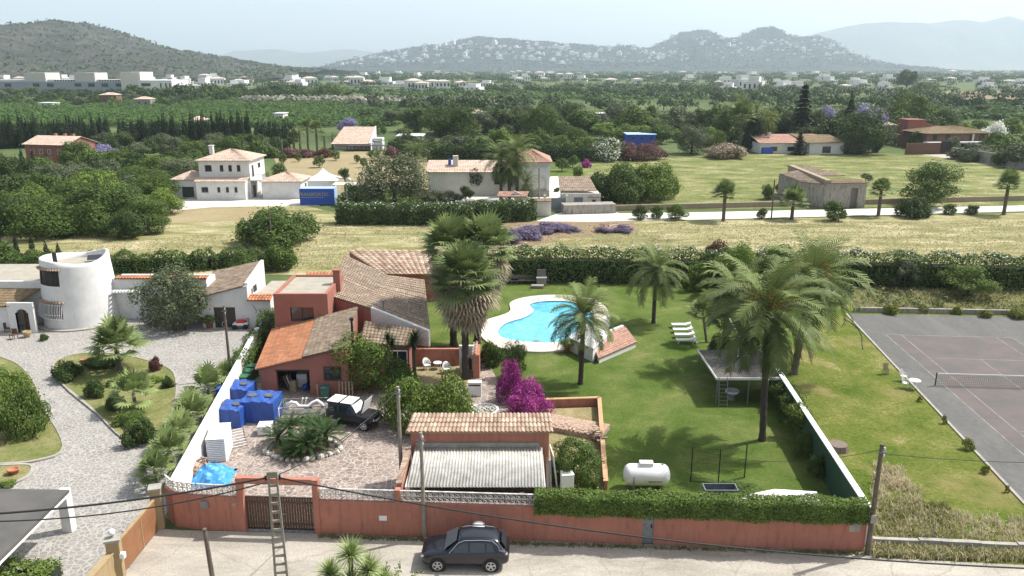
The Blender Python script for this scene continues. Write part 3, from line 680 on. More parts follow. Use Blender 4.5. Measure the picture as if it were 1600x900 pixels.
island('small_lawn', smooth_px([(-40, 736), (20, 727), (54, 729), (44, 748), (0, 764), (-40, 770)]), 'small grass plot with a terracotta pot')
# ------------------------------------------------------------------ tennis court
CT = [(1322, 491), (2300, 507), (2300, 900), (1768, 900), (1602, 790)]
sheet('tennis_court', CT, .040, M['court'], 'worn dark grey tennis court surface', cat='tennis court')
a = G(1384, 523.5); b = G(1581, 528.5); xd = (b-a).normalized(); yd = -(G(1384, 523.5)-G(1600, 708)).normalized()
yd = Vector((-xd.y, xd.x, 0))*-1
Wc, Lc = (b-a).length, 26.5
def cp(u, v): return a+xd*u*Wc+yd*v*Lc
def cstrip(u0, v0, u1, v1, wd=.07): 
    p, q = cp(u0, v0), cp(u1, v1); d = (q-p).normalized(); s = Vector((-d.y, d.x, 0))*wd/2
    return [(p-s), (q-s), (q+s), (p+s)]
mb = MB(); sg = .125
mb.add([(p.x, p.y, .046) for p in [cp(0, 0), cp(1, 0), cp(1, 1), cp(0, 1)]], [(0, 1, 2, 3)]); o = mb.build('playing_area', M['courtred'])
if o.data.polygons[0].normal.z < 0: o.data.flip_normals()
tag(o, 'faded dull red playing area of the tennis court', 'tennis court', None, 'structure')
mb = MB()
for s in [(0, 0, 1, 0), (0, 1, 1, 1), (0, 0, 0, 1), (1, 0, 1, 1), (sg, 0, sg, 1), (1-sg, 0, 1-sg, 1), (sg, .23, 1-sg, .23), (sg, .77, 1-sg, .77), (.5, .23, .5, .77)]:
    q = cstrip(*s); mb.add([(p.x, p.y, .052) for p in q], [(0, 1, 2, 3)])
o = mb.build('court_lines', M['line'])
tag(o, 'worn white lines painted on the tennis court', 'court markings', None, 'structure')
# court kerb
mb = MB(); ks = [(1322, 491), (1602, 790), (1768, 968)]
for i in range(2):
    p, q = G(*ks[i]), G(*ks[i+1]); s = Vector((-(q-p).y, (q-p).x, 0)).normalized()*.09
    mb.prism([((p-s).x, (p-s).y), ((q-s).x, (q-s).y), ((q+s).x, (q+s).y), ((p+s).x, (p+s).y)][::1], 0, .10)
tag(mb.build('court_kerb', M['conc']), 'low pale concrete kerb along the left side of the tennis court', 'kerb', None, 'structure')
p, q = G(1335, 488), G(2300, 506); t = thing('low_wall', 'low dark stone wall along the far end of the tennis court', 'wall', p)
MB().prism([(0, 0), ((q-p).x, (q-p).y), ((q-p).x, (q-p).y+.3), (0, .3)], 0, .5).build('stones', M['oldwall'], t)
# net
np0 = G(1461, 603); np1 = cp(1.08, .5); np1 = np0+xd*13.6
t = thing('tennis_net', 'white topped tennis net across the worn dark court', 'net', np0, math.atan2(xd.y, xd.x))
for xx in (0, 13.6): MB().cyl((xx, 0, 0), (xx, 0, 1.12), .05).build('post', M['gwall'], t)
M['net'] = flat('net_mesh', (.03, .032, .03), .9)
mb = MB()
for i in range(91): mb.cyl((i*.15, 0, .06), (i*.15, 0, 1.0), .006, n=4, cap=False)
for j in range(7): mb.cyl((0, 0, .08+j*.14), (13.6, 0, .08+j*.14), .006, n=4, cap=False)
mb.build('netting', M['net'], t); MB().box(0, 13.6, -.02, .02, .98, 1.07).build('top_band', M['whitep'], t)
# ------------------------------------------------------------------ swimming pool
wpx = smooth_px([(778, 522), (790, 508), (820, 498), (834, 488), (828, 478), (850, 473), (885, 473), (912, 480), (928, 497), (925, 515), (905, 529), (870, 537), (830, 537), (792, 532)], 5)
dpx = smooth_px([(744, 515), (757, 503), (795, 490), (798, 474), (830, 465), (880, 463), (930, 470), (952, 492), (948, 520), (915, 541), (868, 551), (818, 551), (768, 541)], 5)
wp = [G(*p) for p in wpx]; dp = [G(*p) for p in dpx]
n = len(wp); 
def nearest_ring(inner, outer): 
    c = sum(inner, Vector())/len(inner); return c
mb = MB()
# deck built as a ring between water outline and its nearest outer point
m_ = len(dp); 
import bmesh
bm = bmesh.new(); vo = [bm.verts.new((p.x, p.y, .17)) for p in dp]; vi = [bm.verts.new((p.x, p.y, .17)) for p in wp]
eo = [bm.edges.new((vo[i], vo[(i+1) % m_])) for i in range(m_)]; ei = [bm.edges.new((vi[i], vi[(i+1) % n])) for i in range(n)]
bmesh.ops.triangle_fill(bm, use_beauty=True, edges=eo+ei)
for ring in (vo, vi):
    lo = [bm.verts.new((v.co.x, v.co.y, 0.0 if ring is vo else -.02)) for v in ring]
    for i in range(len(ring)): j = (i+1) % len(ring); bm.faces.new((ring[i], ring[j], lo[j], lo[i])).material_index = 0 if ring is vo else 1
bmesh.ops.recalc_face_normals(bm, faces=bm.faces)
me = bpy.data.meshes.new('pool_deck'); bm.to_mesh(me); bm.free(); me.materials.append(M['pooldeck']); me.materials.append(M['pooltile'])
dk = link('pool_deck', me); tag(dk, 'pale stone paving around the curved pool', 'pool deck', None, 'structure')
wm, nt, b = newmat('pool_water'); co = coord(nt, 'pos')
nt.links.new(ramp(nt, noise(nt, co, .9, 5, .7, 1.5), [(.35, (.07, .37, .52)), (.5, (.11, .45, .58)), (.65, (.17, .52, .64))]), b.inputs['Base Color'])  # caustic ripples of light painted into the water colour as noise
b.inputs['Roughness'].default_value = .06; b.inputs['Specular IOR Level'].default_value = .5
vo_ = N(nt, 'TexVoronoi', _Scale=1.6, feature='SMOOTH_F1'); nt.links.new(co, vo_.inputs['Vector']); bump(nt, vo_.outputs[0], .25, .05, b)
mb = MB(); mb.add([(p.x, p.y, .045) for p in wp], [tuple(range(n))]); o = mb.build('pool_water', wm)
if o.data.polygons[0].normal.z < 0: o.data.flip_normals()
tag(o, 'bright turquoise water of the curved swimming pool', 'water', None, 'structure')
p = G(842, 485); t = thing('pool_ladder', 'thin chrome handrail at the shallow end of the pool', 'ladder', (p.x-.6, p.y+.5, .09))
for s in (0, .5): MB().tube([(0, s, 0), (0, s, .75), (.2, s, .95), (.6, s, .9), (.8, s, .5), (.85, s, -.05)], .025).build('rail', M['chrome'], t)
t = thing('pool_drain', 'dark round drain patch on the floor of the pool', 'drain', (*G(838, 534).xy, .047)); MB().cyl((0, 0, 0), (0, 0, .012), .33, n=14).build('cover', M['steel'], t)
# ================================================================== MAIN TERRACOTTA HOUSE
RH = M['redhouse']
house = thing('terracotta_house', 'rambling terracotta red house with brown tiled roofs beside the palms', 'house', (0, 0, 0))
# main roof body
P1 = AT(538, 398, 79); P2 = AT(514, 462, 67.8); P3 = AT(568, 478, 65.3); P4 = AT(672, 516, 63.1); P5 = AT(663, 437, 73.0); P6 = AT(605, 430, 73.4)
roof_patch('roof', P2, P3, P6, P1, M['tile_main'], house, pitch=.26, row=.42)
roof_patch('roof', P3, P4, P5, P6, M['tile_main'], house, pitch=.26, row=.42)
mb = MB(); ring = [P2, P3, P4, P5, P6, P1]; mb.prism([(p.x, p.y) for p in ring], 0, [p.z-.14 for p in ring]); mb.build('wall', RH, house)
# raised parapet between roof and lower front roof
mb = MB(); d = (P4-P3); s = Vector((d.y, -d.x, 0)).normalized()*.16
for (a_, b_) in [(P3+Vector((.6, 0, 0))+d*.03, P4)]: mb.prism([((a_+s*2).x, (a_+s*2).y), ((b_+s*2).x, (b_+s*2).y), (b_.x, b_.y), (a_.x, a_.y)], 1.5, [a_.z+.02, b_.z+.05, b_.z+.05, a_.z+.02])
mb.build('parapet', M['white'], house)
# lower striped roof + covered porch in front
e0, e1 = AT(563, 541, 60.8), AT(642, 548, 60.6); r0, r1 = AT(570, 503, 64.2), AT(652, 517, 63.0)
roof_patch('roof', (e0.x, e0.y, 2.5), (e1.x, e1.y, 2.3), (r1.x, r1.y, 2.95), (r0.x, r0.y, 3.3), M['tile_old'], house, pitch=.3, row=.5, amp=.07)
mb = MB(); mb.prism([(e0.x+.3, e0.y+.4), (e1.x-.2, e1.y+.4), (r1.x, r1.y), (r0.x, r0.y)], 0, 2.2); mb.build('wall', RH, house)
window(house, -9.2, .9, 1.6, 1.2, 60.2, 'whitep'); 
dm = MB(); dm.box(-11.9, -10.8, 60.75, 60.87, 0, 2.1); dm.build('door', M['wood'], house)
# skylight-like brick edge on the roof
# two storey block
bx0, bx1, by0, by1, bz = -20.3, -15.7, 65.0, 71.6, 5.45
mb = MB(); mb.wall(bx0, bx1, by0, by0+.3, 0, bz, [(-18.95, -16.95, 3.0, 4.25)]); mb.box(bx0, bx0+.3, by0+.3, by1, 0, bz); mb.box(bx1-.3, bx1, by0+.3, by1, 0, bz); mb.box(bx0+.3, bx1-.3, by1-.3, by1, 0, bz)
mb.build('wall', RH, house); MB().box(bx0+.3, bx1-.3, by0+.3, by1-.3, bz-.35, bz-.15).build('flat_roof', M['concrete_roof'], house)
window(house, -17.95, 3.0, 2.0, 1.25, by0+.2, 'winframe', mull=1)
mb = MB(); mb.wall(bx0-.08, bx1+.02, by0-.12, by0, 2.32, 2.5); 
for i in range(15): mb.cyl((bx0+.15+i*.31, by0-.34, 2.30), (bx0+.15+i*.31, by0, 2.42), .11, n=7)
mb.build('tile_cornice', M['tile_shed'], house)
c = MB(); c.box(-15.95, -15.35, 68.6, 69.2, 3, 6.5); c.box(-16.0, -15.3, 68.55, 69.25, 6.5, 6.62); c.build('chimney', RH, house)
# garage wing (skewed shed roof)
ax, ay = -18.9, 56.0; gx1 = -12.3
FL, FR, BL, BR = (ax, ay, 2.25), (gx1, ay, 4.05), (-20.3, 64.9, 2.35), (-13.2, 65.2, 4.2)
mid = lambda p, q, t: tuple(p[i]+(q[i]-p[i])*t for i in range(3))
fm = mid(FL, FR, .5); bm_ = mid(BL, BR, .5)
roof_patch('roof', (BL[0]-.3, BL[1], BL[2]), (FL[0]-.3, FL[1]-.3, FL[2]), (fm[0], fm[1]-.3, fm[2]), bm_, M['tile_orange'], house, pitch=.28, row=.42)
roof_patch('roof', (bm_[0], bm_[1], bm_[2]+.06), (fm[0]+.02, fm[1]-.3, fm[2]+.06), (FR[0]+.2, FR[1]-.3, FR[2]+.05), (BR[0], BR[1], BR[2]+.05), M['tile_old'], house, pitch=.28, row=.42)
wl = MB(); gd = (-17.75, -15.25); 
def rz_(x): return 2.1+(x-ax)/(gx1-ax)*1.8
xs = [ax, gd[0], gd[1], gx1]
for i in range(3):
    z0 = 0 if i != 1 else 2.0
    wl.prism([(xs[i], ay), (xs[i+1], ay), (xs[i+1], ay+.3), (xs[i], ay+.3)], z0, [rz_(xs[i]), rz_(xs[i+1]), rz_(xs[i+1]), rz_(xs[i])])
wl.prism([(ax, ay+.3), (ax+.3, ay+.3), (-20.0, 64.9), (-20.3, 64.9)], 0, 2.15)
wl.prism([(gx1-.3, ay+.3), (gx1, ay+.3), (-13.2, 65.0), (-13.5, 65.0)], 0, 3.9)
wl.build('wall', RH, house)
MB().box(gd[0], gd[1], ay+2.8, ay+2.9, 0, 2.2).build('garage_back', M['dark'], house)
MB().box(gd[0]-.05, gd[1]+.05, ay-.03, ay+.05, 2.0, 2.1).build('door_lintel', M['winframe'], house)
window(house, -13.5, 1.25, 1.3, 1.1, ay-.005, 'winframe')
# right wall of the garage wing, behind the trees
mb = MB(); mb.box(-12.3, -9.8, 57.0, 57.25, 0, 2.6); mb.build('side_wall', RH, house)
c = MB(); c.cyl((-12.1, 57.2, 3.6), (-12.1, 57.2, 5.6), .09, n=8); c.cyl((-12.1, 57.2, 5.6), (-12.1, 57.2, 5.8), .16, n=8); c.build('flue', M['blackplast'], house)
c = MB(); p = P3.lerp(P4, .3); c.cyl((p.x, p.y+.3, p.z-.1), (p.x, p.y+.3, p.z+.9), .07, n=8); c.cyl((p.x, p.y+.3, p.z+.9), (p.x, p.y+.3, p.z+1.05), .12, n=8); c.build('vent_pipe', M['steel'], house)
# back wing
bw = [AT(545, 393, 86), AT(680, 393, 86), AT(680, 427, 81.3), AT(603, 427.5, 81.3)]
zf, zb = 3.0, 4.45
roof_patch('roof', (-13.6, 81.0, zf), (-7.2, 81.0, zf), (-7.2, 86, zb), (-18.2, 86, zb), M['tile_shed'], house, pitch=.42, row=.6, amp=.1)
mb = MB(); mb.prism([(-13.4, 81.4), (-7.4, 81.4), (-7.4, 86), (-18, 86)], 0, [2.9, 2.9, 4.2, 4.2]); mb.build('wall', RH, house)
# ---- back hut with orange tiles
p = G(470, 430); t = thing('tiled_hut', 'small hut with a bright orange tiled roof behind the flat roofed block', 'hut', AT(489, 430, 78.5)*Vector((1, 1, 0)) if False else (-19.6, 77.5, 0))
MB().box(-1.5, 1.3, 0, 2.4, 0, 2.75).build('wall', RH, t); roof_patch('roof', (-1.7, -.3, 2.8), (1.5, -.3, 2.8), (1.5, 2.6, 3.5), (-1.7, 2.6, 3.5), M['tile_orange'], t, pitch=.35, row=.6, amp=.08)
# ---- garage contents
for nm, lab, cat, x, y, dd, rz, tl, m in [('white_cabinet', 'white boxy cabinet inside the open garage', 'cabinet', -16.3, 57.8, (.8, .6, 1.1), .1, None, 'whitep'),
        ('cardboard_box', 'tall brown cardboard box just inside the garage door', 'box', -16.75, 56.9, (.5, .4, .85), -.2, None, 'palewood')]:
    t = thing(nm, lab, cat, (x, y, .03), rz); MB().cbox((0, 0, dd[2]/2), dd).build('body', M[m], t, bevel=.02); MB().cbox((0, -dd[1]/2-.008, dd[2]*.55), (dd[0]*.86, .016, dd[2]*.7)).build('panel', M[m], t)
t = thing('leaning_boards', 'pale boards leaning inside the left of the open garage', 'boards', (-17.3, 57.0, .03)); 
for i in range(3): MB().cbox((i*.16, i*.1, .62), (.06, .5, 1.25), .2, tilt=(-.35+.08*i, 'Y')).build('board', M['whitep' if i == 1 else 'greywood'], t)
t = thing('plastic_bags', 'heap of blue and dark bags in the right of the garage', 'bags', (-15.75, 57.1, .03)); rr = random.Random(2)
for i, m in enumerate(['blue', 'dark', 'blue']): MB().ball((rr.uniform(-.3, .2), rr.uniform(-.2, .3), .25), .28, 9, jit=.2, rnd=rr).build('bag', M[m], t, True)
# ================================================================== FRONT WALL
fw0, fw1 = G(385, 831), G(1352, 862)
dirw = (fw1-fw0).normalized(); ang = math.atan2(dirw.y, dirw.x)
W_ = thing('front_wall', 'long terracotta red boundary wall along the road', 'wall', fw0, ang)
def wx(px, py=840):                          # local x along wall for a photo column
    r = ray(px, py); # intersect vertical plane of wall
    nrm = Vector((-dirw.y, dirw.x)); t = (fw0.x*nrm.x+fw0.y*nrm.y)/(r.x*nrm.x+r.y*nrm.y); q = Vector((r.x*t, r.y*t)); return (q-fw0.xy).dot(dirw.xy)
Lw = (fw1-fw0).length; g0, g1 = .0, wx(493)
gp = wx(838, 800)
mb = MB()
x_gr0, x_gr1 = g1+.32, wx(1352)
dA, dB = wx(1003), wx(1021)
mb.box(x_gr0, dA, 0, .3, 0, 2.02); mb.box(dB, x_gr1, 0, .3, 0, 2.02)
mb.box(g1, g1+.32, -.04, .34, 0, 3.2); mb.box(-.32, 0, -.04, .34, 0, 3.2); mb.box(-.0, g1, .02, .30, 2.86, 3.2)
for px in (621,): x = wx(px, 780); mb.box(x-.14, x+.14, -.02, .32, 2.02, 2.75)
mb.build('wall', M['red'], W_)
# left curved end
lp = [(-.32, 0), (-2.6, .08), (-4.0, .30), (-4.75, .95)]
mb = MB()
for i in range(3): (xa, ya), (xb, yb) = lp[i], lp[i+1]; mb.prism([(xb, yb), (xa, ya), (xa, ya+.3), (xb, yb+.3)], 0, 2.05)
mb.build('curved_end', M['red'], W_)
# pierced block screen
M['screen'] = flat('screen_blocks', (.66, .64, .60), .9, c2=(.26, .24, .21), vs=3)
def screen(name, x0, x1, z0, z1, y0, parent, rz=0, org=(0, 0)):
    n = max(1, round((x1-x0)/.29)); k = max(1, round((z1-z0)/.29)); dx = (x1-x0)/n; dz = (z1-z0)/k; b = MB()
    for i in range(n):
        for j in range(k):
            x = x0+i*dx; zz = z0+j*dz; cx, cz = x+dx/2, zz+dz/2
            b.box(x, x+dx, y0+.002, y0+.06, zz, zz+.035); b.box(x, x+.035, y0, y0+.062, zz+.035, zz+dz)
            b.cbox((cx, y0+.031, cz), (.035, .05, .24), 0, tilt=(math.pi/4, 'Y')); b.cbox((cx, y0+.032, cz), (.035, .046, .24), 0, tilt=(-math.pi/4, 'Y'))
    b.box(x0-.02, x1+.02, y0-.015, y0+.08, z1, z1+.045)
    o = b.build(name, M['screen'], parent); o.location = (*org, 0); o.rotation_euler = (0, 0, rz); return o
screen('pierced_screen', x_gr0, wx(621, 780)-.14, 2.03, 2.63, .1, W_); screen('pierced_screen', wx(621, 780)+.14, gp+.1, 2.03, 2.63, .1, W_)
for i, (za) in zip(range(3), (0, 0, 0)):
    (xa, ya), (xb, yb) = lp[i+1], lp[i]; l = math.hypot(xb-xa, yb-ya); screen('pierced_screen', 0, l, 2.06, 2.65, .08, W_, math.atan2(yb-ya, xb-xa), (xa, ya))
for px, pz, w_, h_, m in [(452, 0, 0, 0, None), (600, .95, .42, .28, 'whitep'), (637, 1.05, .5, .5, 'red'), (322, 0, 0, 0, None)]:
    if m: x = wx(px); MB().box(x-w_/2, x+w_/2, -.03, .0, pz, pz+h_).build('meter_box', M[m], W_, bevel=.01)
MB().box(-2.35, -1.95, -.02, .12, 1.35, 1.75).build('intercom_box', M['steel'], W_); MB().box(-.6, -.42, -.03, .0, 1.55, 1.72).build('bell_plate', M['palewood'], W_)
MB().box(wx(1325), wx(1342), -.02, .32, 1.15, 2.04).build('bare_patch', M['conc'], W_)
dr = MB(); dr.box(dA, dB, .08, .16, 0, 2.0); do_ = dr.build('door', M['steel'], W_)
hb = MB(); hb.box(dB-.16, dB-.08, .03, .08, .95, 1.15); hb.build('handle', M['blackplast'], do_)
# wooden gate
gt = thing('wooden_gate', 'brown slatted wooden double gate in the red wall', 'gate', fw0+Vector((-.0, .25, 0)), ang)
mb = MB(); nsl = 26; wdt = g1/nsl
for i in range(nsl): mb.box(i*wdt+.01, (i+1)*wdt-.01, .02, .06, .12, 1.95)
mb.build('slats', M['wood'], gt)
mb = MB(); mb.box(0, g1, .06, .10, .3, .42); mb.box(0, g1, .06, .10, 1.6, 1.72); mb.box(g1*.5-.04, g1*.5+.04, -.0, .02, .1, 1.98); mb.box(0, g1, -.0, .08, 1.95, 2.0); mb.box(0, g1, .0, .08, .06, .12); mb.build('frame', M['winframe'], gt)
MB().box(g1*.5+.08, g1*.5+.3, -.05, .0, 1.0, 1.06).build('handle', M['steel'], gt)
# ivy on the wall
ivp = [(fw0+dirw*(gp-.1)), fw0+dirw*((gp+x_gr1)/2), (fw0+dirw*(x_gr1+.0))]
iv = [Vector((p.x-dirw.y*.15, p.y+dirw.x*.15, 0)) for p in ivp]
hedge('ivy_hedge', iv, .9, 1.05, 'ivy', 'clipped bright green ivy covering the top of the red wall', 34000, .105, seed=3, wav=.035, z0=1.72)
# side gate pillars and rust gate on the left
def pillar(px, by, hgt, w_, lab, lamp=None):
    p = G(px, by); t = thing('gate_pillar', lab, 'pillar', p, .3); MB().box(-w_/2, w_/2, -w_/2, w_/2, 0, hgt).build('shaft', M['ochre'], t, bevel=.03)
    MB().box(-w_/2-.05, w_/2+.05, -w_/2-.05, w_/2+.05, hgt, hgt+.12).build('cap', M['conc'], t); return t, p
pillar(250, 824, 2.35, .55, 'ochre rendered pillar touching the left end of the red wall')
t, p = pillar(186, 908, 2.3, .6, 'ochre rendered pillar with a white globe, near the bottom left')
q = thing('globe_lamp', 'white globe lamp on the ochre pillar', 'lamp', (p.x, p.y, 2.42)); MB().cyl((0, 0, 0), (0, 0, .12), .07).build('base', M['conc'], q); MB().ball((0, 0, .27), .16, 14).build('globe', M['whitep'], q, True)
q = thing('wall_lamp', 'small white box lamp on the road side of the ochre pillar', 'lamp', (p.x+.42, p.y-.1, 1.35)); MB().box(-.12, .12, -.12, .12, 0, .3).build('body', M['whitep'], q, bevel=.03); MB().box(-.16, -.12, -.06, .06, .08, .2).build('bracket', M['conc'], q)
pa, pb = G(250, 826), G(187, 905); d = pb-pa; t = thing('sliding_gate', 'rust orange solid metal gate between two ochre pillars', 'gate', pa, math.atan2(d.y, d.x))
MB().box(.3, d.length-.3, -.04, .04, .08, 1.85).build('panel', M['rust'], t); mb = MB(); mb.box(.3, d.length-.3, -.07, .07, 1.85, 1.93); mb.box(d.length*.42, d.length*.42+.06, -.06, .06, .08, 1.85); mb.build('frame', M['ochre'], t)
pc = G(100, 1010); d = pc-pb; t = thing('ochre_wall', 'low ochre wall running out of the bottom left corner', 'wall', pb, math.atan2(d.y, d.x)); MB().box(.3, d.length, -.14, .14, 0, 1.7).build('wall', M['ochre'], t); MB().box(.3, d.length, -.18, .18, 1.7, 1.76).build('coping', M['ochre'], t)
# white left boundary wall
wl0, wl1 = Vector((-18.75, 39.3, 0)), Vector((-22.4, 66.5, 0)); d = wl1-wl0
t = thing('white_wall', 'long plain white wall dividing the left drive from the yard', 'wall', wl0, math.atan2(d.y, d.x)); MB().box(0, d.length, -.15, .15, 0, 1.9).build('wall', M['white'], t); MB().box(0, d.length, -.18, .18, 1.9, 1.97).build('coping', M['whitep'], t)
# right boundary wall, white outside and dark green inside
rw0, rw1 = Vector((18.35, 36.35, 0)), Vector((20.05, 57.5, 0)); d = rw1-rw0
t = thing('green_wall', 'boundary wall, dark green inside with a bright white top, right of the lawn', 'wall', rw0, math.atan2(d.y, d.x))
MB().box(0, d.length, -.12, .02, 0, 2.15).build('outer_face', M['white'], t); MB().box(0, d.length, .022, .12, 0, 2.15).build('inner_face', M['gwall'], t); MB().box(0, d.length, -.17, .17, 2.15, 2.22).build('coping', M['whitep'], t)
# ================================================================== SHED with corrugated roof
sh = thing('garden_shed', 'long red shed with tiled top and pale corrugated lower roof', 'shed', (0, 0, 0))
mb = MB(); mb.box(-5.9, 2.15, 42.3, 43.7, 0, 3.62); mb.build('wall', M['red'], sh)
roof_patch('roof', (-6.15, 42.05, 3.68), (2.4, 42.05, 3.68), (2.3, 43.8, 4.08), (-5.9, 43.8, 4.08), M['tile_shed'], sh, pitch=.235, row=.42, amp=.075)
mb = MB(); n = 170; x0, x1 = -5.65, 1.75; rows = []
for (y, z) in ((38.25, 2.32), (40.0, 2.47), (40.02, 2.51), (42.2, 2.70)):
    for i in range(n+1): x = x0+(x1-x0)*i/n; rows.append((x, y, z+.032*math.sin(i/n*42*2*math.pi)))
mb.add(rows, [(j*(n+1)+i, j*(n+1)+i+1, (j+1)*(n+1)+i+1, (j+1)*(n+1)+i) for j in range(3) for i in range(n)])
o = mb.build('corrugated_roof', M['corr'], sh, True); sd = o.modifiers.new('thick', 'SOLIDIFY'); sd.thickness = .02
mb = MB(); mb.box(-5.75, -5.5, 38.3, 42, 0, 2.3); mb.box(1.55, 1.8, 38.3, 42, 0, 2.3); mb.build('side_wall', M['white'], sh)
mb = MB(); mb.box(-6.1, -5.88, 38.0, 42.0, 0, 2.62); mb.build('end_wall', M['red'], sh)
roof_patch('wall_cap', (-6.16, 42.0, 2.65), (-6.16, 38.0, 2.65), (-5.84, 38.0, 2.72), (-5.84, 42.0, 2.72), M['tile_shed'], sh, pitch=.28, row=.3, amp=.06)
mb = MB(); mb.box(-5.6, 1.6, 42.16, 42.3, 2.62, 2.95); mb.build('mortar_strip', M['conc'], sh)
for i, (x, y, l, m) in enumerate([(2.15, 40.2, 2.6, 'greywood'), (2.35, 40.4, 2.3, 'greywood')]):
    t = thing('leaning_plank', ['long grey plank leaning on the right end of the shed', 'shorter grey plank leaning beside the long one at the shed'][i], 'plank', (x, y, .05), .05*i); MB().cbox((-.12, .6, l/2-.05), (.14, .05, l), 0, tilt=(-.42, 'X')).build('board', M[m], t)
t = thing('white_door', 'white door panel leaning on the right end wall of the shed', 'door', (2.45, 42.3, .0), .1); mb = MB(); mb.cbox((.05, .3, 1.15), (.07, 1.5, 2.3), 0, tilt=(-.12, 'Y')); mb.build('panel', M['whitep'], t, bevel=.02); MB().cbox((.22, -.15, 1.1), (.12, .06, .1)).build('handle', M['steel'], t)
t = thing('white_tank', 'small white plastic box behind the shrub by the shed', 'box', (3.2, 41.6, 0), .15); MB().box(-.35, .35, -.3, .3, 0, 1.3).build('body', M['whitep'], t, bevel=.05); MB().box(-.37, .37, -.32, .32, 1.3, 1.36).build('lid', M['whitep'], t, bevel=.02)
# planter yard right of the shed
pts = [G(850, 637), G(936, 634), G(946, 768)]; t = thing('orange_wall', 'low pale orange wall round the weedy bed beside the shed', 'wall', (0, 0, 0))
mb = MB(); cp_ = MB()
for i in range(2):
    p, q = pts[i], pts[i+1]; d = (q-p).normalized(); s = Vector((-d.y, d.x, 0))*.1
    for bb, e, z0, z1 in ((mb, 1, 0, .62), (cp_, 1.45, .62, .70)): bb.prism([((p-s*e).x, (p-s*e).y), ((q-s*e).x, (q-s*e).y), ((q+s*e).x, (q+s*e).y), ((p+s*e).x, (p+s*e).y)], z0, z1)
mb.build('wall', M['red'], t); cp_.build('coping', M['orangebrick'], t)
M['bed'] = grass('weedy_bed', [(.3, (.10, .11, .04)), (.5, (.26, .22, .11)), (.7, (.42, .35, .22))], .6, 5)
sheet('weedy_bed', [(852, 640), (934, 637), (944, 768), (836, 770)], .06, M['bed'], 'dry weedy soil inside the low orange wall', cat='ground')
rr = random.Random(5); t = thing('tile_stack', 'long pile of old roof tiles lying in the weedy bed', 'pile of tiles', (*G(896, 670).xy, 0), -.42); mb = MB()
for r in range(7):
    for i in range(16): mb.cbox((-2.2+i*.29+rr.uniform(-.03, .03), -1.0+r*.30, .42+rr.uniform(-.04, .05)-.03*r), (.25, .17, .05), math.pi/2+rr.uniform(-.12, .12), tilt=(rr.uniform(-.15, .15), 'X'))
mb.box(-2.3, 2.3, -1.1, 1.0, 0, .36); mb.build('tiles', M['rubble'], t)
t = thing('tile_stack', 'short heap of old roof tiles on the right orange wall', 'pile of tiles', (*G(936, 692).xy, .1), -1.4); mb = MB()
for r in range(4):
    for i in range(7): mb.cbox((-.9+i*.28+rr.uniform(-.05, .05), rr.uniform(-.2, .2), .15+r*.17), (.2, .4, .06), rr.uniform(-.4, .4))
mb.build('tiles', M['rubble'], t)
# ================================================================== WHITE TOWER HOUSE (left)
th = thing('white_tower_house', 'white rendered villa with a round leaning tower and mossy tiled porch', 'house', (0, 0, 0))
tc = (-42.3, 75.0); n = 56
def tower_r(z): return 3.55-.085*z
def top_z(a): return 6.4+.22*math.sin(a*2+.4)+.10*math.sin(a*3)
zl = [0, .3, .32, 1.05, 1.1, 2.5, 2.6, 4.1, 4.2, 5.6, 6.0]
wins = [(-2.05, .47, 1.05, 2.55), (-2.02, .42, 4.2, 5.65)]          # centre angle, half width (rad), z0, z1
vs = []; fs = []
zs = sorted({0, .3, 1.05, 2.55, 4.2, 5.65, 5.9})
for z in zs:
    for i in range(n): a = -math.pi+2*math.pi*i/n; r = tower_r(z); vs.append((tc[0]+r*math.cos(a), tc[1]+r*math.sin(a), z))
for i in range(n): a = -math.pi+2*math.pi*i/n; r = tower_r(6.4); vs.append((tc[0]+r*math.cos(a), tc[1]+r*math.sin(a), top_z(a)))
for i in range(n): a = -math.pi+2*math.pi*i/n; r = tower_r(6.4)-.28; vs.append((tc[0]+r*math.cos(a), tc[1]+r*math.sin(a), top_z(a)))
for i in range(n): a = -math.pi+2*math.pi*i/n; r = tower_r(6.4)-.28; vs.append((tc[0]+r*math.cos(a), tc[1]+r*math.sin(a), 5.6))
lv = len(zs)+3
for j in range(lv-1):
    for i in range(n):
        a = -math.pi+2*math.pi*(i+.5)/n; z = (zs[j]+zs[j+1])/2 if j+1 < len(zs) else 9
        if any(abs(a-w[0]) < w[1] and w[2] < z < w[3] for w in wins): continue
        fs.append((j*n+i, j*n+(i+1) % n, (j+1)*n+(i+1) % n, (j+1)*n+i))
mb = MB(); mb.add(vs, fs); mb.build('tower_wall', M['white'], th, True)
mb = MB(); mb.cyl((tc[0], tc[1], 5.55), (tc[0], tc[1], 5.7), tower_r(6)-.2, n=n); mb.build('tower_roof', M['concrete_roof'], th)
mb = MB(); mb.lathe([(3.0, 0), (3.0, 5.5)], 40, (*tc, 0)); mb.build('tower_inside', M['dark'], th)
def arc_panel(name, w, m, r_off, parent, nn=8, zz=None):
    b = MB(); z0, z1 = zz or (w[2], w[3]); vv = []
    for i in range(nn+1):
        a = w[0]-w[1]+2*w[1]*i/nn
        for z in (z0, z1): r = tower_r(z)+r_off; vv.append((tc[0]+r*math.cos(a), tc[1]+r*math.sin(a), z))
    b.add(vv, [(2*i, 2*i+2, 2*i+3, 2*i+1) for i in range(nn)]); return b.build(name, m, parent)
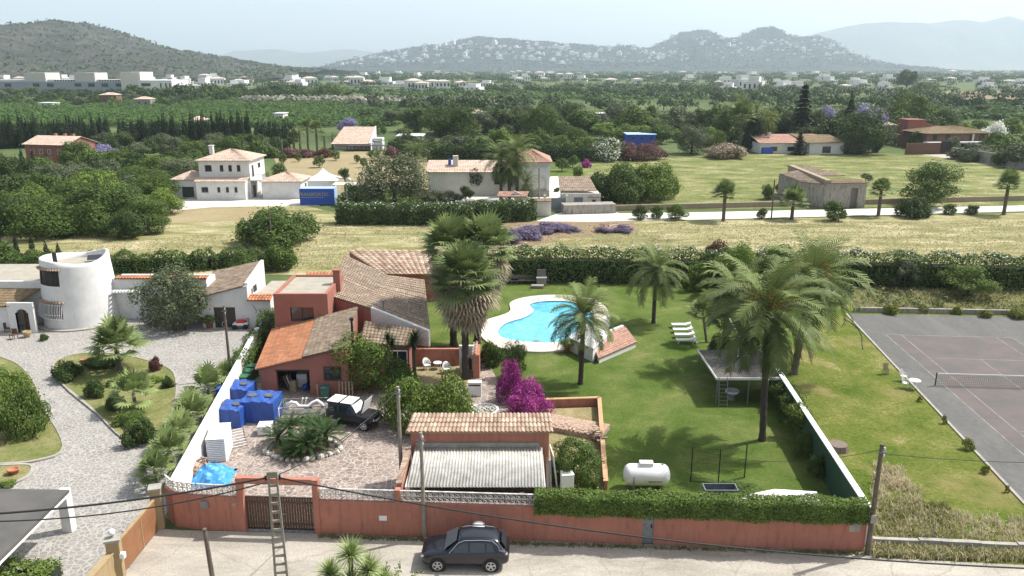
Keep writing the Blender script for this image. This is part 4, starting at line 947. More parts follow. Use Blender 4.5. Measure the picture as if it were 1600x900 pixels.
for k, w in enumerate(wins):
    f = MB()
    for i in range(4):
        a = w[0]-w[1]+2*w[1]*i/3
        p0 = (tc[0]+(tower_r(w[2])-.15)*math.cos(a), tc[1]+(tower_r(w[2])-.15)*math.sin(a), w[2]); p1 = (tc[0]+(tower_r(w[3])-.15)*math.cos(a), tc[1]+(tower_r(w[3])-.15)*math.sin(a), w[3]); f.cyl(p0, p1, .06, n=5)
    for z in (w[2]+.04, w[3]-.04): f.tube([(tc[0]+(tower_r(z)-.15)*math.cos(w[0]-w[1]+2*w[1]*i/8), tc[1]+(tower_r(z)-.15)*math.sin(w[0]-w[1]+2*w[1]*i/8), z) for i in range(9)], .05, 4)
    fo = f.build('window', M['winframe'], th); arc_panel('pane', w, M['glass'], -.22, fo)
    g = MB()
    for i in range(9 if k == 1 else 22):
        a = w[0]-w[1]*1.05+2.1*w[1]*i/(8 if k == 1 else 21); r = tower_r(w[3])+.12
        if k == 0: g.tube([(tc[0]+(tower_r(w[2])+q)*math.cos(a), tc[1]+(tower_r(w[2])+q)*math.sin(a), z) for z, q in ((w[2]-.05, .03), (w[2]+.1, .3), (w[2]+.45, .34), (w[2]+.8, .2), (w[3]+.03, .08))], .022, 4)
    if k == 0:
        for z, q in ((w[2]+.1, .3), (w[2]+.5, .33), (w[3]-.1, .1)): g.tube([(tc[0]+(tower_r(w[2])+q)*math.cos(w[0]-w[1]+2*w[1]*i/8), tc[1]+(tower_r(w[2])+q)*math.sin(w[0]-w[1]+2*w[1]*i/8), z) for i in range(9)], .02, 4)
        g.build('grille', M['whitep'], fo)
    g = MB(); zz = w[3]+.12
    for i in range(13): a = w[0]-w[1]*1.15+2.3*w[1]*i/12; g.cyl((tc[0]+(tower_r(zz)-.1)*math.cos(a), tc[1]+(tower_r(zz)-.1)*math.sin(a), zz+.08), (tc[0]+(tower_r(zz)+.28)*math.cos(a), tc[1]+(tower_r(zz)+.28)*math.sin(a), zz-.02), .09, n=6)
    g.build('tile_hood', M['tile_shed'], fo)
mb = MB(); mb.lathe([(tower_r(0)+.55, 0), (tower_r(0)+.55, .14), (tower_r(0)-.1, .14)], 40, (*tc, 0)); mb.build('plinth', M['conc'], th)
mb = MB(); mb.cyl((tc[0]-1.6, tc[1]-.6, 5.6), (tc[0]-1.6, tc[1]-.6, 6.9), .2, n=8); mb.build('flue', M['blackplast'], th)
mb = MB(); mb.cbox((tc[0]+1.5, tc[1]+.8, 6.1), (1.3, .7, .06), .3, tilt=(.5, 'X')); mb.build('solar_panel', M['glass'], th)
# left wing with arches
wlx0, wlx1 = -72.0, -44.6
def arch_wall(b, x0, x1, y0, y1, z1, arcs):
    xs = [x0]
    for (c, hw, hs) in arcs: b.box(xs[-1], c-hw, y0, y1, 0, z1); xs.append(c+hw)
    b.box(xs[-1], x1, y0, y1, 0, z1)
    for (c, hw, hs) in arcs:
        K = 10
        for i in range(K):
            xa, xb = c-hw+2*hw*i/K, c-hw+2*hw*(i+1)/K; xm = (xa+xb)/2-c; zz = hs+math.sqrt(max(0, 1-(xm/hw)**2))*min(hw, .75); b.box(xa, xb, y0, y1, min(zz, z1-.02), z1)
mb = MB(); arch_wall(mb, wlx0, -46.9, 71.0, 71.3, 2.55, [(-50.4, 1.9, 1.35), (-55.2, 1.9, 1.35), (-60.0, 1.9, 1.35)]); mb.box(-46.9, -46.2, 70.7, 71.0, 0, 2.95); mb.box(-45.0, -44.5, 70.7, 71.0, 0, 2.95); arch_wall(mb, -46.2, -45.0, 70.7, 71.0, 2.95, [(-45.6, .6, 1.75)]); mb.build('porch_wall', M['white'], th)
roof_patch('roof', (wlx0, 70.7, 2.6), (-46.6, 70.7, 2.6), (-45.0, 73.4, 3.6), (wlx0, 73.4, 3.6), M['tile_moss'], th, pitch=.26, row=.42)
MB().box(wlx0, -44.8, 73.4, 73.7, 0, 4.3).build('parapet', M['white'], th); MB().box(wlx0, -44.5, 73.7, 82, 0, 3.9).build('flat_roof', M['concrete_roof'], th)
MB().box(wlx0, -46.8, 73.2, 73.39, 0, 3.3).build('porch_back', M['cream'], th)
MB().box(-46.0, -45.1, 71.6, 71.7, 0, 2.4).build('door', M['wood'], th)
MB().box(wlx0, -46.2, 69.9, 71.0, 0, .12).build('step', M['conc'], th)
# right wing
mb = MB(); mb.wall(-39.2, -29.9, 75.2, 75.5, 0, 4.1, [(-34.9, -33.9, 1.0, 2.5)]); mb.box(-30.2, -29.9, 75.5, 77.6, 0, 3.95); mb.box(-39.2, -30.2, 77.3, 77.6, 0, 3.95); mb.build('wing_wall', M['white'], th)
MB().box(-39, -30.2, 75.5, 77.3, 3.6, 3.8).build('wing_roof', M['concrete_roof'], th)
roof_patch('tile_coping', (-38.8, 75.05, 4.12), (-29.8, 75.05, 4.12), (-29.8, 75.65, 4.25), (-38.8, 75.65, 4.25), M['tile_orange'], th, pitch=.3, row=.3, amp=.09)
mb = MB()
for i in range(9): mb.cbox((-38.7+i*.3, 74.7, 3.05), (.1, .95, .12)); 
mb.box(-38.9, -36.1, 74.2, 74.32, 2.9, 3.0); mb.build('slatted_hood', M['whitep'], th)
window(th, -34.4, 1.0, 1.0, 1.5, 75.3, 'whitep', mull=3)
# awning + porch things
t = thing('white_awning', 'white canvas awning at the left edge by the arched porch', 'awning', (-50.5, 69.8, 0)); mb = MB(); mb.add([(-6, 1.2, 2.9), (-.5, 1.2, 2.75), (-1.8, -1.3, 2.25), (-6, -1.3, 2.25)], [(0, 1, 2, 3)]); o = mb.build('canvas', M['whitep'], t); sd = o.modifiers.new('t', 'SOLIDIFY'); sd.thickness = .03
MB().cyl((-.5, 1.2, 2.75), (-1.8, -1.3, 2.25), .06).cyl((-1.8, -1.3, 2.25), (-6, -1.3, 2.25), .06).build('bar', M['whitep'], t)
for i, (px, py) in enumerate([(22, 530), (12, 520)]):
    t = thing('porch_chair', ['dark porch chair nearest the arched doorway of the white villa', 'dark porch chair further left inside the arched porch'][i], 'chair', G(px, py), .6*i); mb = MB()
    MB().box(-.25, .25, -.25, .25, .42, .48).build('seat', M['wood'], t); MB().box(-.25, .25, .22, .27, .48, .95).build('backrest', M['wood'], t)
    for a_ in (-.22, .22):
        for b_ in (-.22, .22): MB().box(a_-.02, a_+.02, b_-.02, b_+.02, 0, .42).build('leg', M['wood'], t)
t = thing('stone_urn', 'pale round stone urn beside the villa doorway', 'urn', G(43, 527)); MB().lathe([(0, 0), (.22, 0), (.2, .1), (.38, .35), (.36, .6), (.3, .62), (.28, .5), (0, .5)], 14).build('bowl', M['ochre'], t, True)
# ------------------------------------------------------------------ annex
an = thing('white_annex', 'white garage annex with a brown tiled lean-to roof beside the olive tree', 'outbuilding', (0, 0, 0))
A0, A1, A2, A3 = (-29.5, 72.3), (-25.0, 72.3), (-26.3, 82.0), (-31.6, 82.0)
mb = MB(); dx0, dx1 = -28.35, -26.3
def az_(x): return 3.0+(x+29.5)/4.5*1.15
for x0, x1, z0 in ((-29.5, dx0, 0), (dx0, dx1, 2.05), (dx1, -25.0, 0)): mb.prism([(x0, 72.3), (x1, 72.3), (x1, 72.6), (x0, 72.6)], z0, [az_(x0), az_(x1), az_(x1), az_(x0)])
mb.prism([(-25.3, 72.6), (-25.0, 72.6), A2, (A2[0]-.3, A2[1])], 0, 4.35); mb.prism([(-29.5, 72.6), (-29.2, 72.6), (-31.3, 82), (-31.6, 82)], 0, 3.0)
mb.build('wall', M['white'], an)
roof_patch('roof', (-31.8, 82.2, 3.05), (-29.7, 72.1, 3.05), (-25.3, 72.1, 4.2), (-26.6, 82.2, 4.2), M['tile_old'], an, pitch=.3, row=.45)
d = MB().box(dx0, dx1, 72.42, 72.5, 0, 2.05).build('garage_door', M['winframe'], an); 
mb = MB(); mb.box(-25.0, -22.9, 72.3, 72.6, 0, 2.75); mb.box(-23.2, -22.9, 72.6, 80, 0, 2.7); mb.build('side_block', M['white'], an); MB().box(-25, -23.2, 72.6, 80, 2.4, 2.6).build('side_roof', M['concrete_roof'], an)
roof_patch('tile_coping', (-25.0, 72.0, 2.8), (-22.8, 72.0, 2.8), (-22.8, 73.2, 3.1), (-25.0, 73.2, 3.1), M['tile_orange'], an, pitch=.3, row=.4, amp=.08)
window(an, 74.6, 3.0, .8, .6, -24.99, 'winframe', side='r')
mb = MB(); rr = random.Random(8)
for k in range(2): mb.tube([(-24.4+.5*k+.12*math.sin(i*.8)*(1+k*.4), 72.27, 1.45+.13*i-.3*k) for i in range(7)], .018, 4)
mb.build('wall_ornament', M['winframe'], an)
# ================================================================== YARD THINGS
def cover(loc, w, d, h, rz, lab):
    t = thing('covered_crate', lab, 'covered crate', loc, rz); b = MB(); nx, ny = 10, 8; rr = random.Random(int(w*100))
    vs = []
    for j in range(ny+1):
        for i in range(nx+1):
            x = -w/2+w*i/nx; y = -d/2+d*j/ny; zz = h+.16*(1-(2*i/nx-1)**2)*.6+.05*math.sin(i*1.9+j)-.03*(abs(2*j/ny-1)**4)+rr.uniform(-.012, .012); vs.append((x, y, zz))
    fs = [(j*(nx+1)+i, j*(nx+1)+i+1, (j+1)*(nx+1)+i+1, (j+1)*(nx+1)+i) for j in range(ny) for i in range(nx)]; b.add(vs, fs)
    rim = [j for j in range(nx+1)]+[(j+1)*(nx+1)+nx for j in range(ny)]+[ny*(nx+1)+nx-1-i for i in range(nx)]+[(ny-1-j)*(nx+1) for j in range(ny-1)]
    m = len(rim); lo = [(vs[k][0]*1.03+.02*math.sin(q*2.1), vs[k][1]*1.03+.02*math.cos(q*2.3), .05) for q, k in enumerate(rim)]; b.add([vs[k] for k in rim]+lo, [(i, m+i, m+(i+1) % m, (i+1) % m) for i in range(m)])
    c = b.build('tarpaulin', M['blue'], t, False)
    for sx in (-.24, .24): MB().cyl((sx*w, 0, h+.10), (sx*w, 0, h+.165), .26*d/1.6, .24*d/1.6, n=9).build('worn_print', M['blueprint'], c)
    MB().cbox((0, 0, .03), (w*.95, d*.95, .06)).build('base', M['wood'], t); return t
cover(G(367, 633)+Vector((.0, .6, 0)), 2.35, 1.9, 1.35, -.03, 'blue tarpaulin covered crate farthest back against the white wall')
cover(G(354, 667)+Vector((.05, .6, 0)), 2.2, 1.75, 1.35, -.05, 'blue tarpaulin covered crate nearest the stack of white shutters')
cover(G(403, 660)+Vector((.05, .9, 0)), 2.4, 2.1, 1.55, -.03, 'largest blue covered crate, right of the other two')
p = G(343, 716); t = thing('shutter_stack', 'tall leaning stack of white louvred shutters by the white wall', 'stack of shutters', p, .12)
for i in range(13): MB().cbox((0, .35, .1+i*.125), (1.15, 1.9, .075), 0, tilt=(.12, 'X')).build('shutter', M['whitep'], t)
MB().cbox((0, .35, 1.72), (1.2, 1.95, .02), 0, tilt=(.12, 'X')).build('top_sheet', M['whitep'], t)
p = G(372, 695); t = thing('white_rack', 'small white slatted rack between the shutters and the blue crate', 'rack', p, .55)
mb = MB(); 
for i in range(7): mb.cbox((0, .28*(i-3)*.55, .12+i*.13), (1.0, .05, .05))
MB_ = mb.build('slats', M['whitep'], t); mb = MB()
for s in (-.5, .5): mb.tube([(s, -.5, .05), (s, .5, 1.0)], .035, 5); mb.tube([(s, .1, .0), (s, .5, 1.0)], .03, 5)
mb.build('frame', M['greywood'], t)
p = G(415, 678); t = thing('white_chest', 'low white chest right of the blue crates', 'chest', p, .1); MB().box(-.45, .45, -.35, .55, .05, .62).build('body', M['whitep'], t, bevel=.03); MB().box(-.47, .47, -.37, .57, .63, .70).build('lid', M['whitep'], t, bevel=.02); MB().box(-.1, .1, -.4, -.37, .52, .58).build('latch', M['steel'], t)
p = G(331, 748); t = thing('blue_sheet', 'crumpled light blue sheet over rubbish behind the front wall', 'sheet', p, .1); rr = random.Random(3); b = MB(); nx = 16; vs = []
for j in range(nx+1):
    for i in range(nx+1):
        u, v = i/nx*2-1, j/nx*2-1; vs.append((u*1.25+rr.uniform(-.05, .05), v*1.15+rr.uniform(-.05, .05), max(.03, .95*(1-u*u)*(1-v*v)+.10*math.sin(i*1.3+j*.5)*math.cos(j*1.1)+rr.uniform(-.04, .04))))
b.add(vs, [(j*(nx+1)+i, j*(nx+1)+i+1, (j+1)*(nx+1)+i+1, (j+1)*(nx+1)+i) for j in range(nx) for i in range(nx)]); b.build('sheet', M['tarp'], t)
p = G(305, 748); t = thing('branch_heap', 'heap of brown rags and branches left of the light blue sheet', 'heap', p); b = MB()
for i in range(40): a_ = rr.uniform(0, 6.3); c = Vector((rr.uniform(-.6, .6), rr.uniform(-.4, .8), rr.uniform(.2, 1.1))); b.tube([c, c+Vector((math.cos(a_)*.4, math.sin(a_)*.4, rr.uniform(-.2, .3)))], rr.uniform(.02, .09), 5)
b.ball((0, .2, .3), .7, 9, jit=.25, rnd=rr); b.build('pile', M['rubble'], t)
for i, (px, py) in enumerate([(380, 606), (386, 597), (392, 589)]):
    t = thing('green_crate', ['front', 'middle', 'back'][i]+' one of the three green crates beside the white wall', 'crate', G(px, py)+Vector((0, 0, 0)), -.15, 'green crates by the white wall'); MB().box(-.55, .55, -.36, .36, 0, .95).build('body', M['green'], t, bevel=.05); MB().box(-.58, .58, -.39, .39, .96, 1.05).build('lid', M['green'], t, bevel=.03)
t = thing('pale_boards', 'pale wooden boards lying in front of the green crates', 'boards', G(374, 622)); 
for i in range(3): MB().cbox((-.4+i*.35, 0, .45), (.3, 1.5, .9), -.15).build('board', M['palewood'], t)
p = G(436, 642); t = thing('green_net', 'round bundle of dark green netting beside the blue crate', 'net bundle', p); b = MB(); b.ball((0, 0, .55), .5, 12, jit=.12, rnd=rr, sz=1.05); b.build('bundle', M['teal'], t)
b = MB(); [b.tube([(.5*math.cos(a_+k), .5*math.sin(a_+k), .2+.2*k) for a_ in [q*.5 for q in range(14)]], .03, 4) for k in range(5)]; b.build('rope', M['teal'], t)
# trailer with white frame
p = G(477, 654); t = thing('cage_trailer', 'metal frame trailer holding a white bumper shaped moulding', 'trailer', p, .08); f = MB()
for x in (-1.6, 1.6):
    for y in (-.8, .8): f.box(x-.03, x+.03, y-.03, y+.03, .35, 1.25)
for z in (.35, 1.22):
    for y in (-.8, .8): f.box(-1.57, 1.57, y-.025, y+.025, z-.02, z+.03)
    for x in (-1.6, 1.6): f.box(x-.025, x+.025, -.77, .77, z-.021, z+.029)
f.build('frame', M['chrome'], t)
f = MB(); 
for z in [.5+.12*i for i in range(5)]: f.box(-1.57, 1.57, -.81, -.795, z, z+.012)
for i in range(22): f.box(-1.5+i*.142, -1.49+i*.142, -.80, -.79, .38, 1.2)
f.build('mesh_side', M['steel'], t); MB().box(-1.55, 1.55, -.76, .76, .37, .42).build('bed', M['greywood'], t); MB().tube([(1.6, 0, .4), (2.5, 0, .42)], .04).build('drawbar', M['steel'], t)
for s in (-.9, .9): w_ = MB().cyl((0.1, s-.07, .3), (.1, s+.07, .3), .3, n=16).build('wheel', M['tyre'], t); MB().cyl((0.1, s-.08, .3), (.1, s+.08, .3), .15, n=12).build('rim', M['alloy'], w_)
t = thing('white_moulding', 'curved white bumper shaped moulding lying on the cage trailer', 'moulding', (p.x, p.y, .45), .08)
MB().tube([(-1.25, .1, .25), (-1.2, .1, .6), (-.9, .1, .8), (-.55, .1, .7), (-.4, 0, .5), (.3, -.05, .5), (.55, .1, .7), (.9, .1, .85), (1.2, .1, .6), (1.25, .1, .3)], .12, 8).build('rim', M['whitep'], t, True)
for s in (0, .25): MB().tube([(-.3+s, .5, .3), (-.1+s, .2, 1.05)], .05, 6).build('strut', M['whitep'], t)
# wheelie bin, pallets
def wheelie(loc, rz, lab, m='teal', h=1.05):
    t = thing('wheelie_bin', lab, 'bin', loc, rz); b = MB(); b.add([(-.24, -.27, .06), (.24, -.27, .06), (.24, .27, .06), (-.24, .27, .06), (-.3, -.36, h-.1), (.3, -.36, h-.1), (.3, .34, h-.1), (-.3, .34, h-.1)], [(0, 3, 2, 1), (4, 5, 6, 7), (0, 1, 5, 4), (1, 2, 6, 5), (2, 3, 7, 6), (3, 0, 4, 7)]); b.build('body', M[m], t, bevel=.02)
    MB().box(-.33, .33, -.4, .36, h-.09, h-.02).build('lid', M[m], t, bevel=.02)
    for s in (-.26, .26): MB().cyl((s-.03, .3, .1), (s+.03, .3, .1), .1).build('wheel', M['tyre'], t)
    return t
wheelie(G(509, 624), .1, 'dark green wheelie bin against the red garage wall')
t = thing('small_post', 'short brown wooden post left of the green wheelie bin', 'post', G(497, 622)); MB().box(-.07, .07, -.05, .05, 0, 1.1).build('shaft', M['palewood'], t)
t = thing('pallet', 'pale wooden pallet standing upright against the red wall', 'pallet', G(541, 620), .0); 
for i in range(5): MB().cbox((-.5+i*.25, 0, .62), (.11, .03, 1.2), 0, tilt=(-.12, 'X')).build('slat', M['palewood'], t)
b = MB(); [b.cbox((0, .06+.12*(z-.6)*.0+(.62-z)*-.12, z), (1.15, .07, .09)) for z in (.1, .62, 1.12)]; b.build('bearer', M['greywood'], t)
# cycad island with rocks
c0 = G(470, 708); rr = random.Random(6)
tag(MB().cyl((c0.x+.1, c0.y+.3, .0), (c0.x+.1, c0.y+.3, .2), 1.0, n=24).build('planting_bed', M['soil']), 'raised oval bed of soil under the cycads', 'planting bed', None, 'structure').scale = (1, 1, 1)
bed = bpy.data.objects['planting_bed']; bed.scale = (2.05, 1.25, 1); bed.location = (c0.x+.1-(c0.x+.1)*2.05, (c0.y+.3)*(1-1.25), 0)
for i in range(44):
    a_ = math.pi+(i/44)*2*math.pi; px_, py_ = c0.x+.1+2.3*math.cos(a_), c0.y+.35+1.5*math.sin(a_); b = MB(); r_ = rr.uniform(.13, .27); b.ball((0, 0, r_*.5), r_, 7, jit=.2, rnd=rr, sz=.8)
    o = b.build('rock', M['rock'], None); o.location = (px_+rr.uniform(-.12, .12), py_+rr.uniform(-.12, .12), .03); o.rotation_euler[2] = rr.uniform(0, 6); tag(o, 'rough white rock edging the cycad bed in the yard', 'rock', 'white rocks round the cycad bed')
_cy = None
def cycad(px, py, r, lab, hgt=.5):
    p = G(px, py); t = thing('cycad', lab, 'cycad', (p.x, p.y, .18), rr.uniform(0, 6)); MB().tube([(0, 0, 0), (0, 0, hgt)], [.2, .16], 9).build('trunk', M['darkbark'], t)
    key = 'cyc'
    if key not in _mc:
        rng = np.random.default_rng(4); Q = []; 
        for i in range(38): Q += frond_quads(rng, 1.0, i*2.4, 1.2-1.15*i/38, .75, 22, .16, .035, vee=.3)
        V = np.array(Q).reshape(-1, 3); _mc[key] = np_mesh('cycad_fronds', V, 4, rng.random(len(Q)), L['cycad'])
    o = link('fronds', _mc[key], t, (0, 0, hgt)); o.scale = (r, r, r); return t
cycad(436, 700, 1.25, 'leftmost dark green cycad of the rock edged bed'); cycad(455, 690, 1.25, 'cycad at the back left of the rock edged bed', .8); cycad(480, 712, 1.6, 'largest cycad at the front of the rock edged bed', .6)
cycad(510, 702, 1.5, 'rightmost cycad of the rock edged bed', .8); cycad(492, 684, 1.3, 'cycad at the back of the rock edged bed near the trailer', .6); cycad(458, 716, 1.05, 'smallest cycad at the front left of the rock edged bed', .2)
# ================================================================== CARS
def loft(st, n_half=None):
    pass
def car_body(b, st):
    """st: list of (x, halfwidth, zb, zshoulder, ztop, topw)"""
    K = None; rings = []
    for x, w, zb, zs_, zt, tw in st:
        h = [(0, zb), (w*.82, zb), (w*.97, zb+.12), (w, zb+(zs_-zb)*.45), (w*.985, zs_-.05), (w*.95, zs_), (tw+(w*.95-tw)*.10, zt-.09 if zt-zs_ > .2 else zs_+(zt-zs_)*.7), (tw*.82, zt-.01), (0, zt)]
        ring = [(x, -y, z) for y, z in h]+[(x, y, z) for y, z in h[-2:0:-1]]; rings.append(ring)
    k = len(rings[0]); vs = [p for r in rings for p in r]
    fs = [(i*k+j, i*k+(j+1) % k, (i+1)*k+(j+1) % k, (i+1)*k+j) for i in range(len(rings)-1) for j in range(k)]
    fs += [tuple(range(k))[::-1], tuple(range((len(rings)-1)*k, len(rings)*k))]; b.add(vs, fs); return b
def interp(st, x):
    for i in range(len(st)-1):
        if st[i][0] <= x <= st[i+1][0]:
            t = (x-st[i][0])/(st[i+1][0]-st[i][0]+1e-9); return [st[i][k]+(st[i+1][k]-st[i][k])*t for k in range(6)]
def side_pane(st, x0, x1, s, fr=.86, lo=.06, n=4, off=.012, x0t=None, x1t=None):
    vv = []; 
    for i in range(n+1):
        for top in (0, 1):
            xa = x0 if not top or x0t is None else x0t; xb = x1 if not top or x1t is None else x1t; x = xa+(xb-xa)*i/n
            _, w, zb, zs_, zt, tw = interp(st, x); zt2 = zt-.09; u = lo+(fr-lo)*top; y = w*.95+(tw+(w*.95-tw)*.10-w*.95)*u; vv.append((x, s*(y+off), zs_+(zt2-zs_)*u))
    b = MB(); f = [(2*i, 2*i+2, 2*i+3, 2*i+1) for i in range(n)]; b.add(vv, f if s < 0 else [q[::-1] for q in f]); return b
def wheel(t, x, y, r, wd=.22, s=-1, spokes=5):
    w_ = MB().cyl((x, y-wd/2, r), (x, y+wd/2, r), r, n=26).build('wheel', M['tyre'], t, bevel=.02); f = MB(); yo = y+s*wd/2
    f.cyl((x, yo-s*.03, r), (x, yo+s*.008, r), r*.2, n=12)
    for k in range(spokes):
        a_ = k*2*math.pi/spokes+.3
        for da in (-.13, .13): f.cbox((x+math.cos(a_+da)*r*.36, yo+s*.0, r+math.sin(a_+da)*r*.36), (r*.52, .025, r*.11), 0, tilt=(-(a_+da*.4), 'Y'))
    for k in range(24): a_ = k*math.pi/12; f.cbox((x+math.cos(a_)*r*.65, yo, r+math.sin(a_)*r*.65), (.035, .035, r*.19), 0, tilt=(-a_, 'Y'))
    f.build('rim', M['alloy'], w_)
    return w_
# --- black SUV (nose towards -X)
st = [(-2.20, .62, .38, .66, .74, .55), (-2.12, .80, .28, .74, .82, .68), (-1.9, .90, .24, .84, .92, .72), (-1.4, .925, .24, .93, 1.02, .74), (-.98, .93, .24, .97, 1.08, .74), (-.92, .93, .24, .98, 1.12, .72), (-.35, .93, .24, 1.0, 1.53, .60), (-.1, .93, .24, 1.01, 1.62, .60), (.5, .93, .24, 1.02, 1.66, .61), (1.1, .93, .24, 1.04, 1.64, .60), (1.55, .925, .25, 1.06, 1.57, .57), (1.72, .92, .27, 1.06, 1.47, .56), (2.0, .90, .32, 1.04, 1.14, .60), (2.14, .84, .40, .90, .98, .60), (2.20, .70, .48, .74, .80, .55)]
cp_ = G(727, 883); suv = thing('black_suv', 'shiny black estate car with silver alloy wheels parked by the red wall', 'car', (cp_.x+.02, cp_.y+.35, .02), -.02); suv.scale = (1.0, 1.0, 1.0)
b = MB(); car_body(b, st); o = b.build('body', M['black'], suv, True); ss = o.modifiers.new('s', 'SUBSURF'); ss.levels = 1; ss.render_levels = 2
M['screenglass'] = flat('screen_glass', (.07, .09, .11), .06, spec=1)
M['carglass'] = flat('car_glass', (.02, .026, .032), .04, spec=1)
for s in (-1, 1):
    for xa, xb, xt in ((-.72, .18, -.22), (.26, 1.0, None), (1.08, 1.5, None)): side_pane(st, xa, xb, s, x0t=xt, off=.02, x1t=(1.32 if xb == 1.5 else None)).build('side_window', M['carglass'], suv)
    MB().tube([(-.75, s*.925, 1.03), (-.3, s*.70, 1.47), (.0, s*.655, 1.57), (.8, s*.655, 1.60), (1.35, s*.64, 1.56), (1.66, s*.75, 1.35), (1.72, s*.86, 1.16), (1.98, s*.86, 1.14)], .018, 5).build('chrome_strip', M['chrome'], suv)
    MB().tube([(-.2, s*.56, 1.66), (0, s*.57, 1.70), (1.2, s*.56, 1.70), (1.4, s*.55, 1.66)], .022, 6).build('roof_rail', M['blackplast'], suv)
    for x in (-1.33, 1.30):
        wheel(suv, x, s*.83, .345, .22, s); MB().cyl((x, s*.86, .345), (x, s*.931, .345), .42, n=26).build('wheel_arch', M['blackplast'], suv)
    MB().cbox((-.62, s*1.0, 1.04), (.14, .2, .15)).build('mirror', M['black'], suv, bevel=.03); MB().cbox((-2.05, s*.70, .77), (.16, .26, .06), s*.45).build('headlight', M['chrome'], suv, bevel=.01); MB().cbox((2.03, s*.76, .98), (.14, .24, .08), -s*.4).build('tail_light', M['chrome'], suv, bevel=.01)
for w_ in [c for c in suv.children if c.name.startswith('wheel') and 'arch' not in c.name]: w_.location.y = .035*(1 if w_.data.vertices[0].co.y > 0 else -1)
b = MB(); b.add([(-.96, -.78, 1.10), (-.96, .78, 1.10), (-.36, .60, 1.50), (-.36, -.60, 1.50)], [(0, 1, 2, 3)][::1]); o = b.build('windscreen', M['screenglass'], suv); o.location = (-.045, 0, .06)
b = MB(); b.add([(1.76, -.55, 1.47), (1.76, .55, 1.47), (2.0, .66, 1.17), (2.0, -.66, 1.17)], [(0, 3, 2, 1)]); o = b.build('rear_window', M['carglass'], suv); o.location = (.045, 0, .02)
# domed thing behind the car
p = G(745, 850); t = thing('domed_bin', 'pale domed lid showing just behind the roof of the black car', 'bin', (p.x+.1, 37.15-.55, 0)); MB().cyl((0, 0, 0), (0, 0, 1.05), .26, .34, n=18).build('body', M['steel'], t); MB().lathe([(.34, 0), (.32, .06), (.2, .14), (0, .18)], 18, (0, 0, 1.05)).build('lid', M['whitep'], t, True)
# --- dark off-roader with open bonnet
st2 = [(-1.85, .70, .50, .98, 1.02, .62), (-1.8, .78, .42, 1.05, 1.65, .62), (-1.6, .79, .40, 1.05, 1.72, .64), (-.9, .80, .38, 1.05, 1.74, .65), (.0, .80, .38, 1.05, 1.72, .64), (.12, .80, .38, 1.05, 1.68, .62), (.48, .80, .38, 1.03, 1.12, .60), (.55, .80, .38, 1.0, 1.02, .66), (1.2, .79, .38, .96, .99, .66), (1.62, .76, .42, .93, .95, .62), (1.75, .72, .5, .86, .89, .55)]
p = G(553, 668); jp = thing('off_roader', 'old dark blue off road car with white roof and open bonnet', 'car', (p.x, p.y+.5, .03), -.32)
M['navy'] = flat('dark_blue_paint', (.010, .013, .025), .4, var=.3)
b = MB(); car_body(b, st2); b.build('body', M['navy'], jp, True)
b = MB()
for x0, x1 in ((-1.78, -.85), (-.75, .12)): b.box(x0, x1, -.62, .62, 1.735, 1.775)
b.build('white_roof', M['whitep'], jp, bevel=.02); MB().box(-.845, -.755, -.66, .66, 1.74, 1.80).build('roof_bar', M['blackplast'], jp)
for s in (-1, 1):
    side_pane(st2, -1.6, -.95, s).build('side_window', M['carglass'], jp); side_pane(st2, -.8, .02, s).build('side_window', M['carglass'], jp)
    MB().box(-1.84, -1.66, s*.66-.05, s*.66+.05, 1.08, 1.6).build('pillar_panel', M['whitep'], jp)
    for x in (-1.15, 1.12): wheel(jp, x, s*.74, .36, .2, s, 6); MB().cyl((x, s*.76, .37), (x, s*.805, .37), .43, n=20).build('wheel_arch', M['blackplast'], jp)
for w_ in [c for c in jp.children if c.name.startswith('wheel') and 'arch' not in c.name]: w_.location.y = .04*(1 if w_.data.vertices[0].co.y > 0 else -1)
b = MB(); b.add([(.50, -.68, 1.12), (.50, .68, 1.12), (.17, .6, 1.62), (.17, -.6, 1.62)], [(0, 1, 2, 3)]); o = b.build('windscreen', M['lamp'], jp); o.location = (.02, 0, .02)
MB().box(.6, 1.6, -.6, .6, .96, 1.0).build('engine_bay', M['dark'], jp); bn = MB().cbox((.95, 0, 1.62), (.05, 1.3, 1.2), 0, tilt=(.30, 'Y')).build('bonnet', M['navy'], jp, bevel=.02)
MB().cbox((.99, 0, 1.60), (.02, 1.1, 1.0), 0, tilt=(.30, 'Y')).build('bonnet_lining', M['whitep'], bn); o = MB().cbox((.905, 0, 1.64), (.02, 1.15, 1.05), 0, tilt=(.30, 'Y')).build('bonnet_lining', M['whitep'], bn)
MB().box(1.76, 1.8, -.3, .3, .55, .68).build('number_plate', M['whitep'], jp); MB().box(1.68, 1.84, -.74, .74, .42, .56).build('bumper', M['blackplast'], jp, bevel=.02)
for s in (-.55, .55): MB().cyl((1.72, s, .76), (1.78, s, .76), .1, n=12).build('headlight', M['lamp'], jp)
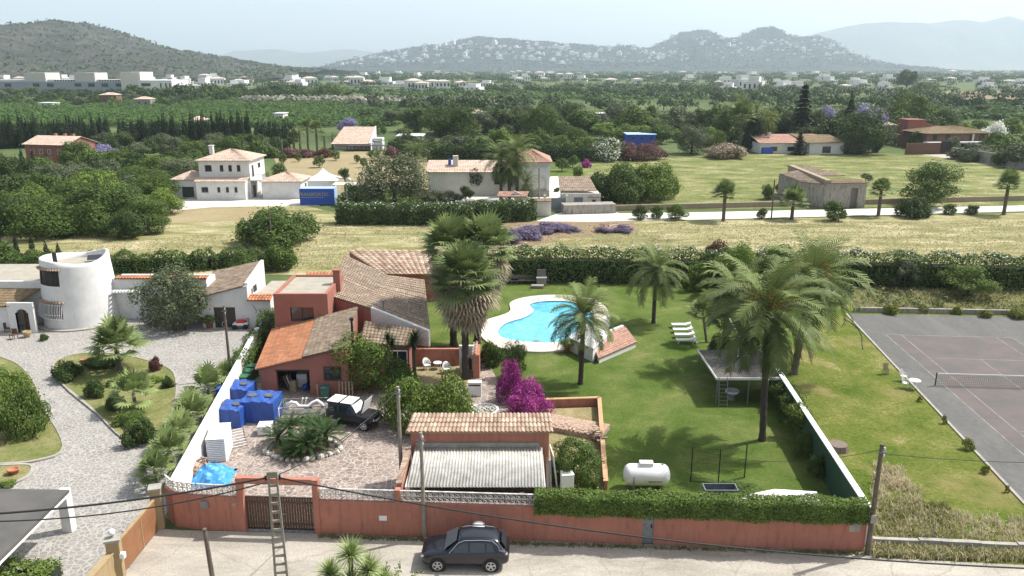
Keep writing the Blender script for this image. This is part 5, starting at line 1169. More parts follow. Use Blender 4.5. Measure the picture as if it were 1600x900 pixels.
# ================================================================== TERRACE behind the green shrub
t = thing('terrace_wall', 'red garden wall with arched white niche behind the garden chairs', 'wall', (0, 0, 0)); tp = G(690, 572)
mb = MB(); mb.box(-8.6, -4.3, 62.2, 62.5, 0, 1.5); mb.box(-3.1, -2.6, 59.4, 62.0, 0, 2.0); mb.build('wall', M['red'], t)
roof_patch('tile_cap', (-3.25, 59.2, 2.02), (-2.85, 59.2, 2.2), (-2.85, 62.2, 2.2), (-3.25, 62.2, 2.02), M['tile_shed'], t, pitch=.5, row=.25)
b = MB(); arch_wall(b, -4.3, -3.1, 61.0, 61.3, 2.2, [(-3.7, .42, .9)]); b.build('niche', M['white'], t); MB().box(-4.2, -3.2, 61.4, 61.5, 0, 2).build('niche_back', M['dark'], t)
sheet('terrace_floor', [(615, 565), (700, 560), (742, 556), (742, 600), (620, 605)], .05, M['tanfield'], 'pale trodden earth terrace in front of the red garden wall', cat='ground')
def tub_chair(px, py, rz, lab):
    t = thing('garden_chair', lab, 'chair', G(px, py)+Vector((0, 0, .05)), rz, 'white garden chairs on the terrace'); MB().cbox((0, 0, .40), (.52, .5, .06)).build('seat', M['whitep'], t, bevel=.02)
    b = MB(); vs = []; K = 14
    for i in range(K+1):
        a_ = -.35+(math.pi+.7)*i/K; hgt = .55+.38*math.sin(max(0, min(math.pi, a_)))
        for r_, z in ((.30, .38), (.34, hgt), (.31, hgt), (.27, .38)): vs.append((r_*math.cos(a_), r_*math.sin(a_), z))
    b.add(vs, [(4*i+k, 4*i+(k+1) % 4, 4*i+4+(k+1) % 4, 4*i+4+k) for i in range(K) for k in range(4)]); b.build('backrest', M['whitep'], t, True)
    for x, y in ((-.22, -.2), (.22, -.2), (-.2, .24), (.2, .24)): MB().cyl((x, y, 0), (x, y, .4), .025, n=6).build('leg', M['whitep'], t)
tub_chair(667, 578, .5, 'white tub chair left of the round terrace table'); tub_chair(698, 584, .35, 'white tub chair right of the round terrace table, near the palm trunk')
t = thing('round_table', 'small white round table between the two tub chairs', 'table', G(684, 577)+Vector((0, 0, .05))); MB().cyl((0, 0, .52), (0, 0, .56), .36, n=20).build('tabletop', M['whitep'], t)
for k in range(4): a_ = k*math.pi/2+.4; MB().cyl((.26*math.cos(a_), .26*math.sin(a_), 0), (.22*math.cos(a_), .22*math.sin(a_), .52), .02, n=6).build('leg', M['whitep'], t)
t = thing('air_unit', 'white boxy cabinet unit standing right of the palm trunk', 'cabinet', G(742, 618), .0); MB().box(-.5, .5, -.25, .25, .05, 1.1).build('body', M['whitep'], t, bevel=.03); MB().box(-.42, .42, -.27, -.25, .88, .98).build('vent', M['dark'], t); MB().box(-.52, .52, -.27, .27, 1.11, 1.15).build('lid', M['whitep'], t, bevel=.01)
t = thing('stone_bed', 'white rimmed round pebble bed behind the shed', 'bed', G(757, 643)); MB().lathe([(1.05, 0), (1.05, .22), (.88, .22), (.88, .1)], 24).build('rim', M['whitep'], t)
b = MB(); rr = random.Random(12)
for i in range(150): a_ = rr.uniform(0, 6.3); q = .85*math.sqrt(rr.random()); b.ball((q*math.cos(a_), q*math.sin(a_), .12), rr.uniform(.05, .1), 6)
o = b.build('pebbles', M['rock'], t); tag(o, kind='stuff')
# ================================================================== POOL SIDE
t = thing('pump_house', 'low white pump house box beside the pool, behind the near palm', 'outbuilding', (0, 0, 0)); a0, a1, a2, a3 = G(889, 548), G(926, 566), G(952, 542), G(916, 527)
MB().prism([(p.x, p.y) for p in (a0, a1, a2, a3)], 0, 1.15).build('wall', M['white'], t); q = [(p-(a0+a2)/2)*1.05+(a0+a2)/2 for p in (a0, a1, a2, a3)]; MB().prism([(p.x, p.y) for p in q], 1.15, 1.27).build('roof', M['white'], t); m_ = a0.lerp(a1, .5); d_ = (a1-a0); MB().cbox((m_.x, m_.y-.03, .5), (.7, .05, .9), math.atan2(d_.y, d_.x)).build('door', M['greywood'], t)
t = thing('tile_topped_bench', 'long white masonry bench with a sloping brown tiled top beside the pool', 'bench', (0, 0, 0)); b0, b1, b2, b3 = G(936, 568), G(993, 543), G(975, 527), G(925, 548)
MB().prism([(p.x, p.y) for p in (b0, b1, b2, b3)], 0, [.5, .5, .95, .95]).build('base', M['white'], t)
up = lambda p, z: (p.x, p.y, z); c_ = (b0+b2)/2; e = [(p-c_)*1.06+c_ for p in (b0, b1, b2, b3)]
roof_patch('tile_top', up(e[0], .51), up(e[1], .51), up(e[2], 1.0), up(e[3], 1.0), M['tile_redo'], t, pitch=.3, row=.35, amp=.015)
d_ = (b2-b3).normalized(); s_ = Vector((-d_.y, d_.x, 0)); MB().prism([(p.x, p.y) for p in (b3+s_*.05, b2+s_*.05, b2+s_*.3, b3+s_*.3)], 0, 1.15).build('back', M['white'], t)
def pot(px, py, r, h, lab, leaf=None):
    t = thing('plant_pot', lab, 'plant pot', G(px, py)); MB().lathe([(0, 0), (r*.65, 0), (r*.95, h*.85), (r*1.08, h*.86), (r*1.08, h), (r*.85, h), (r*.8, h*.8), (0, h*.8)], 16).build('pot', M['terra'], t, True)
    if leaf: o = link('plant', crown_mesh('bush', 1100, .19, 1), t, (0, 0, h*.8)); o.scale = (r*2, r*2, r*1.8); setmat(o, L[leaf])
pot(886, 551, .3, .7, 'terracotta pot standing between the pool edge and the pump house', 'bright'); pot(22, 742, .33, .42, 'empty terracotta pot on the small lawn at the left edge'); pot(328, 512, .42, .6, 'terracotta pot with a bush beside the annex garage door', 'bright'); pot(131, 566, .26, .3, 'small terracotta pot on the island behind the fan palm')
pot(940, 548, .22, .5, 'small pot behind the near palm by the pump house', 'mid')
# furniture under the back hedge
def wbench(px, py, l, lab, rz=0, back=True):
    t = thing('wooden_bench', lab, 'bench', G(px, py), rz); MB().box(-l/2, l/2, -.3, .3, .36, .44).build('seat', M['greywood'], t)
    if back: MB().box(-l/2, l/2, .3, .36, .5, .95).build('backrest', M['greywood'], t)
    for x in (-l/2+.1, l/2-.1):
        for y in (-.25, .25): MB().box(x-.04, x+.04, y-.04, y+.04, 0, .36).build('leg', M['greywood'], t)
wbench(795, 443, 2.2, 'short grey wooden bench under the hedge, behind the tall palms', 0, False); wbench(828, 443, 4.4, 'long low grey wooden bench under the back hedge', .03); 
t = thing('stone_barbecue', 'grey stone barbecue block at the right end of the long bench', 'barbecue', G(846, 444)); MB().box(-.55, .55, -.4, .4, 0, .8).build('base', M['conc'], t); MB().box(-.5, .5, .1, .4, .8, 1.7).build('hood', M['greywood'], t); MB().box(-.6, .6, -.5, .1, .8, .88).build('top', M['white'], t)
t = thing('stone_block', 'low pale stone block on the grass before the barbecue', 'block', G(840, 450)); MB().box(-.7, .7, -.3, .3, .15, .35).build('slab', M['conc'], t); MB().box(-.5, .5, -.2, .2, 0, .15).build('foot', M['greywood'], t)
# loungers
l0 = G(1049, 512); l1 = G(1056, 536)
for i in range(4):
    p = l1.lerp(l0, i/3.0); t = thing('sun_lounger', ['nearest', 'second nearest', 'second farthest', 'farthest'][i]+' of the four white sun loungers on the lawn', 'sun lounger', (p.x, p.y, 0), .0, 'white sun loungers on the lawn')
    b = MB(); [b.box(.02+k*.11, .10+k*.11, -.26, .26, .34, .38) for k in range(11)]; b.build('seat', M['whitep'], t)
    b = MB(); [b.cbox((1.28+k*.1, 0, .37+k*.028), (.085, .52, .03), 0, tilt=(-.27, 'Y')) for k in range(6)]; b.build('backrest', M['whitep'], t)
    b = MB(); b.box(0, 1.9, -.30, -.26, .30, .38); b.box(0, 1.9, .26, .30, .30, .38); b.build('frame', M['whitep'], t)
    for x in (.25, 1.6):
        for y in (-.28, .28): MB().tube([(x-.12, y, 0), (x, y, .3)], .03, 5).build('leg', M['whitep'], t)
    MB().cyl((1.82, -.33, .1), (1.82, .33, .1), .1, n=10).build('wheel', M['whitep'], t)
# deck play platform
M['deckw'] = flat('old_deck_boards', (.13, .12, .105), .9, var=.4, vs=3)
dk = thing('wooden_platform', 'raised grey wooden play platform on posts beside the green wall', 'platform', (0, 0, 0)); px0, px1, py0, py1, pz = 15.0, 19.9, 54.4, 60.4, 2.05
b = MB(); [b.box(px0, px1, py0+k*.15, py0+k*.15+.135, pz, pz+.04) for k in range(40)]; b.build('deck_boards', M['deckw'], dk)
b = MB(); b.box(px0, px1, py0-.06, py0, pz-.12, pz+.06); b.box(px0-.06, px0, py0-.06, py1, pz-.12, pz+.06); b.box(px1, px1+.06, py0-.06, py1, pz-.12, pz+.06); b.build('edge_board', M['white'], dk)
b = MB(); b.box(px0+.1, px1-.1, py0+.1, py1-.1, pz-.15, pz-.01); b.build('underside', M['wood'], dk)
for x, y in ((px0+.1, py0+.1), (17.4, py0+.05), (px1-.1, py0+.1), (px0+.1, py1-.1), (px1-.1, py1-.1)): MB().cyl((x, y, 0), (x, y, pz-.15), .06, n=8).build('post', M['greywood'], dk)
MB().box(px1-2.2, px1-.2, py0+2.9, py0+2.95, pz+.04, pz+.5).build('low_rail', M['greywood'], dk)
t = thing('ladder', 'thin metal ladder leaning on the wooden platform', 'ladder', (px0+.15, py0-.55, 0)); 
for s in (0, .62): MB().tube([(s, 0, 0), (s, .5, pz+.1)], .03, 6).build('rail', M['steel'], t)
for k in range(7): z = .2+k*.28; MB().tube([(0, z*.24, z), (.62, z*.24, z)], .02, 5).build('rung', M['steel'], t)
t = thing('bucket_chair', 'grey round bucket seat in the shade under the platform', 'seat', G(1143, 624)); MB().lathe([(0, .35), (.3, .38), (.5, .6), (.52, .75), (.46, .75), (.3, .5), (0, .45)], 18).build('bowl', M['lamp'], t, True); MB().lathe([(.3, 0), (.26, .35)], 12).build('base', M['steel'], t)
t = thing('white_swing_arm', 'thin white metal arm sticking up above the wooden platform', 'pole', (17.7, 58.6, pz+.04)); MB().tube([(0, 0, 0), (-.1, 0, 1.8), (-.9, 0, 3.2)], .05, 6).build('tube', M['whitep'], t); MB().tube([(-.1, 0, 1.8), (.5, 0, .6)], .07, 6).build('brace', M['whitep'], t)
t = thing('folded_net', 'heap of dark netting on the left of the wooden platform', 'net', (15.9, 56.2, pz+.04)); b = MB(); rr = random.Random(4)
for i in range(60): c = Vector((rr.uniform(-.7, .8), rr.uniform(-.6, 1.2), rr.uniform(.05, .3))); b.tube([c, c+Vector((rr.uniform(-.5, .5), rr.uniform(-.5, .5), rr.uniform(-.05, .15)))], .02, 4)
b.build('netting', M['blueprint'], t)
t = thing('white_lounger', 'white lounger turned on end on the wooden platform', 'sun lounger', (18.2, 58.4, pz+.04), .5); b = MB(); [b.cbox((0, 0, .2+k*.14), (.6, .05, .08)) for k in range(10)]; b.build('slats', M['whitep'], t); b = MB(); b.cbox((-.32, 0, .8), (.05, .08, 1.6)); b.cbox((.32, 0, .8), (.05, .08, 1.6)); b.build('frame', M['whitep'], t)
# garden hose, gas tank
gp_ = G(1008, 768); gt_ = thing('gas_tank', 'white horizontal gas tank on legs standing on the lawn', 'gas tank', (gp_.x+.1, gp_.y+.35, 0), -.02); prof = [(0, -1.36), (.25, -1.34), (.45, -1.27), (.58, -1.14), (.64, -.98), (.64, .98), (.58, 1.14), (.45, 1.27), (.25, 1.34), (0, 1.36)]
b = MB(); vs = [(x, r_*math.cos(a_), .92+r_*math.sin(a_)) for r_, x in prof for a_ in [2*math.pi*k/32 for k in range(32)]]; b.add(vs, [(i*32+k, i*32+(k+1) % 32, (i+1)*32+(k+1) % 32, (i+1)*32+k) for i in range(9) for k in range(32)]); b.build('tank', M['whitep'], gt_, True)
MB().box(-.45, .35, -.22, .22, 1.5, 1.76).build('valve_cover', M['whitep'], gt_, bevel=.03); 
for s in (-.8, .8): MB().box(s-.05, s+.05, -.4, .4, 0, .5).build('leg', M['steel'], gt_)
MB().cyl((-.82, -.655, .1), (-.82, -.655, 1.1), .025, n=6).build('pipe', M['steel'], gt_); MB().cyl((.9, .0, 1.53), (.9, 0, 1.62), .06, n=8).build('cap', M['steel'], gt_)
def text(s, size, loc, rot, mat, parent, name='lettering', ext=.004):
    cu = bpy.data.curves.new(name, 'FONT'); cu.body = s; cu.size = size; cu.extrude = ext; cu.align_x = 'CENTER'; o = bpy.data.objects.new(name, cu); C.objects.link(o); cu.materials.append(mat); me = bpy.data.meshes.new_from_object(o); bpy.data.objects.remove(o); o = link(name, me, parent); o.location = loc; o.rotation_euler = rot; return o
text('REPSOLGAS', .15, (.42, -.655, .74), (R(90-14), 0, 0), M['blackplast'], gt_)
# tubular frame on the lawn
t = thing('tube_frame', 'thin dark metal frame with three uprights standing on the lawn', 'frame', (0, 0, 0)); q = [G(1079, 753), G(1122, 757), G(1163, 747)]
for p in q: MB().cyl(p, p+Vector((0, 0, 2.3)), .035, n=6).build('post', M['blackplast'], t)
for i in range(2): MB().cyl(q[i]+Vector((0, 0, .08)), q[i+1]+Vector((0, 0, .08)), .02, n=5).build('rail', M['blackplast'], t); MB().cyl(q[i]+Vector((0, 0, 2.28)), q[i+1]+Vector((0, 0, 2.28)), .012, n=5).build('rail', M['blackplast'], t)
b = MB()
for z in (.7, 1.3, 1.8): [b.cyl(q[i]+Vector((0, 0, z)), q[i+1]+Vector((0, 0, z)), .005, n=4) for i in range(2)]
b.build('wires', M['wire'], t)
# white panels + dark container behind the ivy
p = G(1125, 785); t = thing('dark_container', 'low dark open container behind the ivy topped wall', 'container', (p.x, p.y, 0)); b = MB(); b.box(-1.0, .9, -.4, -.34, 0, 1.0); b.box(-1.0, .9, .34, .4, 0, 1.0); b.box(-1.0, -.94, -.34, .34, 0, 1.0); b.box(.84, .9, -.34, .34, 0, 1.0); b.build('sides', M['steel'], t); MB().box(-.94, .84, -.34, .34, 0, .5).build('bottom', M['dark'], t)
t = thing('loose_sheet', 'flat white sheet lying behind the ivy near the green wall', 'panel', (0, 0, 0)); q = [G(1140, 778, .9), G(1283, 785, .9), G(1276, 768, .9), G(1210, 764, .9)]; MB().prism([(p.x, p.y) for p in q], .84, .9).build('sheet', M['whitep'], t); MB().box(q[1].x-5, q[1].x-.6, q[1].y+.2, q[1].y+.9, 0, .83).build('trestle', M['greywood'], t)
# stump on the rough grass
t = thing('tree_stump', 'wide grey cut tree stump on the rough grass by the wall', 'stump', G(1308, 703)); b = MB(); rr = random.Random(1); b.add(*(lambda vs: (vs, [tuple(range(12, 24))]+[(i, (i+1) % 12, 12+(i+1) % 12, 12+i) for i in range(12)]))([((.6+rr.uniform(-.05, .05)+(0 if z else .1))*math.cos(k*math.pi/6), (.6+rr.uniform(-.05, .05)+(0 if z else .1))*math.sin(k*math.pi/6), z) for z in (0, .45) for k in range(12)])); b.build('wood', M['stump'], t)
# court chairs and table
def patio_chair(px, py, rz, lab):
    t = thing('garden_chair', lab, 'chair', G(px, py)+Vector((0, 0, .04)), rz, 'white chairs beside the tennis court'); MB().cyl((0, 0, .40), (0, 0, .44), .23, n=16).build('seat', M['whitep'], t); b = MB()
    for k in range(5): x = -.18+.09*k; b.tube([(x, .2, .42), (x*1.05, .26, .78), (x*.6, .28, .92)], .018, 5)
    b.tube([(-.2, .2, .42), (-.22, .26, .75), (0, .28, .95), (.22, .26, .75), (.2, .2, .42)], .022, 6); b.build('backrest', M['whitep'], t)
    for x, y in ((-.17, -.17), (.17, -.17), (-.17, .17), (.17, .17)): MB().cyl((x*1.2, y*1.2, 0), (x, y, .4), .018, n=5).build('leg', M['whitep'], t)
    for s in (-.22, .22): MB().tube([(s, -.15, .42), (s, -.1, .64), (s, .22, .66)], .02, 5).build('armrest', M['whitep'], t)
patio_chair(1411, 596, .6, 'white metal chair farthest back beside the tennis court'); patio_chair(1414, 607, .9, 'white metal chair nearest the court kerb'); 
t = thing('round_table', 'white round metal table on the court beside the white chairs', 'table', G(1428, 608)+Vector((0, 0, .04))); MB().cyl((0, 0, .68), (0, 0, .71), .42, n=22).build('tabletop', M['whitep'], t)
for k in range(3): a_ = k*2.09; MB().tube([(.3*math.cos(a_), .3*math.sin(a_), 0), (.06*math.cos(a_), .06*math.sin(a_), .4), (.25*math.cos(a_), .25*math.sin(a_), .68)], .02, 5).build('leg', M['whitep'], t)
# scooter / things before the annex
t = thing('red_topped_cart', 'small white cart with a red seat in front of the annex', 'cart', G(377, 513), .1); MB().box(-.7, .7, -.4, .4, .35, .6).build('body', M['whitep'], t, bevel=.08); MB().box(-.35, .5, -.3, .3, .6, .85).build('seat', M['redseat'], t, bevel=.06)
for x in (-.5, .5):
    for s in (-.42, .42): MB().cyl((x, s-.06, .25), (x, s+.06, .25), .25, n=12).build('wheel', M['tyre'], t)
for i, (px, py) in enumerate([(362, 511), (392, 512)]):
    t = thing('bicycle', ['pale bicycle parked left of the red seated cart', 'dark bicycle parked right of the red seated cart'][i], 'bicycle', G(px, py), .3)
    for x in (-.5, .5):
        b = MB(); b.tube([(x+.33*math.cos(k*.45), 0, .34+.33*math.sin(k*.45)) for k in range(15)], .022, 5, cap=False); b.build('wheel', M['tyre' if i else 'whitep'], t)
    b = MB(); b.tube([(-.5, 0, .34), (-.1, 0, .34), (.35, 0, .85), (.5, 0, .34)], .025, 5); b.tube([(-.1, 0, .34), (-.2, 0, .9)], .02, 5); b.tube([(-.2, 0, .8), (.35, 0, .85)], .02, 5); b.build('frame', M['steel' if i else 'whitep'], t); MB().box(-.3, -.08, -.06, .06, .9, .95).build('saddle', M['blackplast'], t); MB().tube([(.35, -.25, 1.0), (.38, 0, .95), (.35, .25, 1.0)], .02, 5).build('handlebar', M['steel'], t)
# carport roof at the lower left
t = thing('carport', 'flat dark grey carport roof on a white post, lower left corner', 'carport', (0, 0, 0)); zc = 2.75
q = [G(108, 765, zc), G(-300, 760, zc), G(-300, 1100, zc), G(-30, 905, zc)][::1]
q = [G(108, 765, zc), G(-200, 761, zc), G(-260, 1000, zc), G(-70, 960, zc), G(0, 872, zc)]
MB().prism([(p.x, p.y) for p in q], zc-.16, zc).build('roof_slab', M['darkroof'], t)
c_ = sum(q, Vector())/5; e = [(p-c_)*1.01+c_ for p in q]; MB().prism([(p.x, p.y) for p in e], zc-.28, zc-.163).build('fascia', M['white'], t)
p = G(107, 832); MB().box(p.x-.28, p.x+.22, p.y-.05, p.y+.45, 0, zc-.3).build('post', M['white'], t)
# low boundary on the right foreground
pa_, pb_ = G(1362, 850), G(2000, 878); d = pb_-pa_; t = thing('low_wall', 'low pale broken concrete wall along the road on the right', 'wall', pa_, math.atan2(d.y, d.x)); b = MB(); rr = random.Random(2); x = 0
while x < d.length: l = rr.uniform(1.0, 2.4); b.box(x, min(d.length, x+l-.012), -.13+rr.uniform(-.02, .02), .13, 0, .42+rr.uniform(-.05, .04)); x += l
b.build('blocks', M['conc'], t)
t = thing('fence_post', 'thin grey iron post standing in the long grass by the low wall', 'post', G(1455, 850)); MB().cyl((0, 0, 0), (0, 0, 1.2), .03, n=5).build('shaft', M['steel'], t)
t = thing('hose', 'long dark hose lying across the corner of the tennis court', 'hose', (0, 0, .06)); MB().tube([G(*p) for p in smooth_px([(1322, 503), (1338, 512), (1346, 525), (1347, 538), (1346, 545)], 4)[:-4]], .03, 5).build('tube', M['blackplast'], t)
# ================================================================== POLES and CABLES
def pole(px, by, ty, r, mat, lab, top_dx=0, name='utility_pole', extras=True):
    b = G(px, by); h = HT(b.y, ty); t = thing(name, lab, 'utility pole' if extras else 'post', b); q = MB().tube([(0, 0, -.1), (top_dx, 0, h)], [r, r*.72], 9).build('shaft', M[mat], t)
    if extras:
        for k, z in enumerate((h-.25, h-.6)): MB().cyl((top_dx*.97+.1, -.12, z), (top_dx*.97+.1, -.12, z+.12), .045, n=8).build('insulator', M['lamp'], t)
        MB().cbox((top_dx*.97, -.08, h-.4), (.4, .05, .06)).build('bracket', M['steel'], t)
    return b, h
p1, h1 = pole(628, 766, 604, .13, 'polec', 'grey concrete utility pole at the left end of the shed')
p2, h2 = pole(663, 841, 676, .12, 'polec', 'grey concrete utility pole against the red wall by the black car')
p3, h3 = pole(1355, 866, 694, .14, 'polew', 'dark wooden utility pole at the right corner of the red wall', .0)
p4, h4 = pole(361, 591, 478, .12, 'polew', 'brown wooden pole beside the white wall of the left drive')
p5, h5 = pole(336, 925, 826, .13, 'polew', 'short leaning dead wooden post on the road, bottom left', -.15, 'wooden_post', False)
MB().box(-.14, .14, -.2, -.13, 1.3+.6, 1.75+.6).build('meter_box', M['conc'], [o for o in bpy.data.objects if o.get('label') == 'dark wooden utility pole at the right corner of the red wall'][0])
# lattice concrete pole
b0 = Vector(((438-800)*MPP(31), 31, 0)); b0 = G(447, 982); hL = HT(b0.y, 738); t = thing('lattice_pole', 'tall ladder like concrete pole with rectangular openings on the near roadside', 'utility pole', b0, .12)
def lp_w(z): return .30-.14*z/hL
b = MB()
for s in (-1, 1): b.tube([(s*lp_w(0), 0, -.1), (s*lp_w(hL), 0, hL)], [.075, .055], 4)
z = .3
k = 0
b.build('uprights', M['polec'], t)
while z < hL: w_ = lp_w(z); MB().box(-w_, w_, -.05, .05, z, z+.09).build('rung', M['polec'], t); z += .42; k += 1
MB().box(-.22, .22, -.09, .09, hL-.18, hL+.05).build('head', M['polec'], t)
for s in (-.28, .28): MB().cyl((s, 0, hL-.35), (s, 0, hL-.15), .05, n=8).build('insulator', M['blackplast'], t)
def cable(a, b, sag, r, lab, n=26):
    pts = []
    for i in range(n+1): u = i/n; p = a.lerp(b, u); p.z -= sag*4*u*(1-u); pts.append(p)
    t = thing('cable', lab, 'cable', a, 0); MB().tube([p-a for p in pts], r, 6).build('strand', M['wire'], t, True)
topL = b0+Vector((-.25, 0, hL-.25)); topR = b0+Vector((.25, 0, hL-.25))
cable(topL, AT(-60, 806, 27.5), .25, .045, 'thick black cable running left from the lattice pole, upper strand')
cable(topL+Vector((0, .1, -.25)), AT(-60, 815, 27.8), .5, .03, 'thin black cable hanging below the thick one left of the lattice pole')
cable(topR, AT(1760, 893, 27.5), .9, .035, 'black cable running right from the lattice pole across the red wall')
cable(topR+Vector((0, .1, .1)), p1+Vector((0, 0, h1-.2)), .5, .022, 'thin cable from the lattice pole to the concrete pole by the shed')
cable(p1+Vector((0, 0, h1-.2)), AT(520, 702, 44), .15, .022, 'pale stay wire running down from the pole over the dark car')
cable(p3+Vector((0, 0, h3-.5)), AT(1700, 722, 40), .2, .018, 'thin wire running right from the wooden pole over the court')
cable(p3+Vector((0, 0, h3-.3)), AT(1080, 700, 46), .8, .012, 'thin wire from the wooden pole towards the lawn frame')
cable(p2+Vector((0, 0, h2-.4)), Vector((-5.2, 42.0, 3.2)), .15, .015, 'thin wire from the concrete pole to the shed wall')
# ================================================================== PALMS of the garden
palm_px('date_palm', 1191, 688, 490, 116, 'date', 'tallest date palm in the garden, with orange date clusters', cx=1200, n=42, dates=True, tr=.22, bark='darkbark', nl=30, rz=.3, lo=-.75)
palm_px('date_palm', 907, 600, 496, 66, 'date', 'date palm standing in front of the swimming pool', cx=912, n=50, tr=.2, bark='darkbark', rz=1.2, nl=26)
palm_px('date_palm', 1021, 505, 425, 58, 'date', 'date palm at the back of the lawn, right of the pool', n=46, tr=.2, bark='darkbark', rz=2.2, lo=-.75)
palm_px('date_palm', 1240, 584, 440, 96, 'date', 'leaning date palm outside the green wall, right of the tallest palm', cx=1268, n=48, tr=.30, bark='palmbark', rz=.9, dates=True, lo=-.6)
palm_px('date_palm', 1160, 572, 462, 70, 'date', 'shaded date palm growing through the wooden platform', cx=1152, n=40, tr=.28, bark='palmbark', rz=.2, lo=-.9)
palm_px('fan_palm', 728, 592, 434, 60, 'fan', 'front fan palm of the three beside the terracotta house', skirt=True, n=40, tr=.30, bark='darkbark', rz=1, sk=1.15)
palm_px('fan_palm', 709, 540, 386, 52, 'fan', 'left rear fan palm of the three beside the terracotta house', skirt=True, n=38, tr=.32, bark='darkbark', rz=.2, cx=703)
palm_px('fan_palm', 745, 538, 386, 54, 'fan', 'right rear fan palm of the three beside the terracotta house', skirt=True, n=38, tr=.32, bark='darkbark', rz=2.3, cx=758)
palm_px('small_palm', 1104, 535, 488, 24, 'small', 'small fan palm with a leaning trunk beside the loungers', cx=1098, tr=.12, n=34, leaf='fan')
palm_px('small_palm', 1128, 560, 500, 30, 'small', 'bushy small fan palm between the loungers and the platform', tr=.12, n=34, leaf='palm')
palm_px('fan_palm', 187, 580, 541, 44, 'small', 'largest fan palm on the left planted island', tr=.22, n=34)
palm_px('small_palm', 212, 640, 614, 38, 'small', 'low fan palm on the lower part of the left planted island', tr=.14, n=24)
for i, (px, by, cy_, r_) in enumerate([(327, 622, 606, 33), (301, 668, 648, 34), (285, 702, 678, 32), (268, 734, 706, 34), (246, 762, 735, 30), (312, 648, 640, 26), (352, 600, 590, 22)]):
    palm_px('fan_palm', px, by, cy_, r_*1.12, 'small', 'bushy fan palm against the white wall, '+['farthest of the large ones', 'fourth from the front', 'third from the front', 'second from the front', 'nearest the ochre pillar', 'partly hidden between two larger ones', 'small one by the brown pole'][i], tr=.14, n=22, leaf='fanb', group='fan palms along the white wall')
# tall yucca tree in front of terrace
def yucca(px, by, heads, lab, leaf='cycad', bark='palmbark', wid=.03, n=60, z0=0):
    b = G(px, by); t = thing('yucca', lab, 'yucca', b); rng = np.random.default_rng(px); tb = MB(); Q = []
    for (hx, hy, r_) in heads:
        p = AT(hx, hy, b.y+rng.uniform(-.3, .3)); q = p-b; tb.tube([(q.x*.1, 0, 0), (q.x*.6, 0, q.z*.5), (q.x, q.y, q.z)], [.14, .11, .09], 8); Q += rosette(rng, (q.x, q.y, q.z), r_*MPP(b.y, p.z), n, wid)
    tb.build('trunk', M[bark], t); V = np.array(Q).reshape(-1, 3); link('leaves', np_mesh('yucca_leaves', V, 4, rng.random(len(Q)), L[leaf]), t); return t
yucca(648, 588, [(648, 532, 24), (645, 540, 20)], 'grey green yucca tree with a bare trunk in front of the terrace', 'cycad', n=110)
yucca(613, 592, [(612, 540, 20), (606, 530, 16)], 'smaller yucca tree beside the round green tree and terrace', 'cycad', n=90)
yucca(548, 950, [(548, 868, 34), (516, 897, 30), (576, 892, 32), (550, 912, 32), (600, 908, 26)], 'bright yellow green spiky yucca in the bottom foreground', 'yucca', n=150, wid=.03)
# loose roadside shrub
b = G(600, 945); t = thing('roadside_shrub', 'sprawling thin leafed green shrub in the bottom foreground beside the yucca', 'shrub', b); rng = np.random.default_rng(3); P = []; tb = MB(); rr = random.Random(9)
for i in range(44):
    a_ = rr.uniform(0, 6.28); l = rr.uniform(1.0, 2.9); e = rr.uniform(.25, 1.1); c = Vector((rr.uniform(-1.2, .8), rr.uniform(-.4, .4), .1)); q = c+Vector((math.cos(a_)*math.cos(e), math.sin(a_)*math.cos(e), math.sin(e)))*l; q.z = max(q.z-.2*l*l*.3, .2); mid_ = (c+q)/2+Vector((0, 0, .25)); tb.tube([c, mid_, q], [.02, .014, .006], 4)
    for k in range(46): u = rr.uniform(.25, 1.03); p = c*(1-u)**2+mid_*2*u*(1-u)+q*u*u; P.append((p.x+rr.gauss(0, .07), p.y+rr.gauss(0, .07), p.z+rr.gauss(0, .07)))
tb.build('stems', M['bark'], t); P = np.array(P); link('leaves', np_mesh('shrub_leaves', leaves(P, rng.normal(0, 1, P.shape), .17, .45, rng, .3), 4, rng.random(len(P)), L['bright']), t)
# ================================================================== near trees and shrubs
P_ = plant
P_('olive_tree', 272, 516, 416, 106, 'round', 'olive', 'grey green olive tree in front of the white wing', 'tree', tf=.04, det=3)
P_('shrub_tree', 570, 610, 522, 104, 'round', 'bright', 'round light green tree against the red garage wall', tf=.12, det=3)
P_('shrub_tree', 700, 668, 572, 96, 'bush', 'bright', 'rounded yellow green shrub behind the shed, right half', 'shrub', det=3)
P_('shrub_tree', 643, 672, 580, 104, 'bush', 'bright', 'rounded yellow green shrub behind the shed, left half', 'shrub', det=3)
P_('bougainvillea', 824, 648, 590, 68, 'bush', 'boug', 'bright magenta bougainvillea bush at the lawn edge', 'bougainvillea', det=3)
P_('bougainvillea', 798, 628, 560, 42, 'bush', 'boug', 'darker magenta upper spray of bougainvillea beside the dark shrub', 'bougainvillea', det=3)
P_('clipped_shrub', 806, 592, 534, 44, 'round', 'dark', 'dark clipped shrub behind the magenta bougainvillea', 'shrub', tf=.05, det=3)
P_('shrub', 622, 604, 556, 54, 'bush', 'mid', 'dark green shrub between the round green tree and the terrace', 'shrub', det=2); P_('shrub', 592, 606, 560, 40, 'bush', 'bright', 'small bright bush right of the off road car bonnet', 'shrub', det=2)
P_('feathery_shrub', 768, 572, 528, 40, 'bush', 'mid', 'feathery green shrub against the pool paving', 'shrub', det=2)
P_('creeper', 690, 560, 538, 44, 'bush', 'bougd', 'dark red creeper over the terrace wall left of the palm trunk', 'creeper', det=2)
P_('elder_shrub', 896, 752, 680, 84, 'round', 'mid', 'large green shrub in the weedy bed beside the shed', 'shrub', tf=.02, det=3)
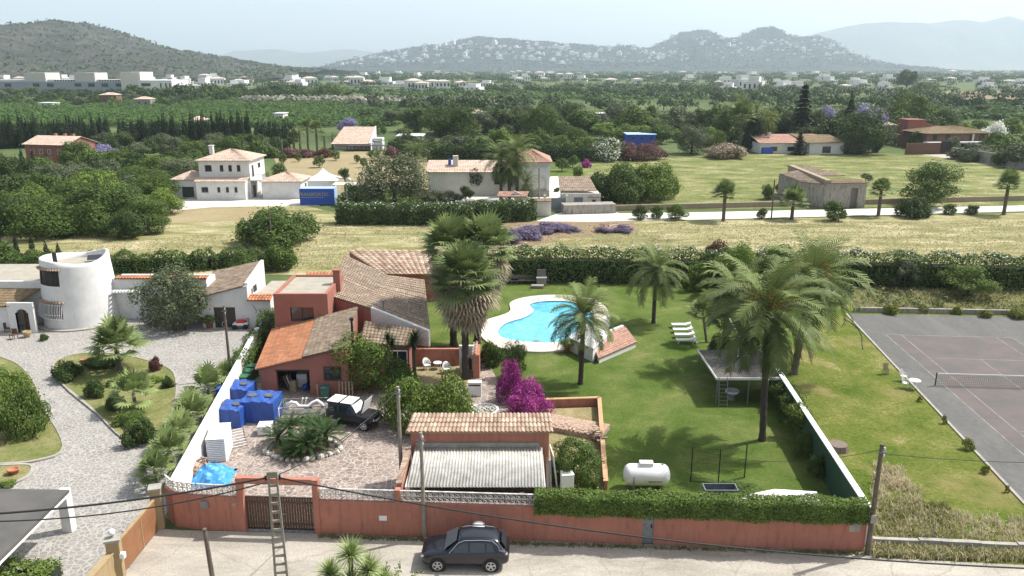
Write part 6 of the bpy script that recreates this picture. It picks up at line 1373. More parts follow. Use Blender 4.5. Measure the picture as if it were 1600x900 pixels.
P_('elder_shrub', 872, 752, 712, 44, 'bush', 'mid', 'lower dark green shrub between the planks and the large shrub', 'shrub', det=2)
P_('low_shrub', 920, 768, 742, 30, 'bush', 'mid', 'small green weed clump inside the orange wall by the ivy', 'shrub', det=2)
for i, (px, by, ty, w_, lf) in enumerate([(105, 592, 561, 50, 'dark'), (150, 620, 590, 34, 'dark'), (222, 692, 650, 52, 'dark'), (245, 580, 556, 20, 'redd'), (262, 606, 586, 20, 'dark'), (160, 572, 552, 60, 'mid'), (180, 640, 615, 30, 'mid')]):
    P_('round_shrub', px, by, ty, w_, 'bush', lf, ['dark flattened shrub at the left tip of the planted island', 'round dark shrub at the left edge of the planted island', 'large dark shrub at the lower tip of the planted island', 'small reddish upright shrub on the right of the island', 'small round shrub at the right edge of the island', 'low hedge like shrub behind the island fan palm', 'pale low shrub left of the small island palm'][i], 'shrub', det=2)
P_('round_shrub', 38, 684, 600, 78, 'bush', 'mid', 'big rounded green shrub at the left edge of the photo', 'shrub', det=3)
P_('round_shrub', 5, 625, 570, 76, 'bush', 'bright', 'bright green shrub behind the big one at the left edge', 'shrub', det=3)
P_('low_shrub', 12, 760, 748, 26, 'bush', 'bright', 'small bright green tuft on the small lawn by the pot', 'shrub', det=1)
P_('low_shrub', 68, 532, 520, 14, 'bush', 'mid', 'little potted looking shrub at the villa doorstep', 'shrub', det=1)
for i, (px, by, ty, w_, lf) in enumerate([(200, 600, 582, 60, 'mid'), (232, 600, 584, 40, 'bright'), (205, 662, 640, 50, 'mid')]):
    P_('island_shrub', px, by, ty, w_, 'bush', lf, ['low spreading green shrub in the middle of the planted island', 'low bright shrub right of the largest island fan palm', 'leafy shrub just above the lower island tip shrub'][i], 'shrub', det=2)
p = G(40, 925); hedge('foreground_hedge', [G(-60, 930), G(92, 915)], 1.6, 1.1, 'bright', 'bright green hedge top in the bottom left corner', 5000, .13, seed=8)
# shrubs between annex drive and white wall
hedge('climbing_hedge', [G(372, 600), G(398, 560), G(420, 520), G(428, 505)], 1.1, 1.9, 'mid', 'dark green hedge along the inner side of the white wall by the annex', 9000, .15, seed=11)
for i, (px, by, ty, w_) in enumerate([(1222, 640, 598, 46), (1252, 684, 632, 56), (1238, 662, 618, 46), (1262, 712, 676, 40), (1276, 744, 708, 36)]):
    P_('wall_shrub', px, by, ty, w_, 'loose', 'mid' if i != 1 else 'bright', ['shrub nearest the platform at the foot of the green wall', 'largest leafy shrub at the middle of the green wall', 'dark shrub between two others at the green wall', 'thin shrub toward the near end of the green wall', 'thinnest shrub nearest the white panel at the green wall'][i], 'shrub', tf=.05, det=2)
P_('low_shrub', 1160, 770, 756, 70, 'bush', 'mid', 'low weedy shrub behind the dark container', 'shrub', det=2)
# bed at back of the lawn
for i, (px, by, ty, w_, sh_, lf) in enumerate([(1090, 455, 410, 34, 'loose', 'bright'), (1120, 462, 402, 40, 'loose', 'mid'), (1115, 430, 375, 44, 'round', 'redd'), (1150, 470, 380, 60, 'loose', 'bright'), (1078, 450, 430, 26, 'bush', 'yell'), (1185, 540, 470, 60, 'loose', 'dark'), (1130, 575, 520, 62, 'bush', 'dark'), (1285, 470, 395, 70, 'loose', 'mid'), (1220, 470, 380, 80, 'loose', 'mid')]):
    P_('garden_shrub', px, by, ty, w_, sh_, lf, ['light green shrub left in the bed behind the lawn', 'leafy mid green shrub in the bed behind the lawn', 'dark reddish shrub rising above the back hedge', 'tall big leafed shrub behind the platform palms', 'low yellow green plant at the left end of the bed', 'dark shrub tangled under the platform palms', 'dark ground hugging shrub left of the platform', 'shrub at the right of the palms by the court corner', 'tall shrub between the palms and back hedge'][i], 'shrub', tf=.05, det=3 if w_ > 55 else 2)
def banana(px, by, ty, n, lab):
    b = G(px, by); h = HT(b.y, ty); t = thing('banana_plant', lab, 'plant', b); rng = np.random.default_rng(px); Q = []; tb = MB()
    for s in range(n):
        bx, by_ = rng.uniform(-.9, .9), rng.uniform(-.4, .4); tb.tube([(bx, by_, 0), (bx, by_, h*.5)], [.12, .08], 7)
        for k in range(7):
            az = rng.uniform(0, 6.28); el = rng.uniform(.5, 1.3); p = np.array([bx, by_, h*.5]); l = h*.5
            for q in range(4):
                e = el-.4*q; d = np.array([math.cos(e)*math.cos(az), math.cos(e)*math.sin(az), math.sin(e)]); sd = np.cross(d, [0, 0, 1.]); sd /= np.linalg.norm(sd)+1e-9; w0 = [.03, .2, .24, .16][q]; w1 = [.2, .24, .16, .02][q]; p2_ = p+d*l/4; Q.append([p-sd*w0, p+sd*w0, p2_+sd*w1, p2_-sd*w1]); p = p2_
    tb.build('stem', M['palmbark'], t); link('leaves', np_mesh('banana_leaves', np.array(Q).reshape(-1, 3), 4, rng.random(len(Q)), L['fanb']), t); return t
banana(1135, 465, 392, 5, 'clump of broad leafed banana plants behind the lawn'); banana(1178, 480, 400, 4, 'second banana clump, behind the shaded palm'); banana(1098, 450, 415, 2, 'small banana plant at the left of the bed')
# ================================================================== hedges
hedge('back_hedge', [G(795, 437), G(1000, 440), G(1340, 445), G(1600, 452), G(1900, 462)], 2.6, 3.6, 'mid', 'long tall dark green hedge with white blossom behind the lawn and court', 42000, .24, seed=2, flowers=('wflow', 800, .2, .80), wav=.06)
hedge('left_hedge', [G(-60, 432), G(60, 428), G(200, 425), G(330, 420), G(380, 415)], 2.2, 2.1, 'mid', 'dark green hedge behind the white tower house', 11000, .26, seed=4, wav=.15)
hedge('oleander_hedge', [G(528, 349), G(700, 350), G(835, 343)], 3.0, 3.1, 'dark', 'dark hedge speckled with white flowers in front of the bungalow', 16000, .33, seed=6, flowers=('wflow', 420, .26, .5), wav=.05)
P_('shrub', 392, 425, 385, 70, 'bush', 'mid', 'dark rounded bush right of the pole behind the annex', 'shrub', det=3)
P_('shrub', 440, 422, 378, 50, 'bush', 'mid', 'rounded bush just left of the small orange tiled hut', 'shrub', det=2)
P_('creeping_shrub', 408, 470, 445, 40, 'bush', 'mid', 'green creeper growing over the low annex roof', 'creeper', det=2)
# bed beside court
for i, (px, by, ty, w_) in enumerate([(1390, 490, 474, 26), (1440, 488, 474, 20), (1590, 497, 480, 30), (1540, 496, 482, 20), (1495, 491, 477, 16)]):
    P_('yellow_weed', px, by, ty, w_, 'bush', 'yell', ['leftmost bright weed on the wall behind the court', 'second bright weed from the left behind the court', 'rightmost bright weed behind the court', 'fourth bright weed from the left behind the court', 'middle bright weed behind the court'][i], 'weed', det=1)
P_('small_tree', 1412, 452, 405, 46, 'loose', 'olive', 'thin grey green sapling before the hedge behind the court', tf=.15, det=2); P_('small_tree', 1512, 462, 412, 84, 'loose', 'bright', 'spreading light green tree before the hedge behind the court', tf=.2, det=3)
for i, (px, by, h_) in enumerate([(1383, 585, 20), (1437, 628, 9), (1475, 662, 14), (1512, 702, 18), (1540, 740, 14), (1573, 770, 12)]):
    P_('kerb_weed', px, by, by-h_, [11, 8, 9, 20, 14, 9][i], 'loose', 'yell' if i else 'dry', 'weed growing at the court kerb, number '+['one, dry and brown, farthest away', 'two from the far end', 'three from the far end', 'four from the far end, the largest', 'five from the far end', 'six from the far end, nearest'][i], 'weed', det=1, tf=0)
# long grass tufts (nobody could count them)
def tufts(name, regions, n, hgt, leaf, label, seed, wid=.02, blades=5):
    rng = np.random.default_rng(seed); Q = []; 
    for (poly, frac) in regions:
        P4_ = [G(*p) for p in poly]; k = int(n*frac); u = rng.random(k); v = rng.random(k)
        for a_, c_ in zip(u, v):
            p = P4_[0]*(1-a_)*(1-c_)+P4_[1]*a_*(1-c_)+P4_[2]*a_*c_+P4_[3]*(1-a_)*c_
            for j in range(blades):
                az = rng.uniform(0, 6.28); l = hgt*rng.uniform(.5, 1.2); le = rng.uniform(.1, .6); d = np.array([math.cos(az)*le, math.sin(az)*le, 1]); b_ = np.array([p.x+rng.normal(0, .08), p.y+rng.normal(0, .08), 0]); s_ = np.array([-math.sin(az), math.cos(az), 0])*wid; m_ = b_+d*l*.6; e_ = m_+np.array([math.cos(az)*le*1.5, math.sin(az)*le*1.5, .5])*l*.5
                Q.append([b_-s_, b_+s_, m_+s_*.8, m_-s_*.8]); Q.append([m_-s_*.8, m_+s_*.8, e_+s_*.1, e_-s_*.1])
    V = np.array(Q).reshape(-1, 3); o = link(name, np_mesh(name, V, 4, rng.random(len(Q)), L[leaf])); return tag(o, label, 'grass', None, 'stuff')
tufts('long_grass', [([(1362, 740), (1440, 760), (1450, 846), (1362, 848)], .28), ([(1440, 800), (1640, 815), (1640, 852), (1450, 848)], .25), ([(1364, 856), (1700, 868), (1800, 888), (1364, 872)], .3), ([(1366, 725), (1410, 735), (1420, 760), (1370, 770)], .12)], 1500, .42, 'dry', 'long dry straw grass by the pole and low wall on the right', 3)
tufts('long_weeds', [([(1362, 780), (1480, 790), (1500, 850), (1362, 852)], .4), ([(1364, 856), (1700, 868), (1800, 886), (1364, 870)], .6)], 2200, .35, 'weed', 'green weeds mixed in the long grass on the right', 4)
tufts('verge_weeds', [([(500, 836), (840, 849), (840, 853), (500, 840)], .5), ([(840, 849), (1352, 864), (1352, 868), (840, 853)], .5)], 900, .14, 'weed', 'scrubby weeds along the foot of the red wall', 5)
tufts('meadow_grass', [([(560, 352), (1600, 345), (1680, 405), (700, 400)], .7), ([(100, 385), (540, 352), (620, 420), (200, 425)], .3)], 15000, .26, 'dry', 'tall dry straw grass of the meadow behind the hedge', 6, .035, 3)
tufts('court_grass', [([(1330, 447), (1640, 450), (1640, 485), (1335, 482)], 1)], 2200, .25, 'dry', 'dry grass bank between the court and the hedge', 7, .035, 4)
# purple ground cover + verge plants
def scatter_clump(name, px, by, ty, w_, leaf, lab, cat='shrub', det=2): return P_(name, px, by, ty, w_, 'bush', leaf, lab, cat, det=det)
for i, (px, by, ty, w_) in enumerate([(822, 370, 350, 66), (852, 362, 345, 56), (795, 380, 356, 44), (886, 362, 352, 40), (972, 363, 350, 34), (946, 363, 353, 34), (872, 357, 347, 40)]):
    scatter_clump('purple_shrub', px, by, ty, w_, 'lav', 'purple flowered low shrub on the waste ground, '+['largest patch', 'behind the largest patch', 'leftmost', 'small and central', 'rightmost', 'second from the right', 'right of the back patch'][i])
t = thing('dry_heap', 'low brown heap of cut branches beside the lane end', 'heap', G(955, 360)); b = MB(); rr = random.Random(5)
for i in range(60): a_ = rr.uniform(0, 6.3); c = Vector((rr.uniform(-2, 2), rr.uniform(-1, 1), rr.uniform(.2, 1.0))); b.tube([c, c+Vector((math.cos(a_), math.sin(a_)*.6, rr.uniform(-.2, .3)))], .07, 4)
b.ball((0, 0, .1), 1.6, 9, jit=.2, rnd=rr, sz=.5); b.build('branches', M['rubble'], t)
# ================================================================== MID DISTANCE HOUSES
def house_at(name, px, by, lab, rz=0, cat='house'):
    p = G(px, by); return thing(name, lab, cat, p, R(rz)), p
# white two storey villa
v, p = house_at('white_villa', 352, 313, 'white two storey villa with pale hipped tile roofs and a small balcony', 0); v.scale = (1, 1, .98)
s_ = MPP(p.y); wv = 92*s_/2
mb = MB(); mb.box(-wv+.3, wv-1.2, 2.2, 11.5, 0, 7.3); mb.box(-wv+.3, wv-1.6, 0, 2.2, 0, 3.6); mb.build('wall', M['white'], v)
gable_or_hip(v, -wv+.3, wv-1.2, 2.2, 11.5, 7.3, 1.8, M['tile_pink'], 'hip', .5, .5, .7)
roof_patch('roof', (-wv, -.3, 3.6), (wv-1.3, -.3, 3.6), (wv-1.3, 2.2, 4.15), (-wv, 2.2, 4.15), M['tile_pink'], v, pitch=.5, row=.6)
MB().box(-wv-5.2, -wv+.28, 2.6, 8.5, 0, 3.6).build('wing', M['white'], v); gable_or_hip(v, -wv-5.2, -wv+.28, 2.6, 8.5, 3.6, 1.4, M['tile_pink'], 'hip', .4, .5, .7)
MB().box(wv+1.2, wv+8.4, 1.4, 8.4, 0, 3.4).build('garage', M['white'], v); gable_or_hip(v, wv+1.2, wv+8.4, 1.4, 8.4, 3.4, 1.4, M['tile_pink'], 'hip', .4, .5, .7)
MB().box(wv-1.2, wv+1.2, 2.0, 6.4, 3.4, 3.6).build('balcony_floor', M['white'], v)
b = MB(); [b.box(wv-1.1+i*.28, wv-1.07+i*.28, 1.98, 2.02, 3.6, 4.6) for i in range(9)]; b.box(wv-1.2, wv+1.2, 1.96, 2.04, 4.58, 4.64); [b.box(wv+1.16, wv+1.2, 2.1+i*.3, 2.13+i*.3, 3.6, 4.6) for i in range(14)]; b.box(wv+1.14, wv+1.2, 2, 6.4, 4.58, 4.63); b.build('balcony_railing', M['winframe'], v)
b = MB(); b.box(wv+.9, wv+1.2, 2.0, 2.3, 0, 3.4); b.build('balcony_post', M['white'], v); MB().box(wv-1.2, wv-1.15, 3.4, 4.8, 0, 2.3).build('front_door', M['wood'], v)
MB().box(-4.2, -3.5, 5.6, 6.3, 8.2, 9.7).box(-4.3, -3.4, 5.5, 6.4, 9.7, 9.85).build('chimney', M['white'], v)
for x, w_ in ((-3.4, 1.2), (-.9, .6), (.7, .6), (2.3, .6)): window(v, x, 5.2, w_, 1.2, 2.19, 'winframe', proud=.06, sill='white')
for x, w_ in ((-3.6, 1.2), (-1.0, .5), (.6, .5), (2.2, .5)): window(v, x, 1.5, w_, 1.0, -.01, 'winframe', proud=.06, sill='white')
window(v, -wv-2.3, .2, 2.2, 2.0, 2.59, 'winframe', mull=2); window(v, 4.0, 4.0, 1.0, 2.2, wv-1.19, 'winframe', side='r'); window(v, 8.0, 5.3, 1.4, .9, wv-1.19, 'winframe', side='r'); window(v, 5, .8, 1.0, 1.8, wv+8.41, 'winframe', side='r', mull=0)
# blue container, tent, lamp, white pergola
t, p = house_at('shipping_container', 496, 321, 'blue shipping container with faded lettering beside the white villa', 0, 'container'); W2, H2 = 54*MPP(p.y)/2, 3.0
MB().box(-W2, W2, 0, 2.6, .1, H2).build('body', M['cont'], t); b = MB(); [b.box(-W2+.1+i*.3, -W2+.22+i*.3, -.03, 0, .25, H2-.15) for i in range(int(W2*2/.3))]; b.build('ribs', M['cont'], t)
M['paleblue'] = flat('container_top', (.35, .52, .75), .6, var=.15); MB().box(-W2-.03, W2+.03, -.05, 2.63, H2, H2+.06).build('top', M['paleblue'], t); MB().box(W2+.0, W2+.05, .1, 2.5, .2, H2-.1).build('door', M['paleblue'], t)
M['yel'] = flat('faded_lettering', (.42, .40, .22), .7, var=.2); text('TRANSPORTES', .82, (-.6, -.05, 1.75), (R(90), 0, 0), M['yel'], t)
MB().box(-2.9, 1.4, -.045, -.03, 1.45, 1.53).build('underline', M['yel'], t)
t, p = house_at('marquee_tent', 502, 304, 'white pointed marquee tent behind the blue container', 0, 'tent'); w_ = 3.2
MB().box(-w_, w_*.6, 0, 5, 0, 2.7).build('wall', M['whitep'], t)
b = MB(); vs = [(-w_-.1, -.1, 2.7), (w_, -.1, 2.7), (w_, 5.1, 2.7), (-w_-.1, 5.1, 2.7)]; k_ = []; lv_ = [(1, 2.7), (.62, 3.2), (.3, 3.8), (.1, 4.5), (.0, 4.9)]; vs = [((x*f), 2.5+(y*f), z) for f, z in lv_ for x, y in ((-w_-.1, -2.6), (w_, -2.6), (w_, 2.6), (-w_-.1, 2.6))]
b.add(vs, [(i*4+k, i*4+(k+1) % 4, (i+1)*4+(k+1) % 4, (i+1)*4+k) for i in range(4) for k in range(4)]); b.build('canopy', M['whitep'], t)
t, p = house_at('white_pergola', 540, 308, 'low white flat topped awning right of the marquee tent', 0, 'awning'); MB().box(-2.4, 2.2, 0, 3, 2.3, 2.42).build('roof', M['whitep'], t)
for x in (-2.2, 2.0): MB().box(x, x+.15, 0, .15, 0, 2.3).build('post', M['whitep'], t)
t, p = house_at('street_lamp', 544, 346, 'thin metal lamp post with round globe in front of the container', 0, 'lamp'); hh = HT(p.y, 277); MB().cyl((0, 0, 0), (0, 0, hh), .09, n=6).build('post', M['steel'], t); q = MB().ball((.5, 0, hh-.4), .35, 10); q.build('globe', M['lamp'], t, True); MB().cyl((0, 0, hh-.5), (.5, 0, hh-.4), .05).build('arm', M['steel'], t)
# beige roof house
t, p = house_at('tan_roof_house', 550, 236, 'house with one large steep beige tiled roof and a white terrace', 0); s_ = MPP(p.y); w_ = 70*s_/2; t.scale = (1, 1, .72)
MB().box(-w_+.6, w_*.85, 4, 14, 0, 3).build('wall', M['white'], t); roof_patch('roof', (-w_, 2.0, 2.6), (w_*.72, 2.0, 2.6), (w_*.75, 13, 8.6), (-w_+2, 13, 8.6), M['tile_pink'], t, pitch=.5, row=.8, seg=2); b = MB(); b.prism([(w_*.72, 2), (w_*.80, 2), (w_*.80, 13), (w_*.75, 13)], 0, [3, 3, 8.9, 8.9]); b.box(w_*.82, w_*1.25, 5, 9, 3.6, 4.6); b.box(w_*.82, w_*1.25, 5.1, 9, 0, 3.0); b.build('gable_wall', M['white'], t)
b = MB(); [b.box(-w_*.2+i*1.1, -w_*.2+.15+i*1.1, -1, -.9, 0, 2.2) for i in range(16)]; b.box(-w_*.2, w_*1.9, -1.2, 2, 2.2, 2.35); b.build('pergola', M['winframe'], t)
# white bungalow
bg_, p = house_at('white_bungalow', 745, 306, 'long low white bungalow with orange tiled roof behind the palm group', 0); s_ = MPP(p.y)
xL, xR = (670-745)*s_, (858-745)*s_
MB().box(xL, xR-6.5, 0, 9, 0, 4.6).build('wall', M['cream'], bg_); MB().box(xR-6.5, xR, -1, 9, 0, 6.6).build('end_wing', M['white'], bg_)
roof_patch('roof', (xL-.5, -.4, 4.6), (xR-6.5, -.4, 4.6), (xR-6.5, 6, 6.2), (xL-.5, 6, 6.2), M['tile_redo'] if False else M['tile_pink'], bg_, pitch=.5, row=.7); gable_or_hip(bg_, xR-6.5, xR, -1, 9, 6.6, 1.9, M['tile_redo'], 'hip', .5, .5, .7)
MB().box(xL+4.6, xL+5.6, 2.5, 3.5, 5.2, 7.4).build('chimney', M['cream'], bg_); MB().cyl((xL+3.9, 3.5, 5.6), (xL+3.9, 3.5, 6.7), .3).build('water_tank', M['cont'], bg_)
b = MB(); arch_wall(b, xR-5.8, xR-.1, -1.3, -1.02, 5.6, [(xR-4.4, 1.0, 3.2), (xR-1.6, 1.0, 3.2)]); b.build('porch_arches', M['white'], bg_); MB().box(xR-6, xR, -1.6, -1.3, 0, 1.2).build('porch_wall', M['conc'], bg_)
window(bg_, 4, 2.2, 1.2, 1.3, -.01, 'winframe')
# gatehouse
t, p = house_at('gatehouse', 907, 328, 'small white gatehouse with brown tiled roof at the end of the lane', 0); s_ = MPP(p.y); a_, b_ = (878-907)*s_, (938-907)*s_
MB().wall(a_, b_, 0, .3, 0, 2.9, [(-1.2, .4, 0, 2.2)]).box(a_, b_, .3, 5.5, 0, 2.6).build('wall', M['cream'], t); MB().box(-1.2, .4, .26, .3, 0, 2.2).build('door', M['steel'], t)
roof_patch('roof', (a_-.3, 2.2, 3.0), (b_-.4, 2.2, 3.0), (b_-1.4, 7.2, 4.9), (a_-.3, 7.2, 4.9), M['tile_redo'] if False else M['tile_main'], t, pitch=.4, row=.6); roof_patch('small_roof', (1.2, -.3, 2.3), (b_, -.3, 2.3), (b_, .1, 2.5), (1.2, .1, 2.5), M['tile_old'], t, pitch=.4, row=.4); window(t, 2.3, 1.2, .6, .6, -.01, 'winframe', mull=0)
t, p = house_at('metal_gate', 870, 330, 'grey sliding metal gate left of the white gatehouse', 0, 'gate'); MB().box(-1.9, 1.5, 0, .1, .1, 2.3).build('panel', M['steel'], t); [MB().box(x, x+.4, -.2, .3, 0, 2.8).build('pier', M['cream'], t) for x in (-2.3, 1.5)]
t, p = house_at('lane_wall', 835, 338, 'white wall with tiled cap left of the grey sliding gate', 0, 'wall'); s_ = MPP(p.y); MB().box(-12*s_, 26*s_, 0, .4, 0, 2.6).build('wall', M['cream'], t); roof_patch('tile_cap', (-12*s_, -.3, 2.6), (26*s_, -.3, 2.6), (26*s_, .6, 2.95), (-12*s_, .6, 2.95), M['tile_old'], t, pitch=.4, row=.4)
t, p = house_at('tiled_lean_to', 812, 330, 'orange tiled sloping roof and white wall beside the lane corner', 0, 'wall'); b = MB(); b.prism([(-1, 0), (3.2, 0), (3.2, .3), (-1, .3)], 0, [3.6, 1.6, 1.6, 3.6]); b.build('wall', M['cream'], t); roof_patch('tile_cap', (-4, -.4, 2.6), (1.2, -.4, 2.6), (1.6, .8, 3.3), (-3.6, .8, 3.3), M['tile_redo'], t, pitch=.4, row=.4)
t = thing('lane_pole', 'grey pole standing at the corner of the lane', 'pole', G(842, 337)); MB().cyl((0, 0, 0), (0, 0, HT(G(842, 337).y, 262)), .14, n=7).build('shaft', M['polec'], t)
t = thing('field_pole', 'thin wooden pole among bushes left of the ruined barn', 'pole', G(1205, 343)); MB().cyl((0, 0, 0), (0, 0, HT(G(1205, 343).y, 281)), .12, n=6).build('shaft', M['polew'], t)
t = thing('field_pole', 'weathered wooden pole in the meadow behind the annex bushes', 'pole', G(426, 395)); MB().cyl((0, 0, 0), (0, 0, HT(G(426, 395).y, 330)), .11, n=6).build('shaft', M['polew'], t)
t = thing('field_pole', 'thin pole between the trees above the white villa', 'pole', G(442, 243)); MB().cyl((0, 0, 0), (0, 0, HT(G(442, 243).y, 218)), .14, n=5).build('shaft', M['polec'], t)
# lane wall
pA, pB = G(960, 332), G(1800, 311); d = pB-pA; t = thing('field_wall', 'low old stone wall between the lane and green meadow', 'wall', pA, math.atan2(d.y, d.x)); MB().box(0, d.length, 1.5, 2.0, 0, .95).build('wall', M['tan'], t)
MB().box(-9, 0, -1.0, 1.9, 0, 1.6).build('corner_block', M['oldwall'], t)
# ruined barn
t, p = house_at('ruined_barn', 1308, 325, 'weathered grey barn with sagging brown tile roof beside the lane', 4, 'barn'); s_ = MPP(p.y)
a_, b_ = -22*s_, 44*s_; t.scale = (1, 1, .84)
MB().wall(a_, b_, 0, .5, 0, 5.2, [(2.2, 3.5, 0, 4.2)]).box(a_, b_, .5, 7, 0, 5.0).build('wall', M['oldwall'], t); MB().box(2.2, 3.5, .42, .5, 0, 4.2).build('door', M['greywood'], t)
b = MB(); b.prism([(a_-2.2, 4), (a_, 0), (a_, 12), (a_-3.2, 13)], 0, [4.7, 4.9, 6.2, 5.2]); b.build('side_block', M['oldwall'], t); roof_patch('side_roof', (a_-2.4, 3.7, 4.85), (a_+.1, -.2, 5.05), (a_+.1, 12, 6.2), (a_-3.3, 13, 5.4), M['tile_old'], t, pitch=.4, row=.7)
roof_patch('roof', (a_+1.5, 7.5, 5.6), (b_-.5, 7.5, 5.6), (b_-3, 19, 6.3), (a_, 19, 6.3), M['tile_old'], t, pitch=.4, row=.7); roof_patch('roof', (a_, -.3, 5.3), (b_+.3, -.3, 5.3), (b_+.3, 4, 5.45), (a_, 4, 5.45), M['tile_moss'], t, pitch=.4, row=.7)
b = MB(); b.prism([(a_, -.1), (a_+.9, -.1), (a_+1.2, 17), (a_+.1, 17)], 5.2, [5.9, 5.9, 6.7, 6.7]); b.build('parapet', M['tan'], t); window(t, -9.2, 1.6, .8, .9, 3.2, 'winframe', mull=0)
# red farmhouse left
t, p = house_at('red_farmhouse', 80, 256, 'red farmhouse with pink tiled gable roof among cypresses on the left', -14); s_ = MPP(p.y); w_ = 90*s_/2; t.scale = (1, 1, .78)
MB().box(-w_, w_*.72, 0, 10, 0, 6.2).build('wall', M['pinkhouse'], t); b = MB(); b.prism([(w_*.72, 0), (w_*.74, 0), (w_*.74, 10), (w_*.72, 10)], 0, 6.2); b.add([(w_*.74, 0, 6.2), (w_*.74, 10, 6.2), (w_*.74, 5, 8.6)], [(0, 1, 2)]); b.build('gable_wall', M['pinkhouse'], t)
gable_or_hip(t, -w_, w_*.72, 0, 10, 6.2, 2.4, M['tile_pink'], 'gable', .5, .6, .8)
for x in (-w_*.7, -w_*.35, 0, w_*.4): window(t, x, 3.2, 1.0, 1.5, -.01, 'whitep')
for y in (2.5, 7): window(t, y, 3.2, 1.0, 1.6, w_*.74+.01, 'whitep', side='r')
for x in (-w_*.5, -w_*.1, w_*.25): MB().box(x, x+.7, 6, 6.7, 7.6, 9.2).build('chimney', M['pinkhouse'], t)
MB().box(w_*.74, w_*.74+.9, 4, 6.4, 5.0, 5.3).build('door_hood', M['tile_redo'], t)
t, p = house_at('concrete_wall', 12, 290, 'grey concrete block wall at the left edge below the cypresses', 0, 'wall'); MB().box(-14, 8, 0, .3, 0, 2).build('wall', M['conc'], t); MB().box(4, 4.7, -.2, .5, 0, 4.4).build('pier', M['conc'], t)
# right white house with red roof
t, p = house_at('white_farmhouse', 1246, 240, 'white cottage with red tiled roofs behind the green meadow', 3); s_ = MPP(p.y); a_, b_ = -60*s_, 68*s_; t.scale = (1, 1, .76)
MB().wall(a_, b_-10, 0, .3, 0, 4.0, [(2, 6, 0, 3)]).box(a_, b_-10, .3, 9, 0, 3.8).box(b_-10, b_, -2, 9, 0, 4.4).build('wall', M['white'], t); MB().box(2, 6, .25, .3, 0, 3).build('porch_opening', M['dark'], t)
roof_patch('roof', (a_-.5, -.5, 4), (8, -.5, 4), (8, 9, 6.4), (a_-.5, 9, 6.4), M['tile_redo'], t, pitch=.5, row=.7, seg=2); roof_patch('roof', (b_-11, -2.5, 4.3), (b_+.5, -2.5, 4.3), (b_+.5, 9, 6.0), (b_-12, 9, 6.6), M['tile_moss'], t, pitch=.5, row=.7, seg=2)
for x in (a_+4, a_+9): window(t, x, 1, 2, 1.6, -.01, 'winframe')
MB().box(a_+.4, a_+3.5, -.9, -.1, .1, 2.4).build('blue_door', M['bluehouse'], t); MB().box(a_+4, a_+4.8, 5, 5.8, 6, 7.4).build('chimney', M['cream'], t); window(t, b_-5, .5, 2.4, 2.4, -2.01, 'winframe')
t = thing('parked_car', 'small blue car parked at the right end of the white cottage', 'car', G(1312, 239), 0); b = MB(); car_body(b, [(x*.95, w_, a1, a2, a3, a4) for x, w_, a1, a2, a3, a4 in st]); b.build('body', M['cont'], t, True); [side_pane([(x*.95, w2, a1, a2, a3, a4) for x, w2, a1, a2, a3, a4 in st], -.7, 1.0, s).build('side_window', M['carglass'], t) for s in (-1, 1)]; [MB().cyl((x, s*.9-.1, .33), (x, s*.9+.1, .33), .33, n=12).build('wheel', M['tyre'], t) for x in (-1.3, 1.3) for s in (-1, 1)]
# brick house right
t, p = house_at('brick_house', 1502, 234, 'dark brick two storey house with brown hipped roof on the right', 6); s_ = MPP(p.y); t.scale = (.9, 1, .85)
MB().box(-13, 9, 0, 12, 0, 5.8).build('wall', M['brownhouse'], t); gable_or_hip(t, -13, 9, 0, 12, 5.8, 2.0, M['tile_moss'], 'hip', .8, .6, .8, seg=2); MB().box(-11, -4.5, 13, 19, 0, 9.6).build('upper_block', M['pinkhouse'], t); MB().box(-14, 8, -3, 0, 2.6, 3.0).build('terrace', M['white'], t); b = MB(); [b.box(x, x+.3, -2.9, -2.6, 0, 2.6) for x in (-13.5, -8, -3, 2, 7)]; b.build('terrace_post', M['tan'], t); b = MB(); b.prism([(-4.4, 13), (1, 13), (1, 14), (-4.4, 14)], 5, [8.6, 7, 7, 8.6]); b.build('stair_wall', M['pinkhouse'], t)
for x in (-10, -5.5, 3, 6.5): window(t, x, 3.4, 1.5, 1.9, -.01, 'winframe')
MB().box(3.2, 3.9, -.1, 0, 3, 6.3).build('white_pilaster', M['cream'], t)
t, p = house_at('pink_wall', 1455, 241, 'pinkish wall with a gate at the end of the gravel track', 8, 'wall'); MB().box(-8, 2.6, 0, .4, 0, 3.2).build('wall', M['brownhouse'], t); MB().box(2.8, 5.8, .1, .3, 0, 3.6).build('gate', M['winframe'], t)
pA, pB = G(1482, 247), G(1760, 290); d = pB-pA; t = thing('dark_stone_wall', 'long dark stone wall beside the gravel track on the right', 'wall', pA, math.atan2(d.y, d.x)); MB().box(0, d.length, .5, 1.0, 0, 2.9).build('wall', M['oldwall'], t)
